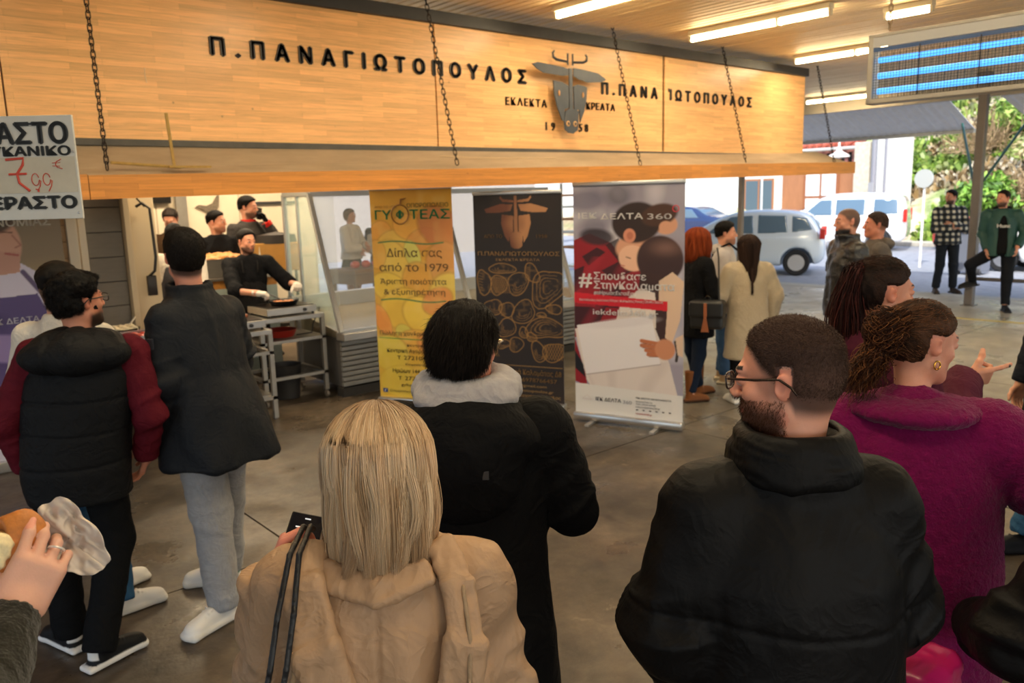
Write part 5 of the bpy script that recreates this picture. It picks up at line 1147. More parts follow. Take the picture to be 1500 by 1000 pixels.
tag(MB().box((30.0, 13.0, -.04), (30.4, 14.3, 4.2), bev=.02).build('trim_9', m_wh), kind='structure')
# slope behind the street
def hz(x, y): return 0.0+np.clip((x-28.5), 0, 99)*.62+.9*vnoise(np.stack([x, y, 0*x], -1).reshape(-1, 3), (.22, .22, 1)).reshape(x.shape)*np.clip((x-28.5)/3, 0, 1)+.3*vnoise(np.stack([x, y, 0*x], -1).reshape(-1, 3), (.9, .9, 1)).reshape(x.shape)*np.clip((x-28.5)/2, 0, 1)
gx, gy = np.meshgrid(np.linspace(28.3, 62, 110), np.linspace(-34, 40, 200), indexing='ij'); gz = hz(gx, gy)-.05
i = np.arange(gx.size).reshape(gx.shape); F = np.stack([i[:-1, :-1].ravel(), i[1:, :-1].ravel(), i[1:, 1:].ravel(), i[:-1, 1:].ravel()], 1); P = np.stack([gx, gy, gz], -1).reshape(-1, 3)
n1 = vnoise(P, (1.1, 1.1, 1.1)); n2 = vnoise(P+9, (.35, .35, .35)); n3 = vnoise(P, (3.5, 3.5, 3.5)); c = np.tile(lin('cfc3ac'), (len(P), 1))
for m_, cc, t0 in ((n2+.4*n1, '7f9850', .0), (-n2+.5*n3, '8f7c5c', .1), (n1+.5*n3, 'ddd4c2', .3), (n3-.2*n2, '8a8a60', .45)):
    w_ = ss(m_, t0, t0+.25)[:, None]*.85; c = c*(1-w_)+lin(cc)*w_
hl = mk('hillside', P, F, mat('hillside', attr=True, rough=.95, bump=.8, bscale=6, var=.3, vscale=4), None, c); tag(hl, kind='structure')
m_leaf = mat('leaf', attr=True, rough=.6)
def bush(x, y, r, seed, lab, n=1500, cols=('6f9a34', '93b84c', '4f7430')):
    r_ = np.random.default_rng(seed); z = float(hz(np.array([[x]]), np.array([[y]]))[0, 0])
    o = empty('bush', (x, y, z), 0, lab, 'bush', 'bushes on the sunny slope')
    d = r_.normal(size=(n, 3)); d /= np.linalg.norm(d, axis=1)[:, None]; d[:, 2] = np.abs(d[:, 2]); k = 1+.35*vnoise(d+seed, (2.5, 2.5, 2.5))
    c0 = d*(r*k*(.55+.45*r_.random(n)**.5))[:, None]*np.array((1, 1, .9)); a = r_.normal(size=(n, 3)); a /= np.linalg.norm(a, axis=1)[:, None]; b = np.cross(a, r_.normal(size=(n, 3))); b /= np.linalg.norm(b, axis=1)[:, None]
    s = (.10+.08*r_.random((n, 1))); P = np.stack([c0-a*s, c0-b*s*.4, c0+a*s, c0+b*s*.4], 1).reshape(-1, 3); F = np.arange(n*4).reshape(n, 4)
    col = np.array([lin(q) for q in cols])[r_.integers(0, len(cols), n)]*(.7+.6*r_.random((n, 1)))
    f = mk('foliage', P, F, m_leaf, o, np.repeat(col, 4, 0), smooth=False); f['kind'] = 'stuff'
    mb = MB()
    for q in range(5):
        t = q*1.26+seed; mb.tube([(0, 0, -.2), (.25*r*math.cos(t), .25*r*math.sin(t), r*.4), (.5*r*math.cos(t), .5*r*math.sin(t), r*.75)], [.04, .03, .012], 5)
    mb.build('stem', mat('bark', '6b5238', rough=.9), o)
BS = ((30.0, 10.3, 1.1, 'dark green bush low beside the red car'), (32.5, 9.0, 1.5, 'large bright bush in the middle of the slope'), (34.5, 10.8, 1.4, 'leafy bush high on the slope left of the big one'), (36.5, 7.0, 1.9, 'bushy green clump under the awning edge'), (38.5, 12.0, 1.8, 'green clump at the top of the slope near the awning'),
      (33.0, 6.4, 1.1, 'bush right behind the street pole'), (31.5, 4.2, 1.0, 'low bush right of the street pole'), (35.0, 3.0, 1.3, 'bush on the slope above the man in the green jacket'), (38.0, 2.2, 1.6, 'bush near the right awning on the upper slope'), (33.5, .8, 1.2, 'bush at the right edge of the picture'),
      (41.0, 9.0, 2.2, 'wide bush on the crest of the slope'), (42.0, 15, 2.4, 'tall bush on the crest above the street building'), (31.2, 7.9, .8, 'small bush at the foot of the slope by the checked-shirt man'))
for q, (x, y, r, lab) in enumerate(BS): bush(x, y, r, q+1, lab, int(700+700*r), (('6f9a34', '93b84c', '4f7430'), ('a8b070', '8a9a4c', 'c8b888'), ('86a840', 'b2c868', '5f8434'))[q % 3])
# bare shrubs: tan twig tangles
def twigs(x, y, r, seed, lab):
    r_ = np.random.default_rng(seed); z = float(hz(np.array([[x]]), np.array([[y]]))[0, 0]); n = 260
    a = r_.normal(size=(n, 3))*np.array((.3, .3, .1)); d = r_.normal(size=(n, 3))+np.array((0, 0, 1.2)); d /= np.linalg.norm(d, axis=1)[:, None]
    paths = a[:, None, :]*r+np.cumsum(np.concatenate([np.zeros((n, 1, 3)), (d[:, None, :]+r_.normal(size=(n, 6, 3))*.45)*r*.13], 1), 1)
    o = ribbons('dry_shrub', paths, np.full(n, .018), mat('twig', attr=True, rough=.9), None, np.tile(lin('b59a74'), (n, 1))*(.6+.6*r_.random((n, 1)))); o.location = (x, y, z); tag(o, lab, 'shrub', 'dry shrubs on the slope')
for q, (x, y, r, lab) in enumerate(((30.6, 9.2, 1.3, 'dry tan shrub at the foot of the slope left of the checked-shirt man'), (33.2, 11.6, 1.5, 'dry tan shrub beside the end of the white wall'), (31.3, 6.6, 1.2, 'dry tan shrub just behind the street pole'), (34.6, 4.6, 1.7, 'dry tan shrub halfway up right of the street pole'), (31.8, 1.9, 1.3, 'dry tan shrub right of the green-jacketed man'))): twigs(x, y, r, 50+q, lab)
# ground cover on the slope: grass tufts, dead leaves and weeds
r_ = np.random.default_rng(77); n = 26000; vx = 28.6+16*r_.random(n)**1.3; vy = r_.uniform(-6, 15, n); vx = np.where((vy > 12) & (vx < 31.5), vx+3.2, vx); vz = hz(vx[:, None], vy[:, None])[:, 0]
p0 = np.stack([vx, vy, vz], 1); patch = vnoise(p0, (.55, .55, .3))+.5*vnoise(p0+5, (1.7, 1.7, 1)); d = r_.normal(size=(n, 3)); d[:, 2] = np.abs(d[:, 2])+.6; d /= np.linalg.norm(d, axis=1)[:, None]; sd_ = np.cross(d, r_.normal(size=(n, 3))); sd_ /= np.linalg.norm(sd_, axis=1)[:, None]
L = (.16+.22*r_.random((n, 1))); P = np.stack([p0-sd_*L*.3, p0+sd_*L*.3, p0+d*L+sd_*L*.2, p0+d*L-sd_*L*.2], 1).reshape(-1, 3)
cg = np.array([lin(c_) for c_ in ('7fa03c', 'a4b85c', '5d7c2e')])[r_.integers(0, 3, n)]; ct = np.array([lin(c_) for c_ in ('c9b690', '9a8058', 'e0d6c0', '6e5a3e')])[r_.integers(0, 4, n)]
w_ = ss(patch, -.12, .10)[:, None]; cc = (cg*w_+ct*(1-w_))*(.6+.7*r_.random((n, 1))); o = mk('ground_cover', P, np.arange(n*4).reshape(n, 4), mat('leaf'), None, np.repeat(cc, 4, 0), smooth=False); tag(o, 'grass tufts, weeds and dry leaves covering the sunny slope', 'vegetation', kind='stuff')
# low guard kerb and far pavement
tag(MB().box((27.6, -20, -.04), (28.4, 14.2, .10), bev=.02).build('trim_10', mat('pavement', 'b9b3a6', rough=.85, var=.15)), kind='structure')
# white hall/back street seen through the counter glass
tag(MB().box((2, 24, -.04), (22, 24.5, 5)).build('trim_11', mat('far_wall', 'b5aca0', rough=.8, var=.1)), kind='structure')
tag(MB().tube([(7.5, 15, 0), (7.5, 15, 3.7)], .06, 8).build('roof_post', m_post, smooth=True), 'slim roof post behind the stall on the far side', 'post')
# ---------------------------------------------------------------- cars
def poly2(x, z, pts):
    d = None; n = len(pts); s = np.ones(np.broadcast(x, z).shape)
    for i in range(n):
        ax, az = pts[i]; bx_, bz = pts[(i+1) % n]; ex, ez = bx_-ax, bz-az; wx, wz = x-ax, z-az
        t = np.clip((wx*ex+wz*ez)/(ex*ex+ez*ez), 0, 1); q = (wx-ex*t)**2+(wz-ez*t)**2; d = q if d is None else np.minimum(d, q)
    return np.where(inpoly(x, z, pts), -1, 1)*np.sqrt(d)
def round_poly(pts, k=2):
    for _ in range(k): pts = [q for a, b in zip(pts, pts[1:]+pts[:1]) for q in ((a[0]*.75+b[0]*.25, a[1]*.75+b[1]*.25), (a[0]*.25+b[0]*.75, a[1]*.25+b[1]*.75))]
    return pts
def car(name, loc, ang, lab, paint, prof, wins, wheels, W=1.68, belt=.88, H=1.5, res=.035, rw=.30, lights=None, cat='car'):
    # local: x = length (front at +x), y = width, z up
    o = empty(name, loc, R(ang), lab, cat); pp_ = round_poly(prof); hw = W/2
    def half(z): return np.where(z > belt, hw-.02-(z-belt)*.30, hw-.05*np.clip((.45-z)/.3, 0, 1)**2)
    xs0, xs1 = min(p[0] for p in prof), max(p[0] for p in prof)
    def body(x, y, z, off=0.):
        dp = poly2(x+0*z, z+0*x, pp_); tp = np.clip((np.abs(x)-(xs1-.75))/.75, 0, 1)**2*.16
        dy = np.abs(y)-(half(z)-tp); a = np.maximum(dp, dy); h = np.maximum(.14-np.abs(dp-dy), 0)/.14
        return a+h*h*.14*.25+.01-off
    bb = (np.array((xs0-.05, -hw-.03, .12)), np.array((xs1+.05, hw+.03, H+.1)))
    A = [(lambda x, y, z: body(x, y, z), *bb, 0, 'u')]
    for wx in wheels:
        for sy in (-1, 1): A.append(cap((wx, sy*(hw-.26), rw), (wx, sy*(hw+.1), rw), rw+.05, rw+.05, .02, op='s'))
    sdfobj('body', A, res, mat('paint_'+paint, paint, rough=.22, metal=.2, coat=.8), o)
    mg = mat('car_glass', '5c7486', rough=.08, metal=.1, spec=.9)
    for nm, pts, side in wins:
        pr_ = pts
        for sy in ((-1, 1) if side else (0,)):
            def fn(x, y, z, sy=sy, pr_=pr_):
                b = body(x, y, z, .012); w = poly2(x+0*z, z+0*x, pr_) if side else None
                d = np.maximum(b, -(b+.05))
                if side: return np.maximum(np.maximum(d, w), .25-sy*y)
                return np.maximum(np.maximum(d, poly2(x+0*z, z+0*x, pr_)), np.abs(y)-(half(z)-.14))
            sdfobj(nm, [(fn, *bb, 0, 'u')], res*.8, mg, o)
    for wx in wheels:
        for sy in (-1, 1):
            Mx = Matrix.Translation((wx, sy*(hw-.11), rw))@Matrix.Rotation(R(-90*sy), 4, 'X')
            t = MB().lathe([(rw*.60, -.08), (rw*.92, -.09), (rw, -.06), (rw, .06), (rw*.92, .09), (rw*.62, .085), (rw*.60, .06)], (0, 0, 0), 28, Mx).build('wheel', mat('tyre', '1d1d1f', rough=.8), o, smooth=True)
            r_ = MB(); r_.lathe([(0, .055), (rw*.15, .06), (rw*.15, .03), (rw*.60, .0)], (0, 0, 0), 24, Mx)
            for k in range(5):
                Mk = Mx@Matrix.Rotation(k*2*math.pi/5, 4, 'Z'); r_.box((rw*.1, -rw*.10, .03), (rw*.6, rw*.10, .065), bev=.008, M=Mk)
            r_.lathe([(rw*.56, .02), (rw*.62, .085), (rw*.56, .085)], (0, 0, 0), 28, Mx); r_.build('rim', mat('rim', 'd4d6da', rough=.3, metal=.8), t)
    for nm, lo, hi, c_ in lights or ():
        for sy in (-1, 1):
            y0, y1 = sorted((sy*lo[1], sy*hi[1])); MB().box((lo[0], y0, lo[2]), (hi[0], y1, hi[2]), bev=.02).build(nm, mat('light_'+c_, c_, rough=.2), o)
    for sy in (-1, 1): MB().sphere((xs1-1.45, sy*(hw+.10), belt+.06), .085, 10, (.7, 1, .75)).build('wing_mirror', mat('paint_'+paint), o, smooth=True)
    return o
# small hatchback (front towards +x local)
P1 = [(-1.88, .35), (-1.90, .75), (-1.80, 1.0), (-1.55, 1.42), (-1.1, 1.52), (-.2, 1.54), (.35, 1.45), (1.15, 1.02), (1.75, .84), (1.92, .65), (1.94, .30), (1.6, .2), (-1.6, .2)]
W1 = [('side_window', [(-.28, .98), (-.26, 1.40), (.25, 1.37), (.78, 1.02), (.75, .98)], True), ('side_window', [(-1.05, .99), (-1.0, 1.38), (-.36, 1.41), (-.36, .98)], True), ('quarter_window', [(-1.60, 1.05), (-1.45, 1.32), (-1.12, 1.38), (-1.14, 1.0)], True), ('windscreen', [(.40, 1.50), (.30, 1.38), (1.12, .95), (1.25, 1.05)], False), ('rear_window', [(-2, 1.05), (-1.75, 1.02), (-1.5, 1.38), (-1.6, 1.5)], False)]
car('hatchback_car', (17.35, 11.35, -.04), 117, 'pale blue hatchback parked along the kerb behind the chatting group', 'd9e6f0', P1, W1, (-1.25, 1.25), lights=(('tail_light', (-1.86, .72, .84), (-1.74, .805, 1.08), 'c23028'), ('headlight', (1.62, .45, .66), (1.86, .76, .80), 'e4ecf0')))
P2_ = [(-2.15, .35), (-2.18, .9), (-2.12, 1.5), (-1.95, 1.78), (-.6, 1.84), (.3, 1.78), (1.05, 1.18), (1.85, 1.02), (2.15, .8), (2.18, .35), (1.8, .24), (-1.8, .24)]
W2 = [('side_window', [(.0, 1.12), (.02, 1.62), (.38, 1.60), (.88, 1.15), (.86, 1.12)], True), ('side_window', [(-.95, 1.12), (-.95, 1.62), (-.1, 1.63), (-.1, 1.12)], True), ('rear_side_window', [(-1.9, 1.15), (-1.86, 1.60), (-1.2, 1.62), (-1.2, 1.15)], True), ('windscreen', [(.38, 1.80), (.28, 1.70), (1.0, 1.12), (1.15, 1.22)], False)]
car('white_van', (25.4, 13.2, -.04), 108, 'white passenger van parked on the far side of the street', 'e9e9e6', P2_, W2, (-1.4, 1.4), W=1.8, belt=1.05, H=1.9, rw=.32, lights=(('tail_light', (-2.16, .76, .9), (-2.05, .865, 1.3), 'c03028'),))
P3 = [(-2.1, .35), (-2.15, .8), (-2.0, 1.02), (-1.35, 1.10), (-.8, 1.42), (.1, 1.46), (.9, 1.08), (1.8, .92), (2.15, .7), (2.15, .32), (1.8, .2), (-1.8, .2)]
W3 = [('side_window', [(-.15, .98), (-.15, 1.34), (.1, 1.36), (.72, 1.0), (.7, .98)], True), ('side_window', [(-1.15, 1.0), (-.75, 1.33), (-.25, 1.35), (-.25, .98)], True), ('windscreen', [(.12, 1.44), (.05, 1.34), (.9, .98), (1.0, 1.08)], False), ('rear_window', [(-1.5, 1.05), (-1.35, 1.0), (-.8, 1.34), (-.85, 1.44)], False)]
car('dark_blue_car', (26.2, 19.8, -.04), 90, 'dark blue saloon car far across the street behind the canopy post', '2f3f66', P3, W3, (-1.3, 1.3), belt=.9, H=1.5)
car('white_car', (21.3, 5.35, -.04), 91, 'white saloon car across the road between the two standing men', 'e6e8ea', P3, W3, (-1.3, 1.3), belt=.9, H=1.5, lights=(('headlight', (1.85, .5, .62), (2.08, .78, .78), 'dfe8ee'),))
tb = empty('litter_bin', (19.6, 6.95, -.04), 0, 'grey wheeled litter bin in front of the white saloon car', 'bin')
MB().prism([(-.24, .08), (.24, .08), (.30, .92), (-.30, .92)], -.28, .28, 'y').build('bin_body', mat('bin_grey', '6f7480', rough=.5), tb); MB().box((-.33, -.31, .92), (.33, .31, .98), bev=.02).build('lid', mat('bin_grey'), tb)
for y in (-.22, .22): MB().tube([(-.2, y-.03, .08), (-.2, y+.03, .08)], .08, 12).build('wheel', m_let, tb)
sp_ = empty('white_sign_pole', (20.6, 8.5, -.04), 0, 'white pole with a pale round sign beside the checked-shirt man', 'pole'); MB().tube([(0, 0, 0), (0, 0, 2.3)], .03, 8).build('pole', m_wh, sp_, smooth=True); MB().lathe([(0, -.02), (.22, -.02), (.22, .02), (0, .02)], (0, 0, 0), 24, Matrix.Translation((-.05, 0, 2.15))@Matrix.Rotation(R(90), 4, 'Y')).build('sign_disc', mat('disc_pale', 'b9bcb6', rough=.5), sp_)
# ================================================================ THE PEOPLE
def W2L(loc, face, p):
    a = R(face-90); d = np.array(p, float)-np.array(loc, float); c, s = math.cos(a), math.sin(a); return (c*d[0]+s*d[1], -s*d[0]+c*d[1], d[2])
def az2l(face, az, z=0.):   # world azimuth -> local direction
    t = R(az-face+90); return (math.cos(t), math.sin(t), z)
def cloth(name, col, rough=.8, bs=350, b=.25, var=.06, sheen=.0, vs=6, spec=.10, stretch=(1, 1, 1), crease=.45): return mat(name, col, crease=crease, rough=rough, bump=b, bscale=bs, var=var, vscale=vs, sheen=sheen, spec=spec, stretch=stretch)
def mk_disp(m, fr=(8, 8, 4), amp=.010, arm=.010, quilt=None, seams=(), noise=0., flare=0., nf=80):
    J = m.J
    def f(P):
        d = folds(P, fr, amp)
        ta = np.full(len(P), -1.); w = np.zeros(len(P))
        for sd in 'RL':
            for a, b in (('sh', 'el'), ('el', 'wr')):
                t, q = seg_t(P, J[a+sd], J[b+sd]); wt = ss(.13-q, 0, .04)*(np.abs(P[:, 0]-m.J['chest'][0]) > .12); L = np.linalg.norm(J[b+sd]-J[a+sd])
                u = t*L; bend = np.exp(-((t-(1 if a == 'sh' else 0))*L/.11)**2)
                r_ = ridged(np.stack([u+P[:, 0]*.35, P[:, 1]*.4, P[:, 2]*.25+(.3 if sd == 'R' else 0)], 1), (17, 9, 9))
                d = d*(1-.5*wt*.5)+arm*wt*(.45+.9*bend)*r_*.5
        if quilt:
            z0, pitch, A = quilt; ph = (P[:, 2]-z0+.006*vnoise(P, (6, 6, 6)))/pitch; s_ = np.abs(np.sin(math.pi*ph)); d = d+A*(s_**.45-.75)
        for z0, wdt, A in seams:
            d = d-A*np.exp(-((P[:, 2]-z0-.008*vnoise(P, (4, 4, 4)))/wdt)**2)
        if noise: d = d+noise*vnoise(P, (nf, nf, nf))
        return d
    return f
def tdisp(amp=.010, fr=(7, 7, 11)):
    return lambda P: folds(P, fr, amp)*(.5+.8*ss(.35-P[:, 2], 0, .3))
def STD(r=1., hem=.80, w=.0, hips=.0): # coat profile rows (z, rx, ry, cx, cy)
    return [(hem, (.205+hips)*r, (.150+hips*.6)*r, 0, 0), (.95, (.195+hips*.6)*r, .145*r, 0, 0), (1.12, .180*r, .132*r, 0, 0), (1.28, .190*r, .135*r, 0, 0), (1.39, .180*r, .122*r, 0, -.005), (1.455, .125*r, .100*r, 0, -.005), (1.50, .082*r, .080*r, 0, 0)]
C_BLACK = '141416'
# ---- 1 man in quilted vest
loc, fc = (.74, 3.79, 0), 62
A_ = Man('person', loc, fc, H=1.67, bulk=1.0, label='bearded man in a black quilted vest with maroon sleeves, seen from behind', hyaw=42, hpitch=4, lean=(.075, .01), skin=(.74, .50, .40), hres=.0045, hd=.005,
  J={'elR': (.32, -.02, 1.07), 'wrR': (.27, .07, .85), 'elL': (-.25, .0, 1.07), 'wrL': (-.22, .08, .84), 'anR': W2L(loc, fc, (.70, 3.60, .085)), 'anL': W2L(loc, fc, (.64, 3.84, .085)), 'toeR': az2l(fc, 18), 'toeL': az2l(fc, 108), 'knR': (.12, .0, .50), 'knL': (-.12, .02, .50), 'hfR': (-.4, .2, -1), 'hfL': (.4, .2, -1)})
A_.build_body(paint_beard((.05, .03, .025), .95, .9, (.10, .07, .06)))
curl = lambda P, N: .008*vnoise(P, (38, 38, 38))+.004*vnoise(P, (90, 90, 90))
A_.hair(t_short(.028, .016, -.075), (.022, .017, .015), disp=curl)
A_.stubble(9000, .022, (.07, .05, .045), comb=lambda h: np.stack([vnoise(h, (30, 30, 30)), vnoise(h+5, (30, 30, 30)), vnoise(h+9, (30, 30, 30))-.4], 1)*1.2, up=.5, width=.0013)
A_.glasses(mat('frame_black', '1a1512', rough=.3))
A_.jacket('maroon_shirt', cloth('maroon_shirt', '561420', .75), STD(.92, .86), sl=(.072, .062, .050), cuff=.0, disp=mk_disp(A_, arm=.016))
n_ = A_.J['neck']
A_.jacket('quilted_vest', cloth('vest_black', '17181a', .62, 60, .15), [(.755, .215, .165, 0, 0), (.9, .232, .178, 0, 0), (1.05, .232, .175, 0, 0), (1.2, .235, .172, 0, 0), (1.33, .232, .160, 0, 0), (1.42, .19, .135, 0, 0), (1.47, .14, .115, 0, 0), (1.51, .10, .10, 0, 0)], sleeves=False, sh=.058, res=.007,
  disp=mk_disp(A_, fr=(7, 7, 5), amp=.007, arm=0, seams=((.88, .008, .007), (1.02, .007, .006), (1.16, .007, .007), (1.28, .006, .003))))
def vd(P):
    a = np.arctan2(P[:, 0]-n_[0], -(P[:, 1]-n_[1])); return folds(P, (9, 9, 9), .005)+.012*(np.abs(np.sin((a+.4)*3.2))**.4-.8)
sdfobj('hood', [ell((n_[0], n_[1]-.105, n_[2]-.045), (.215, .125, .085)), ell((n_[0], n_[1]-.02, n_[2]+.0), (.17, .13, .065), .05), ell((n_[0]+.05, n_[1]+.03, n_[2]+.03), (.085, .085, .07), .02, op='s')], .006, cloth('vest_black', 0), A_.root, disp=vd)
A_.trousers('trousers', cloth('trouser_black', '0e0f11', .8), r=(.10, .082, .068), hipr=(.175, .125), disp=tdisp(.008), end=-.01)
def pt_vest(q, c):
    h_ = (q[:, 1] < -.03) & (q[:, 2] > .05); c[h_] = lin('d8d6d2')
for sd in 'RL': A_.shoe(sd, '141416', 'dcdad6', paint=pt_vest)
# ---- 2 man in blue jeans in front of him
loc, fc = (.84, 4.22, 0), 40
B_ = Man('person', loc, fc, H=1.69, label='man with faded haircut and white collar in blue jeans, half hidden behind the vested man', hyaw=-5, skin=(.78, .55, .45), J={'toeR': az2l(fc, 5), 'toeL': az2l(fc, 20), 'anR': W2L(loc, fc, (.90, 4.02, .085)), 'anL': W2L(loc, fc, (.92, 4.28, .085))})
B_.build_body(paint_beard(amt=0, stub=.85, stubcol=(.13, .09, .07))); B_.hair(t_short(.022, .002, -.01), (.06, .045, .035), disp=lambda P, N: .003*vnoise(P, (60, 60, 60)))
B_.jacket('shirt', cloth('shirt_cream', 'cfc8bc', .8), STD(.95, .84), sl=(.066, .056, .048), collar=(.082, .078, -.03, .05, .0), disp=mk_disp(B_))
B_.trousers('jeans', cloth('jeans_blue', '2f5577', .85, 300, .3, .15), disp=tdisp(), end=-.01)
for sd in 'RL': B_.shoe(sd, 'd8d6d2', 'cfcdc8')
# ---- 3 man in dark jacket and grey joggers
loc, fc = (1.33, 3.76, 0), 112
D_m = Man('person', loc, fc, H=1.84, label='tall man in a dark waxed jacket and grey sweatpants with a hand in his pocket', hyaw=28, hpitch=2, lean=(-.03, .03), skin=(.80, .55, .46), hres=.004, hd=.005, res=.01,
  J={'shL': (-.19, .03, 1.455), 'elL': (-.235, .02, 1.17), 'wrL': (-.215, .10, .895), 'hfL': (.2, .05, -1), 'hnL': (-1, -.2, 0), 'shR': (.16, .02, 1.455), 'elR': (.235, .05, 1.20), 'wrR': (.22, .14, .95),
     'anL': W2L(loc, fc, (1.25, 3.61, .09)), 'anR': W2L(loc, fc, (1.42, 3.98, .09)), 'toeL': az2l(fc, 200), 'toeR': az2l(fc, 148), 'hipL': (-.10, 0, .94), 'hipR': (.09, 0, .94), 'knL': W2L(loc, fc, (1.26, 3.70, .52)), 'knR': W2L(loc, fc, (1.40, 3.88, .52))}, fingers={'L': [(15, 20, 15)]*4+[(10, 20)]})
D_m.build_body(paint_beard((.2, .13, .1), .5, .92, (.12, .085, .075), -.105))
D_m.hair(t_short(.016, .009, -.095), (.05, .038, .033), disp=lambda P, N: .0015*vnoise(P, (70, 70, 70)))
D_m.stubble(18000, .008, (.13, .10, .085), comb=(0, .2, -.5), up=.5, width=.0011)
def jd(P):
    base = mk_disp(D_m, fr=(6, 6, 2.2), amp=.014, arm=.020)(P); return base+.012*ss(1.0-P[:, 2], 0, .2)*np.sin(np.arctan2(P[:, 1], P[:, 0])*6+P[:, 2]*3)
D_m.jacket('jacket', cloth('jacket_slate', '1b1e23', .6, 500, .15, .08, spec=.14, crease=.3), [(.745, .265, .235, 0, -.035), (.85, .25, .215, 0, -.03), (1.0, .225, .185, 0, -.015), (1.15, .205, .155, 0, 0), (1.30, .20, .142, 0, 0), (1.40, .185, .128, 0, 0), (1.455, .13, .105, 0, 0), (1.50, .085, .085, 0, 0)], sl=(.076, .072, .058), sh=.056, cuff=-.02, collar=(.090, .098, -.05, .055, .012), disp=jd, res=.007)
D_m.trousers('sweatpants', cloth('grey_marl', '96979a', .95, 500, .35, .08, .2, 40), r=(.105, .088, .062), hipr=(.18, .135), disp=tdisp(.016, (6, 6, 8)), end=-.02)
def pt_white(q, c):
    g = (q[:, 1] < -.025) & (q[:, 2] > .055) & (q[:, 2] < .10); c[g] = lin('3e7a5c')
for sd in 'RL': D_m.shoe(sd, 'e2e1de', 'd9d7d2', paint=pt_white)
m_ = MB(); e_ = D_m.J['elL']*.35+D_m.J['shL']*.65; m_.box((-.02, -.0, -.025), (.02, .006, .025), bev=.002, M=Matrix.Translation((e_[0]-.085, e_[1]-.01, e_[2]))@Matrix.Rotation(R(-75), 4, 'Z')).build('sleeve_patch', cloth('patch', '3c3e44', .5), D_m.root)
# ---- 4 person with the sandwich (outside the frame, right arm reaches in)
loc, fc = (-.32, .93, 0), 78
S_ = Man('person', loc, fc, H=1.78, label='person in a dark knitted sweater holding a half-eaten sandwich at the left edge', hyaw=-20, skin=(.86, .66, .57), hd=.003, hres=.006,
  J={'shR': W2L(loc, fc, (-.15, .95, 1.40)), 'elR': W2L(loc, fc, (.045, 1.13, 1.265)), 'wrR': W2L(loc, fc, (.150, 1.345, 1.350)), 'hfR': W2L((0, 0, 0), fc, (.52, .10, .72)), 'hnR': W2L((0, 0, 0), fc, (-.05, -.90, .12))},
  fingers={'R': [(20, 28, 22, 6), (28, 38, 28, 3), (34, 46, 34, -2), (48, 62, 40, -10), (30, 30)]})
S_.build_body(paint_beard(amt=.5, stub=.5)); S_.hair(t_short(.03, .015, -.06), (.05, .035, .03))
S_.jacket('sweater', cloth('sweater_olive', '27261f', .95, 220, .8, .15, .2), STD(.95, .84), sl=(.072, .060, .040), cuff=-.004, disp=mk_disp(S_, arm=.01, noise=.002, nf=160), res=.006)
S_.trousers('trousers', cloth('trouser_grey', '33343a'), disp=tdisp()); [S_.shoe(sd, '222222', 'cccccc') for sd in 'RL']
hm = np.stack([(-np.cross(nrm(S_.J['hfR']), nrm(S_.J['hnR']-nrm(S_.J['hfR'])*(nrm(S_.J['hfR'])@S_.J['hnR'])))), nrm(S_.J['hfR']), nrm(S_.J['hnR']-nrm(S_.J['hfR'])*(nrm(S_.J['hfR'])@S_.J['hnR']))], 1)
hp_ = lambda a, b, c: S_.J['wrR']+hm@np.array((a, b, c))
rg = MB(); rc_ = hp_(-.0125, .108, -.010); rx_ = hm@np.array((1., -.05, 0)); ry_ = hm@np.array((0, .45, 1.)); ry_ /= np.linalg.norm(ry_)
rg.tube([rc_+.0112*(math.cos(a)*rx_+math.sin(a)*ry_) for a in np.linspace(0, 2*math.pi, 21)], .0019, 6, False).build('ring', mat('ring_white', 'e6e0da', rough=.25, metal=.3), S_.root, smooth=True)
# sandwich & paper (world space)
def l2w(loc, fc, p):
    a = R(fc-90); c, s = math.cos(a), math.sin(a); return np.array((loc[0]+c*p[0]-s*p[1], loc[1]+s*p[0]+c*p[1], p[2]))
sc_ = l2w(loc, fc, hp_(.040, .085, -.036)); a = R(fc-90); Rz = np.array([[math.cos(a), -math.sin(a), 0], [math.sin(a), math.cos(a), 0], [0, 0, 1]]); HW = Rz@hm
sw = empty('sandwich', tuple(sc_), 0, 'half-eaten golden bread roll sandwich held in a hand at the left edge', 'sandwich')
sdfobj('bread', [ell((0, 0, 0), (.045, .062, .028), 0, HW), ell(HW@np.array((.045, .01, .012)), (.025, .03, .035), .006, op='s')], .0035, mat('bread', 'b9712e', rough=.5, var=.3, vscale=40, bump=.4, bscale=90), sw, disp=lambda P: .004*vnoise(P, (45, 45, 45)))
sdfobj('filling', [ell(HW@np.array((.024, -.016, .012)), (.030, .042, .022), 0, HW)], .003, mat('filling', 'e4d3a6', rough=.6, var=.25, vscale=60), sw, disp=lambda P: .008*vnoise(P, (90, 90, 90)))
for q in range(5): sdfobj('lettuce_shred', [ell(HW@np.array((.045+.004*q, -.03+.016*q, .028)), (.006, .010, .005), 0, HW)], .0025, mat('lettuce'), sw)
gx_, gy_ = np.meshgrid(np.linspace(0, 2*math.pi, 72), np.linspace(.02, 1, 30), indexing='ij'); U = gx_.ravel(); V = gy_.ravel(); q3 = np.stack([V*np.cos(U), V*np.sin(U), 0*U], 1)
rr_ = V*(1+.10*np.sin(3*U+1)+.06*np.sin(7*U)+.12*vnoise(q3*2, (1.5, 1.5, 1)))
pw = np.stack([-.030-.058*rr_*np.cos(U), .125+.046*rr_*np.sin(U)-.02*np.cos(U)*V, -.045+.035*V*np.cos(U)+.014*vnoise(q3, (3, 3, 1))+.010*ridged(q3, (4.5, 4.5, 1))], 1)
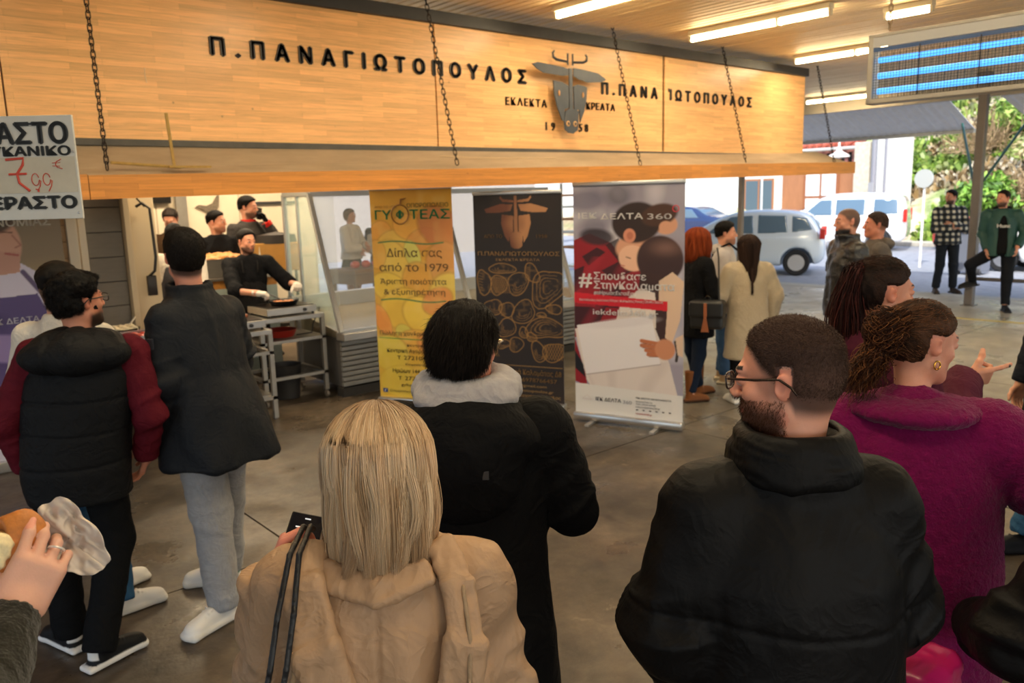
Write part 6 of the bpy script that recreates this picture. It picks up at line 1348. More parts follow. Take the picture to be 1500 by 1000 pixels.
Pp = np.array([l2w(loc, fc, hp_(*p)) for p in pw]); i = np.arange(72*30).reshape(72, 30); F = np.stack([i[:-1, :-1].ravel(), i[1:, :-1].ravel(), i[1:, 1:].ravel(), i[:-1, 1:].ravel()], 1)
o = mk('paper_wrapper', Pp-sc_, F, mat('thin_paper', 'c9bdb2', rough=.6, var=.05, bump=.3, bscale=20), None); o.location = tuple(sc_); o.modifiers.new('t', 'SOLIDIFY').thickness = .0006; tag(o, 'crumpled pale paper wrapper hanging from the sandwich', 'paper')
# ---- 5 blonde woman in a beige trench coat
loc, fc = (.765, 1.30, 0), 52
E_m = Man('person', loc, fc, H=1.55, fem=True, label='blonde woman in a beige trench coat looking at her phone', hyaw=-4, hpitch=-16, skin=(.86, .62, .54), hres=.005, hd=.0035,
  J={'shL': (-.178, 0, 1.225), 'shR': (.175, 0, 1.225), 'neck': (0, 0, 1.285), 'elL': (-.235, .06, 1.00), 'wrL': W2L(loc, fc, (.610, 1.475, 1.215)), 'elR': (.205, .02, .97), 'wrR': (.09, .22, 1.05), 'hfL': W2L((0, 0, 0), fc, (.30, -.05, .62)), 'hnL': W2L((0, 0, 0), fc, (-.62, .35, .2)), 'hfR': (-.8, .4, .3)},
  fingers={'L': [(38, 50, 30), (42, 55, 32), (45, 58, 32), (48, 60, 30), (25, 30)]})
E_m.build_body()
m_trench = cloth('trench', 'ab8a6a', .6, 700, .12, .05, spec=.4)
def ed(P):
    d = mk_disp(E_m, fr=(7, 7, 2.0), amp=.012, arm=.022)(P); b = (P[:, 1] < 0); return d+b*.010*np.sin(P[:, 0]*48+2*vnoise(P, (5, 5, 2)))*ss(1.20-P[:, 2], 0, .15)-.006*np.exp(-(P[:, 0]/.004)**2)*b
K = E_m.s
E_m.jacket('trench_coat', m_trench, [(.5/K, .26, .20, 0, -.01), (.75/K, .245, .19, 0, -.01), (.9/K, .225, .175, 0, -.01), (1.05/K, .215, .165, 0, -.012), (1.15/K, .212, .155, 0, -.012), (1.22/K, .185, .13, 0, -.01), (1.265/K, .13, .105, 0, -.005), (1.295/K, .09, .09, 0, 0)], sl=(.074, .068, .058), sh=.058, cuff=.0, collar=(.098, .086, -.03, .015, -.0), disp=ed, res=.006)
def band(pts, r0_, r1_, name, res=.005, amp=.006, parent=None, m=None):
    A = []
    for i in range(len(pts)-1):
        A.append(cap(pts[i], pts[i+1], r0_+(r1_-r0_)*i/(len(pts)-1), r0_+(r1_-r0_)*(i+1)/(len(pts)-1), r0_*.4))
    return sdfobj(name, A, res, m or m_trench, parent or E_m.root, disp=lambda P: folds(P, (16, 16, 7), amp))
def flat(pts, w0, w1, th, nrmv, name, m=None, parent=None, amp=.007):
    A = []
    for i in range(len(pts)-1):
        a, b = np.array(pts[i]), np.array(pts[i+1]); y = nrm(b-a); z = np.array(nrmv, float); z = nrm(z-y*(z@y)); x = np.cross(y, z); w = w0+(w1-w0)*i/(len(pts)-2)
        A.append(rbox((a+b)/2, (w, np.linalg.norm(b-a)/2+w*.35, th), th*.9, .015, np.stack([x, y, z], 1)))
    return sdfobj(name, A, .0045, m or m_trench, parent or E_m.root, disp=lambda P: folds(P, (18, 18, 6), amp))
flat([(-.130, -.035, 1.300), (-.135, -.115, 1.265), (-.105, -.165, 1.16), (-.065, -.180, 1.02), (-.015, -.190, .88)], .034, .046, .011, (0, -1, .25), 'hood_flap')
flat([(.115, -.04, 1.300), (.150, -.11, 1.25), (.160, -.150, 1.15), (.135, -.175, 1.02), (.085, -.190, .88)], .026, .044, .010, (.25, -1, .2), 'hood_flap')
flat([(-.10, -.085, 1.270), (0, -.128, 1.248), (.09, -.09, 1.268)], .026, .026, .009, (0, -.8, .8), 'collar_fold')
band([(.158, -.120, 1.25), (.168, -.158, 1.17), (.165, -.178, 1.09), (.165, -.186, 1.04)], .0045, .004, 'drawstring', .003, .0, m=cloth('cord_beige', '9c8468')); band([(-.135, -.10, 1.27), (-.145, -.17, 1.13), (-.18, -.19, .98), (-.23, -.18, .84)], .0055, .005, 'drawstring', .003, .0, m=cloth('cord_beige', 0))
E_m.trousers('trousers', cloth('trouser_black', 0), disp=tdisp()); [E_m.shoe(sd, '3a3230', '222222') for sd in 'RL']
# hair: long bob of strands
def bob(m, n, length_z, cols, root_col, name='hair', seed=5, wid=.0016, spread=.0, curlamp=.006, part=.0):
    r_ = np.random.default_rng(seed); hd = m.J['head']; q = m.hs; k = 16
    th = r_.uniform(-2.65, 2.65, n); el = r_.uniform(0, 1, n)**.8           # angle from the back (0), height of root
    base_r = np.array((.090, .118))*q; T = np.linspace(0, 1, k)
    ph0 = (1-el)*.95*math.pi/2+.03
    top = .125*q; paths = np.zeros((n, k, 3))
    lay = r_.uniform(0, 1, n); zl = length_z+r_.normal(size=n)*.010-.012*np.cos(th)
    # profile by arc: from root polar angle down the skull, then hang
    for i, t in enumerate(T):
        ph = ph0+(math.pi/2-ph0)*np.clip(t/.42, 0, 1); s_ = np.sin(ph)
        out = 1+.10*np.clip((t-.15)/.4, 0, 1)-.06*np.clip((t-.75)/.25, 0, 1)**2
        rr = (1+.10*lay+.05)
        x = -np.sin(th)*base_r[0]*s_*rr*out*1.08; y = -np.cos(th)*base_r[1]*s_*rr*out-.012*q; z = .036*q+(.088*q)*np.cos(ph)*rr
        z = np.where(t > .42, z*0+.036*q-(t-.42)/.58*(.036*q+(hd[2]-zl)), z)
        paths[:, i, 0] = x; paths[:, i, 1] = y; paths[:, i, 2] = z
    cl = np.clip(((th+2.65)/5.3*80+r_.normal(size=n)*.7), 0, 89).astype(int); ca = r_.normal(size=(90, 2))*curlamp; cf = r_.uniform(1, 2, 90); cp = r_.uniform(0, 6, 90)
    wv = np.sin(T[None, :]*cf[cl][:, None]*5+cp[cl][:, None])*np.clip(T-.25, 0, 1)[None, :]*1.6
    paths[:, :, 0] += wv*ca[cl, 0][:, None]; paths[:, :, 1] += wv*ca[cl, 1][:, None]
    paths += r_.normal(size=(n, 1, 3))*.0012
    up_part = np.minimum(T, .42)/.42; M = m.HM
    # the skull part turns with the head, the hanging part stays vertical
    G = paths@M.T; w_ = np.clip((T-.3)/.4, 0, 1)[None, :, None]; off = G[:, 7:8, :]-paths[:, 7:8, :]; H_ = G*(1-w_)+(paths+off)*w_
    H_ += hd; CC = np.array([lin(q_) for q_ in cols]); c = (.62*CC[r_.integers(0, len(cols), 90)][cl]*(.8+.4*r_.random((90, 1)))[cl]+.38*CC[r_.integers(0, len(cols), n)])*(.85+.3*r_.random((n, 1)))
    return H_, c
def shell(m, T_z, name, mt, col, rx=.098, ry=.118, res=.007, extra=()):
    hd = m.J['head']; q = m.hs; M = m.HM
    A = [ell(m.h(0, -.012, .040), np.array((.086, .109, .094))*q, 0, M)]+list(extra)
    return A
hd = E_m.J['head']; q = E_m.hs
basem = [ell(E_m.h(0, -.012, .036), np.array((.086, .107, .092))*q, 0, E_m.HM), loft([(1.268, hd[0], hd[1]-.030, .064, .064), (1.35, hd[0], hd[1]-.026, .077, .080), (1.42, hd[0], hd[1]-.022, .077, .086), (1.48, hd[0], hd[1]-.016, .074, .088)], k=.03), ell(E_m.h(0, .11, -.05), (.055, .07, .10), .01, op='s')]
hb = sdfobj('hair', basem, .006, m_hair, E_m.root, disp=lambda P: .005*ridged(P, (45, 45, 5)), col=lambda P: np.tile(lin('a88862'), (len(P), 1))*(.8+.5*vnoise(P, (60, 60, 5))[:, None]))
Hs, cs = bob(E_m, 12000, 1.246, ('d2b28c', 'bc9a74', 'e2c8a4', 'a07e5a', 'dabd98'), None, curlamp=.010)
tt = np.linspace(0, 1, 16)[None, :, None]; rootc = lin('76573a'); f_ = np.clip(1-tt*3.2, 0, 1)*.75; cs = cs[:, None, :]*(1-f_)+rootc*f_
ribbons('hair_strands', Hs, np.full(len(Hs), .00095), mat('hair_blond', attr=True, rough=.38, spec=.5), hb, cs)
# phone in her left hand
pn = empty('smartphone', (.665, 1.455, 1.262), 0, 'black smartphone with a lit screen in the blonde woman\'s left hand', 'phone')
zax = nrm((-.25, -.52, .60)); xax = nrm(np.cross((-.55, .25, .35), zax)*-1); xax = nrm((.62, -.55, -.18)-zax*(np.array((.62, -.55, -.18))@zax)); yax = np.cross(zax, xax)
PM = Matrix(((xax[0], yax[0], zax[0], 0), (xax[1], yax[1], zax[1], 0), (xax[2], yax[2], zax[2], 0), (0, 0, 0, 1)))
MB().box((-.036, -.072, -.004), (.036, .072, .004), bev=.003, M=PM).build('phone_case', mat('phone_case', '201c18', rough=.35), pn, smooth=True)
MB().box((-.033, -.069, .004), (.033, .069, .0048), M=PM).build('screen', mat('phone_screen', '0b0c10', rough=.08, emit='0a0c12', estr=.6), pn)
MB().box((-.030, -.050, .0048), (.030, .005, .0052), M=PM).build('screen_picture', mat('phone_pic', '6a7f70', emit='7d98a4', estr=.45, var=.5, vscale=90), pn)
for yy, ww in ((.038, .02), (.028, .012), (.058, .006)): MB().box((-ww, yy, .0048), (ww, yy+.003, .0051), M=PM).build('screen_text', mat('phone_txt', 'd8dce0', emit='d8dce0', estr=.6), pn)
# shoulder bag with two black straps
bg = empty('shoulder_bag', W2L((0, 0, 0), 90, (0, 0, 0)), 0, 'black shoulder bag with two thin straps on the blonde woman\'s left shoulder', 'bag'); bg.location = loc; bg.rotation_euler.z = R(fc-90)
mb_ = cloth('strap_black', '121214', .45, spec=.5)
for k_, dx in enumerate((0, .028)):
    band([(-.155+dx*.4, .06, 1.30), (-.15+dx*.5, .0, 1.330), (-.155+dx*.6, -.10, 1.318), (-.168+dx, -.165, 1.235), (-.18+dx, -.198, 1.15), (-.215+dx, -.212, 1.0), (-.25+dx, -.205, .84), (-.27, -.19, .70)], .0055, .0055, 'strap', .0028, 0., bg, mb_)
sdfobj('bag_body', [rbox((-.315, -.17, .58), (.05, .15, .14), .03)], .008, mb_, bg)
# ---- 6 man in the middle: black coat, grey hood
loc, fc = (1.27, 1.67, 0), 49
G_m = Man('person', loc, fc, H=1.665, label='dark-haired man in a long black coat with a grey hood, standing in the centre', hyaw=20, hpitch=-4, skin=(.80, .56, .46), hres=.004, hd=.006, lean=(0, -.0),
  J={'elR': (.272, .05, 1.10), 'wrR': (.17, .24, 1.11), 'elL': (-.27, .05, 1.10), 'wrL': (-.15, .24, 1.12), 'hfR': (-.8, .4, .1), 'hfL': (.8, .4, .1)})
G_m.build_body(paint_beard((.08, .06, .05), .5, .9, (.06, .045, .04)))
G_m.hair(t_short(.018, .015, -.085), (.05, .04, .035), disp=lambda P, N: .0025*ridged(P, (60, 60, 25)))
def combback(h): a = np.stack([h[:, 0]*3, -.8+0*h[:, 0], -.35-1.2*np.clip(-h[:, 1]*8, 0, 1)], 1); return a
G_m.stubble(20000, .028, (.10, .078, .068), comb=combback, up=.02, width=.0012, bend=np.zeros(3), var=.5)
G_m.glasses(mat('frame_gold', 'b09a78', rough=.25, metal=.8))
m_coat = cloth('coat_black', '0f0f10', .75, 400, .15)
n_ = G_m.J['neck']
G_m.jacket('coat', m_coat, [(.50, .25, .19, 0, -.01), (.8, .235, .18, 0, -.01), (1.0, .22, .17, 0, 0), (1.15, .21, .155, 0, 0), (1.30, .21, .15, 0, 0), (1.39, .19, .132, 0, 0), (1.455, .14, .11, 0, 0), (1.50, .09, .09, 0, 0)], sl=(.085, .08, .065), sh=.066, cuff=.0, disp=mk_disp(G_m, fr=(6, 6, 2.5), amp=.009, arm=.018), res=.007)
sdfobj('coat_hood', [ell((n_[0], n_[1]-.10, n_[2]-.06), (.185, .095, .11)), ell((n_[0], n_[1]-.135, n_[2]-.17), (.13, .045, .10), .06), ell((n_[0], n_[1]-.02, n_[2]+.02), (.14, .12, .05), .04)], .007, m_coat, G_m.root, disp=lambda P: folds(P, (8, 8, 8), .008))
MB().box((-.008, -.004, -.011), (.008, .004, .011), bev=.001, M=Matrix.Translation((n_[0]+.05, n_[1]-.193, n_[2]-.12))).build('hood_badge', mat('badge', '3a3a3c', rough=.4, metal=.3), G_m.root)
sdfobj('hoodie_hood', chain([(n_[0]+.10*math.cos(t)*1.0, n_[1]-.005+.085*math.sin(t), n_[2]+.055+.012*math.sin(t)) for t in np.linspace(0, 2*math.pi, 13)], [.040]*13, .02)+[ell((n_[0], n_[1]-.075, n_[2]+.045), (.125, .060, .045), .03)], .005, cloth('hood_grey', 'a3a0a2', .95, 700, .5, .1, .2, 60), G_m.root, disp=lambda P: folds(P, (10, 10, 22), .010))
G_m.trousers('trousers', cloth('trouser_black', 0), disp=tdisp()); [G_m.shoe(sd, '1a1a1a', '333333') for sd in 'RL']
# ---- 7 man in black puffer, glasses
loc, fc = (1.40, .80, 0), 54
H_m = Man('person', loc, fc, H=1.70, label='broad man in a black puffer jacket and glasses with a cropped haircut, seen from behind', hyaw=-52, hpitch=-6, skin=(.84, .60, .50), hres=.003, hd=.006,
  J={'head': (0, .03, 1.585), 'shR': (.165, 0, 1.345), 'shL': (-.165, 0, 1.345), 'elL': (-.225, .0, 1.09), 'wrL': (-.16, .14, .89), 'elR': (.230, .02, 1.09), 'wrR': (.16, .16, .92), 'neck': (0, 0, 1.432)})
H_m.build_body(paint_beard((.26, .15, .10), .85, .88, (.19, .13, .11), -.085))
def tf(x, y, z):
    base = t_short(.009, .0025, -.080, .070, .018, .05)(x, y, z); return base
H_m.hair(tf, (.12, .085, .07), disp=lambda P, N: .0008*vnoise(P, (200, 200, 200)), colf=lambda h, P: np.tile(lin((.40, .30, .26)), (len(P), 1))*(1-.62*ss(h[:, 2], -.03, .06))[:, None])
def whorl(h): # radiates from the crown
    c = h-np.array((-.01, -.075, .085)); c[:, 2] *= 1; c = c/(np.linalg.norm(c, axis=1)[:, None]+.01); sw_ = np.cross(c, np.array((0, -.6, .8))); return c*.75+sw_*.45
H_m.stubble(42000, .0065, (.27, .195, .16), comb=whorl, up=.55, width=.0007, var=.45, sel=lambda h: H_m.hT > -.0008)
# stubble on the jaw
I = np.flatnonzero((H_m.hp[:, 1] > -.01) & (H_m.hp[:, 2] < -.035) & (H_m.hp[:, 2] > -.125) & (np.arange(len(H_m.hp)) > 0)); r_ = np.random.default_rng(9)
me_ = H_m.body.data; co = np.zeros(len(me_.vertices)*3, np.float32); me_.vertices.foreach_get('co', co); co = co.reshape(-1, 3); nn = np.zeros_like(co); me_.vertices.foreach_get('normal', nn.ravel()) if False else None
I = r_.choice(I, 9000); dd_ = co[I]-H_m.h(0, .0, -.03); dd_ /= np.linalg.norm(dd_, axis=1)[:, None]; dd_ = dd_*.5+np.array((0, 0, -.8))+r_.normal(size=dd_.shape)*.25; dd_ /= np.linalg.norm(dd_, axis=1)[:, None]
blades('beard', co[I]+r_.normal(size=dd_.shape)*.0015, dd_, m_hair, H_m.root, .006, .0007, np.tile(lin((.30, .18, .12)), (9000, 1))*(.6+.8*r_.random((9000, 1))))
H_m.glasses(mat('frame_tort', '2a1c18', rough=.25))
m_puf = cloth('puffer_black', '0c0b0b', .55, 120, .12, .05, spec=.14, crease=.22)
n_ = H_m.J['neck']
H_m.jacket('puffer_jacket', m_puf, [(.78, .20, .17, 0, -.01), (.84, .225, .19, 0, -.01), (1.0, .23, .195, 0, -.015), (1.15, .225, .19, 0, -.015), (1.28, .215, .175, 0, -.015), (1.36, .18, .145, 0, -.01), (1.415, .13, .115, 0, -.01), (1.46, .10, .10, 0, 0)], sl=(.088, .090, .068), sh=.070, k=.04, cuff=.0, res=.006,
  collar=(.108, .102, -.06, .050, -.002), disp=lambda P: mk_disp(H_m, fr=(6, 6, 4), amp=.010, arm=.026, seams=((.955, .007, .010), (1.15, .006, .004)))(P)+.004*ridged(P, (22, 22, 7))*np.exp(-((P[:, 2]-1.15)/.05)**2))
sdfobj('collar_fold', [loft([(n_[2]-.035, n_[0], n_[1]-.004, .124, .118), (n_[2]+.0, n_[0], n_[1]-.004, .122, .117), (n_[2]+.048, n_[0], n_[1]-.002, .108, .105), (n_[2]+.062, n_[0], n_[1]-.002, .098, .096)], hollow=.022)], .005, m_puf, H_m.root, disp=lambda P: folds(P, (9, 9, 26), .006))
H_m.trousers('trousers', cloth('trouser_black', 0), disp=tdisp()); [H_m.shoe(sd, '1a1a1a', '333333') for sd in 'RL']
def tlong(x, y, z):
    low = np.where(y > 0, np.interp(y, [0, .03, .06, .1], [.022, .03, .055, .070]), -.07); low = np.where((y > -.040) & (y <= 0) & (np.abs(x) > .055), .026, low); e = ss(z-low, -.004, .014); return .009*e-.006*(1-e)
# ---- 8 woman in magenta fleece coat
loc, fc = (2.18, .895, 0), 30
M_m = Man('person', loc, fc, H=1.655, fem=True, bulk=1.05, label='woman in a magenta teddy-fleece coat with a curly low bun and pink scrunchie', hyaw=58, hpitch=-10, skin=(.82, .58, .48), hres=.0045, hd=.006,
  J={'head': (.02, .045, 1.535), 'shR': (.19, 0, 1.31), 'shL': (-.19, 0, 1.31), 'neck': (0, 0, 1.37), 'elR': (.34, -.03, 1.18), 'wrR': (.50, .12, 1.08), 'elL': (-.25, .03, 1.03), 'wrL': (-.15, .2, 1.0), 'hfR': (.8, .4, -.3)})
M_m.build_body()
K = M_m.s; n_ = M_m.J['neck']
m_mag = cloth('fleece_magenta', '6d0c45', .95, 160, 1., .15, .12, 60, spec=.1, crease=.12)
M_m.jacket('fleece_coat', m_mag, [(.40/K, .27, .21, 0, -.01), (.7/K, .265, .205, 0, -.01), (.95/K, .25, .19, 0, -.01), (1.05/K, .24, .175, 0, -.01), (1.19/K, .235, .165, 0, -.01), (1.28/K, .205, .14, 0, -.01), (1.34/K, .15, .115, 0, 0), (1.375/K, .10, .10, 0, 0)], sl=(.098, .095, .080), sh=.074, k=.04, cuff=.0, disp=mk_disp(M_m, fr=(5, 5, 2.5), amp=.008, arm=.014, noise=.0025, nf=150), res=.006)
sdfobj('fleece_collar', [ell((n_[0], n_[1]-.02, n_[2]-.005), (.165, .135, .042)), ell((n_[0], n_[1]+.02, n_[2]+.05), (.085, .085, .06), .02, op='s')], .0055, m_mag, M_m.root, disp=lambda P: .003*vnoise(P, (140, 140, 140))+folds(P, (9, 9, 9), .005))
cb = (M_m.h(-.0, -.124, .022))
M_m.hair(tlong, (.22, .14, .09), res=.005, disp=lambda P, N: .002*ridged(P, (70, 70, 20)), extra=[ell(cb, (.048, .042, .046))])
M_m.stubble(11000, .040, (.36, .23, .14), comb=toward((0, -.135, .026)), sel=lambda h: (M_m.hT > .0015) & (h[:, 1] > -.08), up=.10, width=.0012, bend=np.zeros(3), var=.55)
r_ = np.random.default_rng(4); n = 900; d0 = r_.normal(size=(n, 3)); d0 /= np.linalg.norm(d0, axis=1)[:, None]; t = np.linspace(0, 1, 22)
ph = r_.uniform(0, 6.3, n); st0 = cb+d0*.043
pth = st0[:, None, :]+np.stack([.012*np.cos(ph[:, None]+t*7)-.012*np.cos(ph)[:, None], .008*np.sin(ph[:, None]+t*6)-.008*np.sin(ph)[:, None], .012*np.sin(ph[:, None]*2+t*6)-.012*np.sin(2*ph)[:, None]], 2)
n2 = 800; a0 = cb+(M_m.HM@np.array((-.0, -.010, -.035)))+r_.normal(size=(n2, 3))*np.array((.016, .012, .01)); ph2 = r_.uniform(0, 6.3, n2); dn = nrm(M_m.HM@np.array((-.02, -.35, -1.0))); sdv = nrm(M_m.HM@np.array((-.3, -1, .1)))
L2 = r_.uniform(.08, .16, n2); fan = r_.normal(size=(n2, 3))*.15
pt2 = a0[:, None, :]+(dn+fan)[:, None, :]*(L2[:, None]*t)[..., None]+.007*np.stack([np.cos(ph2[:, None]+t*13), np.sin(ph2[:, None]+t*12), np.sin(ph2[:, None]+t*14)], 2)*np.clip(t*3, 0, 1)[None, :, None]
AP = np.concatenate([pth, pt2]); cc = np.array([lin(x) for x in ('3a2216', '54321e', '7a4e2c', '2c1810')])[r_.integers(0, 4, len(AP))]*(.7+.6*r_.random((len(AP), 1)))
ribbons('curls', AP, np.full(len(AP), .0011), m_hair, M_m.hairo, cc)
sc = M_m.h(.0, -.100, .026); ax_ = nrm(M_m.HM@np.array((0, -1, -.05))); u_ = nrm(np.cross(ax_, (0, 0, 1))); v_ = np.cross(ax_, u_)
MB().tube([sc+(.036)*(math.cos(a)*u_+math.sin(a)*v_)+.003*math.sin(a*9)*ax_ for a in np.linspace(0, 2*math.pi, 40)], .0075, 8, False).build('scrunchie', cloth('scrunchie', 'd8627c', .8), M_m.root, smooth=True)
er = M_m.h(.083, -.004, -.048); MB().tube([er+np.array(M_m.HM@np.array((0, .009*math.cos(a), .011*math.sin(a)-.008))) for a in np.linspace(0, 2*math.pi, 17)], .0022, 6, False).build('earring', mat('gold', 'c8963c', rough=.25, metal=.95), M_m.root, smooth=True)
M_m.trousers('trousers', cloth('trouser_black', 0), disp=tdisp()); [M_m.shoe(sd, '2a2422', '222222') for sd in 'RL']
# ---- 9 woman in maroon hoodie pointing
loc, fc = (2.60, 1.195, 0), -28
N_m = Man('person', loc, fc, H=1.725, fem=True, label='woman with a high dark ponytail and maroon top, pointing to the right', hyaw=6, hpitch=-4, skin=(.80, .56, .45), hres=.004, hd=.003,
  J={'shR': (.175, 0, 1.38), 'elR': (.22, .06, 1.12), 'wrR': W2L(loc, fc, (2.93, 1.03, 1.295)), 'hfR': az2l(fc, -40, .10), 'hnR': W2L((0, 0, 0), fc, (-.65, -.45, -.5)), 'elL': (-.24, .05, 1.10), 'wrL': (-.12, .22, 1.1)},
  fingers={'R': [(4, 6, 4, 4), (62, 70, 40), (66, 72, 42), (70, 74, 44), (35, 30)]})
N_m.build_body()
N_m.hair(tlong, (.13, .085, .065), disp=lambda P, N: .0015*ridged(P, (80, 80, 20)))
N_m.stubble(9000, .040, (.24, .16, .12), comb=toward((0, -.11, .075)), sel=lambda h: (N_m.hT > .0015) & (h[:, 1] > -.07), up=.10, width=.0012, bend=np.zeros(3), var=.4)
r_ = np.random.default_rng(6); n = 2600; pk = N_m.h(0, -.098, .070); t = np.linspace(0, 1, 16); a0 = pk+r_.normal(size=(n, 3))*np.array((.012, .010, .010)); L = r_.uniform(.30, .44, n); fan = r_.normal(size=(n, 3))*np.array((.020, .018, 0))
bk = N_m.HM@np.array((0, -1., 0)); pt = a0[:, None, :]+bk*(.035*np.sin(np.clip(t*2.2, 0, 1)*math.pi*.6))[None, :, None]+np.array((0, 0, -1.))*(L[:, None]*(t**1.15))[..., None]+(fan[:, None, :]*np.clip(t*2, 0, 1)[None, :, None])+np.array((0, 0, .02))*np.sin(np.clip(t*5, 0, 1)*math.pi)[None, :, None]
cc = (1-t.mean())*0+np.array([lin(x) for x in ('2a1512', '3a1c18', '4c2420', '20100e')])[r_.integers(0, 4, n)]*(.7+.6*r_.random((n, 1)))
ribbons('ponytail', pt, np.full(n, .0015), m_hair, N_m.hairo, cc)
u_ = nrm(N_m.HM@np.array((1., 0, 0))); v_ = nrm(N_m.HM@np.array((0, .5, .85)))
MB().tube([pk+np.array((0, 0, .0))+.020*(math.cos(a)*u_+math.sin(a)*v_) for a in np.linspace(0, 2*math.pi, 25)], .009, 8, False).build('hair_tie', cloth('tie_red', 'd03028', .6), N_m.root, smooth=True)
m_mar = cloth('maroon_top', '4e2030', .85, 500, .2)
n_ = N_m.J['neck']
N_m.jacket('maroon_top', m_mar, STD(.97, .84), sl=(.078, .068, .056), cuff=-.005, disp=mk_disp(N_m, arm=.016), res=.007)
sdfobj('hood', [ell((n_[0], n_[1]-.07, n_[2]-.015), (.14, .09, .07)), ell((n_[0], n_[1]+.03, n_[2]+.05), (.07, .07, .06), .02, op='s')], .007, m_mar, N_m.root, disp=lambda P: folds(P, (9, 9, 9), .007))
N_m.trousers('jeans', cloth('jeans_blue', 0), disp=tdisp()); [N_m.shoe(sd, 'd0ccc8', 'ffffff') for sd in 'RL']
def nails(m, sd, col):
    f = nrm(m.J['hf'+sd]); hn = m.J['hn'+sd]; nn_ = nrm(hn-f*(hn@f))
    for p in m.handprims(sd)[2:14:1]: pass
    P = m.handprims(sd); tips = [P[2+3*i+2] for i in range(4)]
    for tp in tips:
        c = (tp[1]+tp[2])/2; c = np.array(c)+nn_*.004; MB().sphere(tuple(c), .006, 8, (1, 1, 1)).build('nail', mat('nail_'+col, col, rough=.2), m.root, smooth=True)
nails(N_m, 'R', '1e1a20')
# ---- background couple and friends
def simple(loc, fc, H, label, top, topc, bot, botc, hair, hairc, skin=(.80, .57, .46), fem=False, beard=None, J=None, hyaw=0, hpitch=0, prof=None, sl=(.072, .062, .05), stub=None, shoes=('2a2826', '2a2826'), fing=None, boot=0, coarse=.009, dispk=None, tr=(.095, .075, .058), coll=None, sc=1., cuff=0., matk=None, hd=.006, lean=(0, 0), group=None):
    m = Man('person', loc, fc, H=H, fem=fem, label=label, skin=skin, J=J, hyaw=hyaw, hpitch=hpitch, hres=.007, hd=hd, fingers=fing, lean=lean)
    m.build_body(paint_beard(*(beard or ((.1, .07, .05), 0)), **(dict(stub=stub[0], stubcol=stub[1]) if stub else {})), coarse=.02)
    if hair:
        m.hair(hair, hairc, res=.006, disp=lambda P, N: .002*vnoise(P, (50, 50, 50)))
        m.stubble(5000, .020 if hair is not longh else .04, tuple(min(1, c_*1.6+.02) for c_ in hairc), comb=lambda h: np.stack([h[:, 0]*2, -.5+0*h[:, 0], -.5-1.5*np.clip(-h[:, 1]*8, 0, 1)], 1), up=.25 if hair is not longh else .05, width=.0028, var=.5)
    m.trousers(bot, botc, res=.012, disp=tdisp(.010), r=tr)
    m.jacket(top, topc, prof or STD(), sl=sl, res=coarse, disp=mk_disp(m, **(dispk or {})), collar=coll, cuff=cuff)
    for sd in 'RL': m.shoe(sd, *shoes, boot=boot, res=.009, sc=sc)
    return m
longh = lambda x, y, z: (lambda e: .014*e-.006*(1-e))(ss(z-np.where(y > 0, np.interp(y, [0, .03, .06, .1], [-.02, .03, .058, .075]), -.09), -.004, .006))
def fall(m, pts, r, col, name='long_hair', amp=.006, k=.02): # hanging hair mass
    sdfobj(name, chain([np.array(p) for p in pts], r, k), .007, m_hair, m.root, disp=lambda P: amp*ridged(P, (50, 50, 6)), col=lambda P: np.tile(lin(col), (len(P), 1))*(.8+.5*vnoise(P, (70, 70, 6))[:, None]))
black = cloth('cloth_black', '131315', .8)
def strandhair(m, z, cols, n=1600, taper=0., w=.0024, curl=.01):
    H_, c_ = bob(m, n, z, cols, None, curlamp=curl, seed=int(z*100)); 
    if taper: f_ = np.linspace(0, 1, 16)[None, :]; f_ = 1-taper*np.clip((f_-.4)/.6, 0, 1); cx = m.J['head'][0]; H_[:, :, 0] = cx+(H_[:, :, 0]-cx)*f_; H_[:, :, 1] = np.where(H_[:, :, 1] > m.J['head'][1]-.05, H_[:, :, 1]*f_+(m.J['head'][1]-.10)*(1-f_), H_[:, :, 1])
    ribbons('long_hair', H_, np.full(n, w), m_hair, m.root, c_)
# red-haired woman
Q1 = simple((6.20, 4.56, 0), -20, 1.61, 'red-haired woman in a black coat and brown knee boots beside the college banner', 'coat', black, 'jeans', cloth('jeans_dark', '1c2536', .85), longh, (.45, .16, .06), fem=True, hyaw=12, skin=(.86, .64, .54), shoes=('7a4a26', '4a2c18'), boot=.26, tr=(.095, .068, .05), prof=STD(1., .68, hips=.015),
  J={'elR': (.23, .04, 1.02), 'wrR': (.06, .22, 1.02), 'elL': (-.2, .05, 1.04), 'wrL': (.02, .2, 1.06), 'hfR': (-1, .2, .1), 'hfL': (1, .1, .1), 'anR': (.10, -.12, .08), 'knR': (.10, -.03, .45), 'anL': (-.10, .12, .08)}, sl=(.068, .058, .05))
strandhair(Q1, 1.33, ('8a3a1c', 'a04a24', '6e2c14'))
bp_ = empty('leather_backpack', (6.02, 4.30, .86), R(-70), 'small black leather backpack with a tan tassel hanging from the red-haired woman\'s shoulder', 'bag')
sdfobj('bag_body', [rbox((0, 0, 0), (.15, .075, .13), .03), rbox((0, -.05, .05), (.155, .04, .07), .02, .01)], .008, mat('leather_black', '1b1c1e', rough=.4, bump=.2, bscale=200), bp_)
MB().tube([(.10, 0, .12), (.08, .05, .30), (.05, .14, .50), (.02, .2, .58)], .009, 6).tube([(-.05, 0, .12), (0, -.02, .17), (.05, 0, .12)], .006, 6).build('strap', mat('leather_black'), bp_, smooth=True)
MB().box((-.015, -.096, -.02), (.015, -.088, .11), bev=.003).prism([(-.01, -.02), (.01, -.02), (.035, -.15), (-.035, -.15)], -.10, -.085, 'y').build('tassel', mat('leather_tan', 'a05c38', rough=.5), bp_)
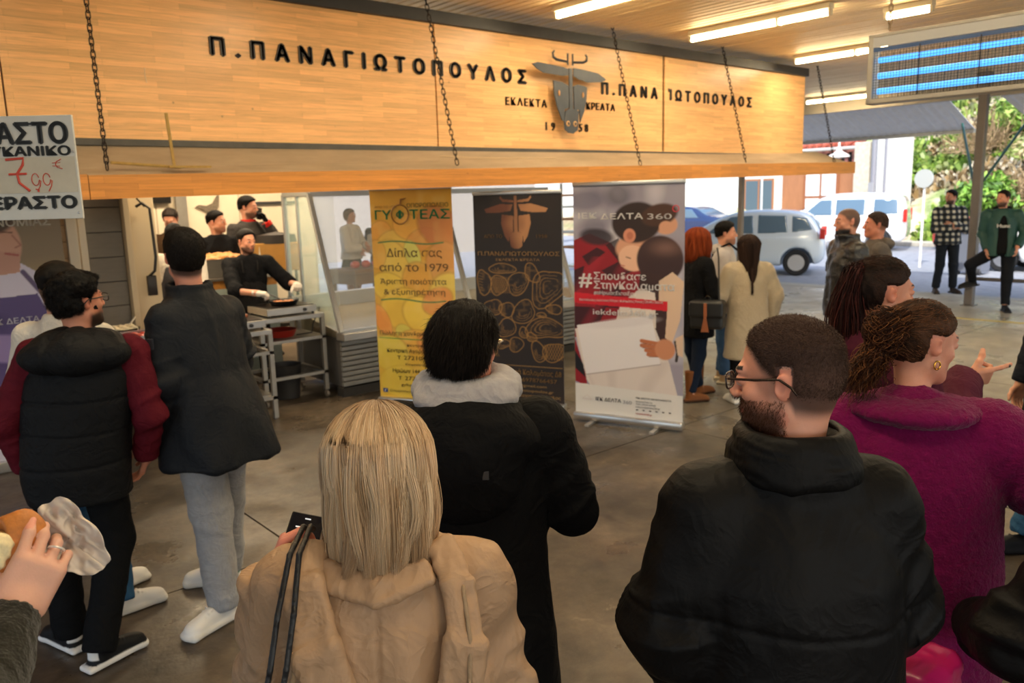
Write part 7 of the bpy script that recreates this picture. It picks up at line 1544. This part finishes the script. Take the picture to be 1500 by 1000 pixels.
# man in pale hoodie
Q2 = simple((6.98, 4.80, 0), -62, 1.63, 'dark-haired man in a pale grey hoodie and jeans facing right in the chatting group', 'hoodie', cloth('hoodie_pale', 'b4aeac', .9), 'jeans', cloth('jeans_mid', '37506e', .85, var=.15), t_short(.022, .006, -.05), (.04, .03, .025), hyaw=-8, stub=(.5, (.2, .15, .12)), beard=((.3, .2, .16), .5), shoes=('a08260', 'd8c8a8'), J={'elR': (.26, .02, 1.02), 'wrR': (.2, .16, .84), 'anR': (.12, .04, .08)})
sdfobj('hood', [ell(Q2.J['neck']+[0, -.06, .0], (.12, .08, .06))], .01, cloth('hoodie_pale', 0), Q2.root); MB().tube([(.02, .13, 1.36), (.10, .06, 1.43), (.06, -.10, 1.36), (-.1, -.15, 1.1), (-.2, -.06, .9)], .012, 6).build('bag_strap', black, Q2.root, smooth=True)
# woman in beige coat
Q3 = simple((6.40, 4.14, 0), 50, 1.54, 'woman in a long beige wool coat with very long dark hair and white boots', 'coat', cloth('wool_beige', 'b5a58a', .95, 300, .5, .06, .4), 'leggings', black, longh, (.07, .045, .035), fem=True, hyaw=6, shoes=('e4e0d8', 'd8d4cc'), boot=.05, tr=(.08, .06, .042), prof=[(.50, .235, .17, 0, 0), (.75, .225, .165, 0, 0), (1.0, .205, .15, 0, 0), (1.15, .195, .14, 0, 0), (1.3, .2, .14, 0, 0), (1.39, .18, .125, 0, 0), (1.455, .125, .1, 0, 0), (1.5, .08, .08, 0, 0)],
  J={'elR': (.25, -.01, 1.0), 'wrR': (.24, .06, .78), 'elL': (-.25, .03, 1.0), 'wrL': (-.10, .17, .93)}, sl=(.078, .07, .062))
strandhair(Q3, 1.04, ('2e1f19', '3c2a22', '241813'), 2200, .55)
# man in grey leather jacket + one behind him
m_lea = mat('leather_black_jacket', '1a191b', rough=.33, bump=.3, bscale=60, var=.1, spec=.5, crease=.5)
Q4 = simple((6.80, 3.42, 0), 140, 1.77, 'shaven-headed bearded man in a shiny dark leather jacket facing left', 'leather_jacket', m_lea, 'trousers', black, None, None, hyaw=-2, skin=(.76, .53, .43), beard=((.08, .055, .045), 1.), stub=(.85, (.15, .11, .095)), J={'elL': (-.27, -.02, 1.14), 'wrL': (-.17, .05, .95), 'hfL': (.6, 0, -.6), 'elR': (.27, -.02, 1.14), 'wrR': (.17, .05, .95), 'hfR': (-.6, 0, -.6)}, sl=(.082, .074, .06), prof=STD(1.08, .84), coll=(.10, .105, -.04, .07, .01), dispk=dict(fr=(8, 8, 5), amp=.016, arm=.022))
Q5 = simple((7.55, 3.52, 0), 128, 1.71, 'man in a hooded grey-brown jacket standing just behind the leather-jacketed man', 'jacket', cloth('jacket_taupe', '5c5550', .7), 'trousers', black, t_short(.01, .004, -.04), (.2, .15, .13), hyaw=0, skin=(.76, .5, .4), stub=(.6, (.25, .18, .15)), prof=STD(1.05, .82))
sdfobj('hood', [ell(Q5.J['neck']+[0, -.07, -.01], (.13, .09, .06))], .01, cloth('jacket_taupe', 0), Q5.root)
# man in checked shirt
def check(P):
    u = P[:, 0]*1.0; v = P[:, 2]; a = (np.sin(u*2*math.pi/.10) > -.15).astype(float); b = (np.sin(v*2*math.pi/.10) > -.15).astype(float); s_ = a+b
    c = np.tile(lin('d2cdbc'), (len(P), 1)); c[s_ == 1] = lin('3a4048'); c[s_ == 2] = lin('14171b'); return c
Q6 = Man('person', (15.55, 5.95, 0), 222, H=1.85, label='man in a black and cream checked shirt with folded arms by the street', hyaw=62, skin=(.78, .55, .44), hres=.008, hd=.008, J={'elR': (.26, .10, 1.17), 'wrR': (.02, .22, 1.20), 'elL': (-.26, .10, 1.16), 'wrL': (.0, .20, 1.24), 'hfR': (-1, .05, .1), 'hfL': (1, .05, .1), 'anR': (.16, 0, .085), 'anL': (-.14, 0, .085)})
Q6.build_body(paint_beard((.06, .045, .04), .9), coarse=.02); Q6.hair(t_short(.02, .008, -.05), (.04, .03, .028), res=.007)
Q6.trousers('trousers', cloth('jeans_black', '22262e'), res=.012, disp=tdisp()); Q6.jacket('checked_shirt', mat('check', attr=True, rough=.9), STD(1.06, .86), sl=(.085, .078, .065), res=.008, disp=mk_disp(Q6), col=check, collar=(.10, .09, -.04, .05, 0)); [Q6.shoe(sd, '3a3028', '222222', res=.009) for sd in 'RL']
# man in green track jacket leaning on the post
loc, fc = (13.88, 4.52, 0), 200
Q7 = Man('person', loc, fc, H=1.84, label='smiling man in a dark green track jacket leaning on the roof post, foot up', hyaw=38, skin=(.80, .56, .45), hres=.008, hd=.007, lean=(.03, -.03), J={'hipR': (.09, 0, .92), 'knR': W2L(loc, fc, (13.74, 4.90, .70)), 'anR': W2L(loc, fc, (13.98, 4.93, .42)), 'toeR': (.8, -.2, -.2), 'knL': (-.10, .06, .50), 'anL': (-.10, .12, .085), 'toeL': (-.2, 1, 0), 'elL': (-.30, -.01, 1.20), 'wrL': (-.20, .17, 1.0), 'elR': (.27, -.06, 1.18), 'wrR': (.20, .05, .95)})
Q7.build_body(paint_beard((.16, .10, .07), .9), coarse=.02); Q7.hair(t_short(.016, .006, -.04), (.12, .085, .06), res=.007)
def stripe(base, m):
    def f(P):
        c = np.tile(lin(base), (len(P), 1))
        for sd, q in (('L', -1), ('R', 1)):
            for a, b in (('sh', 'el'), ('el', 'wr')):
                t, d = seg_t(P, m.J[a+sd], m.J[b+sd]); ax = nrm(m.J[b+sd]-m.J[a+sd]); off = P-m.J[a+sd]; side = np.cross(ax, (q, 0, 0)); s_ = off@nrm(side); o_ = (off[:, 0])*q
                k_ = (t > 0) & (t < 1) & (d < .12) & (o_ > .02) & (np.abs(P[:, 0]) > .16); z_ = np.abs(((s_+.03)/.02) % 1-.5) < .25; c[k_ & z_ & (np.abs(s_) < .03)] = lin('d8dcd8')
        return c
    return f
Q7.trousers('track_pants', cloth('track_black', '16181d', .7), res=.010, disp=tdisp(), r=(.10, .075, .055))
Q7.jacket('inner_sweater', black, STD(.95, .86), sleeves=False, sh=.05, res=.009, disp=mk_disp(Q7))
tj = Q7.jacket('track_jacket', mat('track_green', attr=True, rough=.6), STD(1.05, .82), sl=(.080, .070, .058), res=.007, disp=mk_disp(Q7), col=stripe('1d4640', Q7), coll=None) if False else Q7.jacket('track_jacket', mat('track_green', attr=True, rough=.6), STD(1.05, .82), sl=(.080, .070, .058), res=.007, disp=mk_disp(Q7), col=stripe('1d4640', Q7), cut=[ell((0, .22, 1.12), (.085, .17, .62), .01, op='s')])
text('Hunt', 'lettering', mat('white_print', 'e0e0e0'), Q7.root, .075, (.085, .150, 1.285), width=.17, ext=.002, off=.003, rot=(R(90), 0, R(180)))
sdfobj('hood', [ell(Q7.J['neck']+[0, -.06, .02], (.13, .09, .06))], .01, black, Q7.root); [Q7.shoe(sd, '15171b', '2a2a2e', res=.009) for sd in 'RL']
# ---- stall staff
gl_w = cloth('glove_white', 'd6cec2', .6); gl_b = cloth('glove_black', '101012', .5)
loc, fc = (3.38, 8.12, 0), 256
T1 = Man('person', loc, fc, H=1.68, label='bearded cook in a black apron and white gloves working the frying pan', hyaw=-26, hpitch=-3, skin=(.82, .58, .46), hres=.0045, hd=.005, lean=(0, .06),
  J={'elR': W2L(loc, fc, (3.10, 7.82, 1.10)), 'wrR': W2L(loc, fc, (3.25, 7.64, 1.08)), 'hfR': W2L((0, 0, 0), fc, (.6, -.4, -.1)), 'hnR': (0, .2, 1), 'elL': W2L(loc, fc, (3.72, 7.90, 1.12)), 'wrL': W2L(loc, fc, (3.71, 7.70, 1.12)), 'hfL': W2L((0, 0, 0), fc, (-.25, -.8, .0)), 'hnL': (-.2, .2, 1)}, fingers={sd: [(45, 60, 35)]*4+[(40, 30)] for sd in 'RL'})
T1.build_body(paint_beard((.10, .065, .05), .85)); T1.hair(t_short(.020, .005, -.05), (.07, .05, .04), res=.005)
T1.trousers('trousers', black, disp=tdisp()); T1.jacket('black_shirt', black, STD(.97, .84), sl=(.075, .066, .060), cuff=-.16, res=.008, disp=mk_disp(T1, arm=.012)); T1.glove('R', gl_w, .0035); T1.glove('L', gl_w, .0035)
sdfobj('apron', [loft([(.55, 0, .10, .15, .06), (.9, 0, .10, .17, .075), (1.1, 0, .09, .16, .075), (1.2, .0, .10, .10, .06), (1.28, 0, .10, .08, .05)])], .009, cloth('apron_black', '1c1a1a', .7), T1.root, disp=lambda P: folds(P, (8, 8, 3), .006)); [T1.shoe(sd, '1a1a1a', '1a1a1a') for sd in 'RL']
for sx in (-1, 1): MB().tube([(sx*.07, .175, 1.26), (sx*.075, .165, 1.34), (sx*.07, .10, 1.42), (sx*.05, -.02, 1.45)], .009, 6).build('apron_strap', cloth('apron_black', 0), T1.root, smooth=True)
T2 = simple((3.44, 9.02, .13), 262, 1.74, 'young cook in a black short-sleeved shirt looking right behind the food tray', 'black_shirt', black, 'trousers', black, t_short(.018, .004, -.03), (.05, .035, .03), hyaw=-50, beard=((.2, .12, .09), .6), J={'elR': (.27, .05, 1.16), 'wrR': (.16, .26, 1.05), 'elL': (-.27, .05, 1.16), 'wrL': (-.2, .28, 1.06)}, cuff=-.2)
m_dg = cloth('jacket_charcoal', '3a3634', .8)
T3 = simple((3.92, 9.28, .13), 282, 1.90, 'tall man in charcoal jacket with red collar holding a phone to his ear', 'jacket', m_dg, 'trousers', black, t_short(.020, .007, -.05), (.05, .035, .03), hyaw=-32, hpitch=-4, beard=((.14, .09, .07), .8), coll=None, J={'elL': (-.26, .20, 1.36), 'wrL': (-.13, .16, 1.60), 'hfL': (.25, -.1, 1), 'hnL': (-1, .5, 0), 'elR': (.29, .03, 1.24), 'wrR': (.24, .17, 1.02)}, fing={'L': [(40, 50, 30)]*4+[(20, 20)]}, prof=STD(1.02, .80))
n_ = T3.J['neck']; red_ = cloth('trim_red', 'b82a24', .8)
sdfobj('red_collar', [loft([(n_[2]-.03, n_[0], n_[1], .095, .09), (n_[2]+.05, n_[0], n_[1]+.0, .082, .08)], hollow=.015)], .007, red_, T3.root)
for sd in 'RL':
    c_ = T3.J['wr'+sd]; ax_ = nrm(c_-T3.J['el'+sd]); sdfobj('red_cuff', [cap(c_-ax_*.05, c_+ax_*.005, .056, .054, flat=True, flat0=True)], .006, red_, T3.root); T3.glove(sd, gl_b, .003)
tag(MB().box((-.035, -.005, -.07), (.035, .005, .07), bev=.004).build('dark_phone', mat('phone_case'), loc=tuple(l2w((3.92, 9.28, .13), 282, (-.085, .10, 1.70))+np.array((0, 0, .13))), rot=(0, R(10), R(15)), smooth=True), 'dark phone held to the ear of the man in the charcoal jacket', 'phone')
T4 = simple((3.18, 9.72, .13), 232, 1.78, 'older man in a brown jacket looking down at his work by the back wall', 'jacket', cloth('jacket_brown', '43301f', .7, var=.2), 'trousers', black, t_short(.014, .006, -.05, .085), (.16, .13, .11), hpitch=-28, hyaw=-8, stub=(.3, (.3, .24, .2)), J={'elR': (.27, .08, 1.18), 'wrR': (.14, .30, 1.12), 'elL': (-.26, .06, 1.18), 'wrL': (-.12, .26, 1.14)}, prof=STD(1.04, .82))
T5 = simple((2.62, 7.95, 0), 240, 1.78, 'woman in a white shirt and grey apron behind the tall man in the dark jacket', 'white_shirt', cloth('shirt_white', 'ddd3c4', .8), 'trousers', black, longh, (.06, .04, .035), fem=True, hpitch=-30, hyaw=0, J={'elR': (.30, .03, 1.24), 'wrR': (.31, .12, .98), 'elL': (-.2, .1, 1.12), 'wrL': (-.1, .3, 1.0), 'hfR': (0, .2, -1)}, sl=(.088, .082, .068), cuff=-.03, prof=STD(1.0, .86))
for sd in 'RL': T5.glove(sd, gl_w, .003)
sdfobj('apron', [loft([(.5, 0, .02, .185, .15), (.9, 0, .02, .19, .15), (1.15, 0, .03, .175, .145), (1.3, .0, .07, .12, .105), (1.38, 0, .08, .09, .07)])], .009, cloth('apron_grey', '4c4a4c', .8), T5.root, disp=lambda P: folds(P, (8, 8, 3), .008))
# two customers far behind the glass counter
U1 = simple((7.0, 12.35, 0), 300, 1.82, 'woman in a white jacket and short black skirt seen through the counter glass', 'white_jacket', cloth('jacket_offwhite', 'cfc6ba', .8), 'bare_legs', cloth('skin_cloth', 'c48a68', .6), longh, (.25, .15, .1), fem=True, J={'elL': (-.26, .1, 1.15), 'wrL': (-.1, .25, 1.2), 'elR': (.26, .1, 1.15), 'wrR': (.1, .25, 1.15)}, prof=STD(1.05, .95), sl=(.085, .08, .065), tr=(.075, .058, .042))
sdfobj('skirt', [loft([(.66, 0, 0, .22, .17), (.85, 0, 0, .21, .16), (1.0, 0, 0, .17, .13)])], .012, black, U1.root)
U2 = simple((7.75, 12.6, 0), 230, 1.74, 'person in dark clothes holding a pale bag beyond the counter glass', 'dark_coat', cloth('coat_navy', '1c2028'), 'jeans', cloth('jeans_dark', 0), t_short(.02, .01, -.06), (.05, .04, .03), J={'wrR': (.05, .3, 1.2)})
tag(sdfobj('pale_bag', [rbox((0, 0, 0), (.16, .08, .17), .04)], .012, cloth('bag_pale', 'cfc6ba'), None, disp=lambda P: folds(P, (8, 8, 8), .01)), 'pale bag held by the person in dark clothes beyond the glass', 'bag').location = tuple(l2w((7.75, 12.6, 0), 230, (.0, .42, 1.2)))
# ---- people cut by the right edge
V1 = simple((4.74, 1.16, 0), 150, 1.74, 'person in blue jeans and dark shoes cut off by the right edge', 'jacket', cloth('coat_navy', 0), 'jeans', cloth('jeans_blue', 0), t_short(), (.08, .05, .04), shoes=('1c1c20', '1c1c20'), J={'anR': (.1, .1, .085), 'anL': (-.22, -.02, .085), 'knL': (-.15, .08, .5), 'toeR': (.2, 1, 0), 'toeL': (-.1, 1, 0)}, tr=(.10, .085, .085))
loc, fc = (2.12, .16, 0), 20
V2 = Man('person', loc, fc, label='person in a black padded jacket whose elbow enters at the lower right corner', H=1.62, skin=(.8, .58, .48), hres=.007, hd=.008, J={'shL': W2L(loc, fc, (2.02, .36, 1.28)), 'elL': W2L(loc, fc, (1.87, .50, .98)), 'wrL': W2L(loc, fc, (2.0, .62, .90)), 'hfL': (.4, .6, -.6)})
V2.build_body(); V2.hair(longh, (.07, .05, .04)); V2.jacket('padded_jacket', m_puf, STD(1.08, .8), sl=(.085, .085, .07), disp=mk_disp(V2, amp=.01, arm=.02, quilt=(.8, .09, .008)), res=.008); V2.trousers('trousers', black); [V2.shoe(sd, '333333', '222222') for sd in 'RL']
V3 = simple((3.98, .86, 0), 165, 1.70, 'person in white and tan trainers outside the right edge beside the magenta coat', 'jacket', black, 'trousers', cloth('trouser_grey', 0), t_short(), (.08, .05, .04), shoes=('dcd6ce', 'dcd6ce'), J={'anR': W2L((3.98, .86, 0), 165, (3.97, 1.00, .085)), 'anL': W2L((3.98, .86, 0), 165, (3.78, .96, .085)), 'toeR': (.25, 1, 0), 'toeL': (.1, 1, 0)})
V4 = simple((4.42, .94, 0), 160, 1.72, 'person in tan suede shoes outside the right edge behind the white trainers', 'jacket', cloth('jacket_taupe', 0), 'trousers', black, t_short(), (.08, .05, .04), shoes=('a8692c', 'c89a50'), J={'anR': W2L((4.42, .94, 0), 160, (4.32, 1.06, .085)), 'toeR': (0, 1, 0)})
tag(sdfobj('pink_bag', [rbox((0, 0, 0), (.11, .05, .10), .035)], .006, mat('pink_plastic', 'a81858', rough=.35), None, disp=lambda P: folds(P, (14, 14, 14), .008)), 'bright pink bag at the bottom edge in front of the magenta coat', 'bag').location = (1.76, .66, .80)
tag(sdfobj('tarpaulin_heap', [ell((0, 0, .45), (.5, .9, .55)), ell((.1, .5, .9), (.3, .4, .4), .2)], .03, mat('tarp_red', 'c0483a', rough=.6, var=.4, vscale=3), None, disp=lambda P: folds(P, (3, 3, 3), .12)), 'crumpled red and white tarpaulin beyond the back of the white van', 'tarpaulin').location = (26.8, 9.7, -.1)
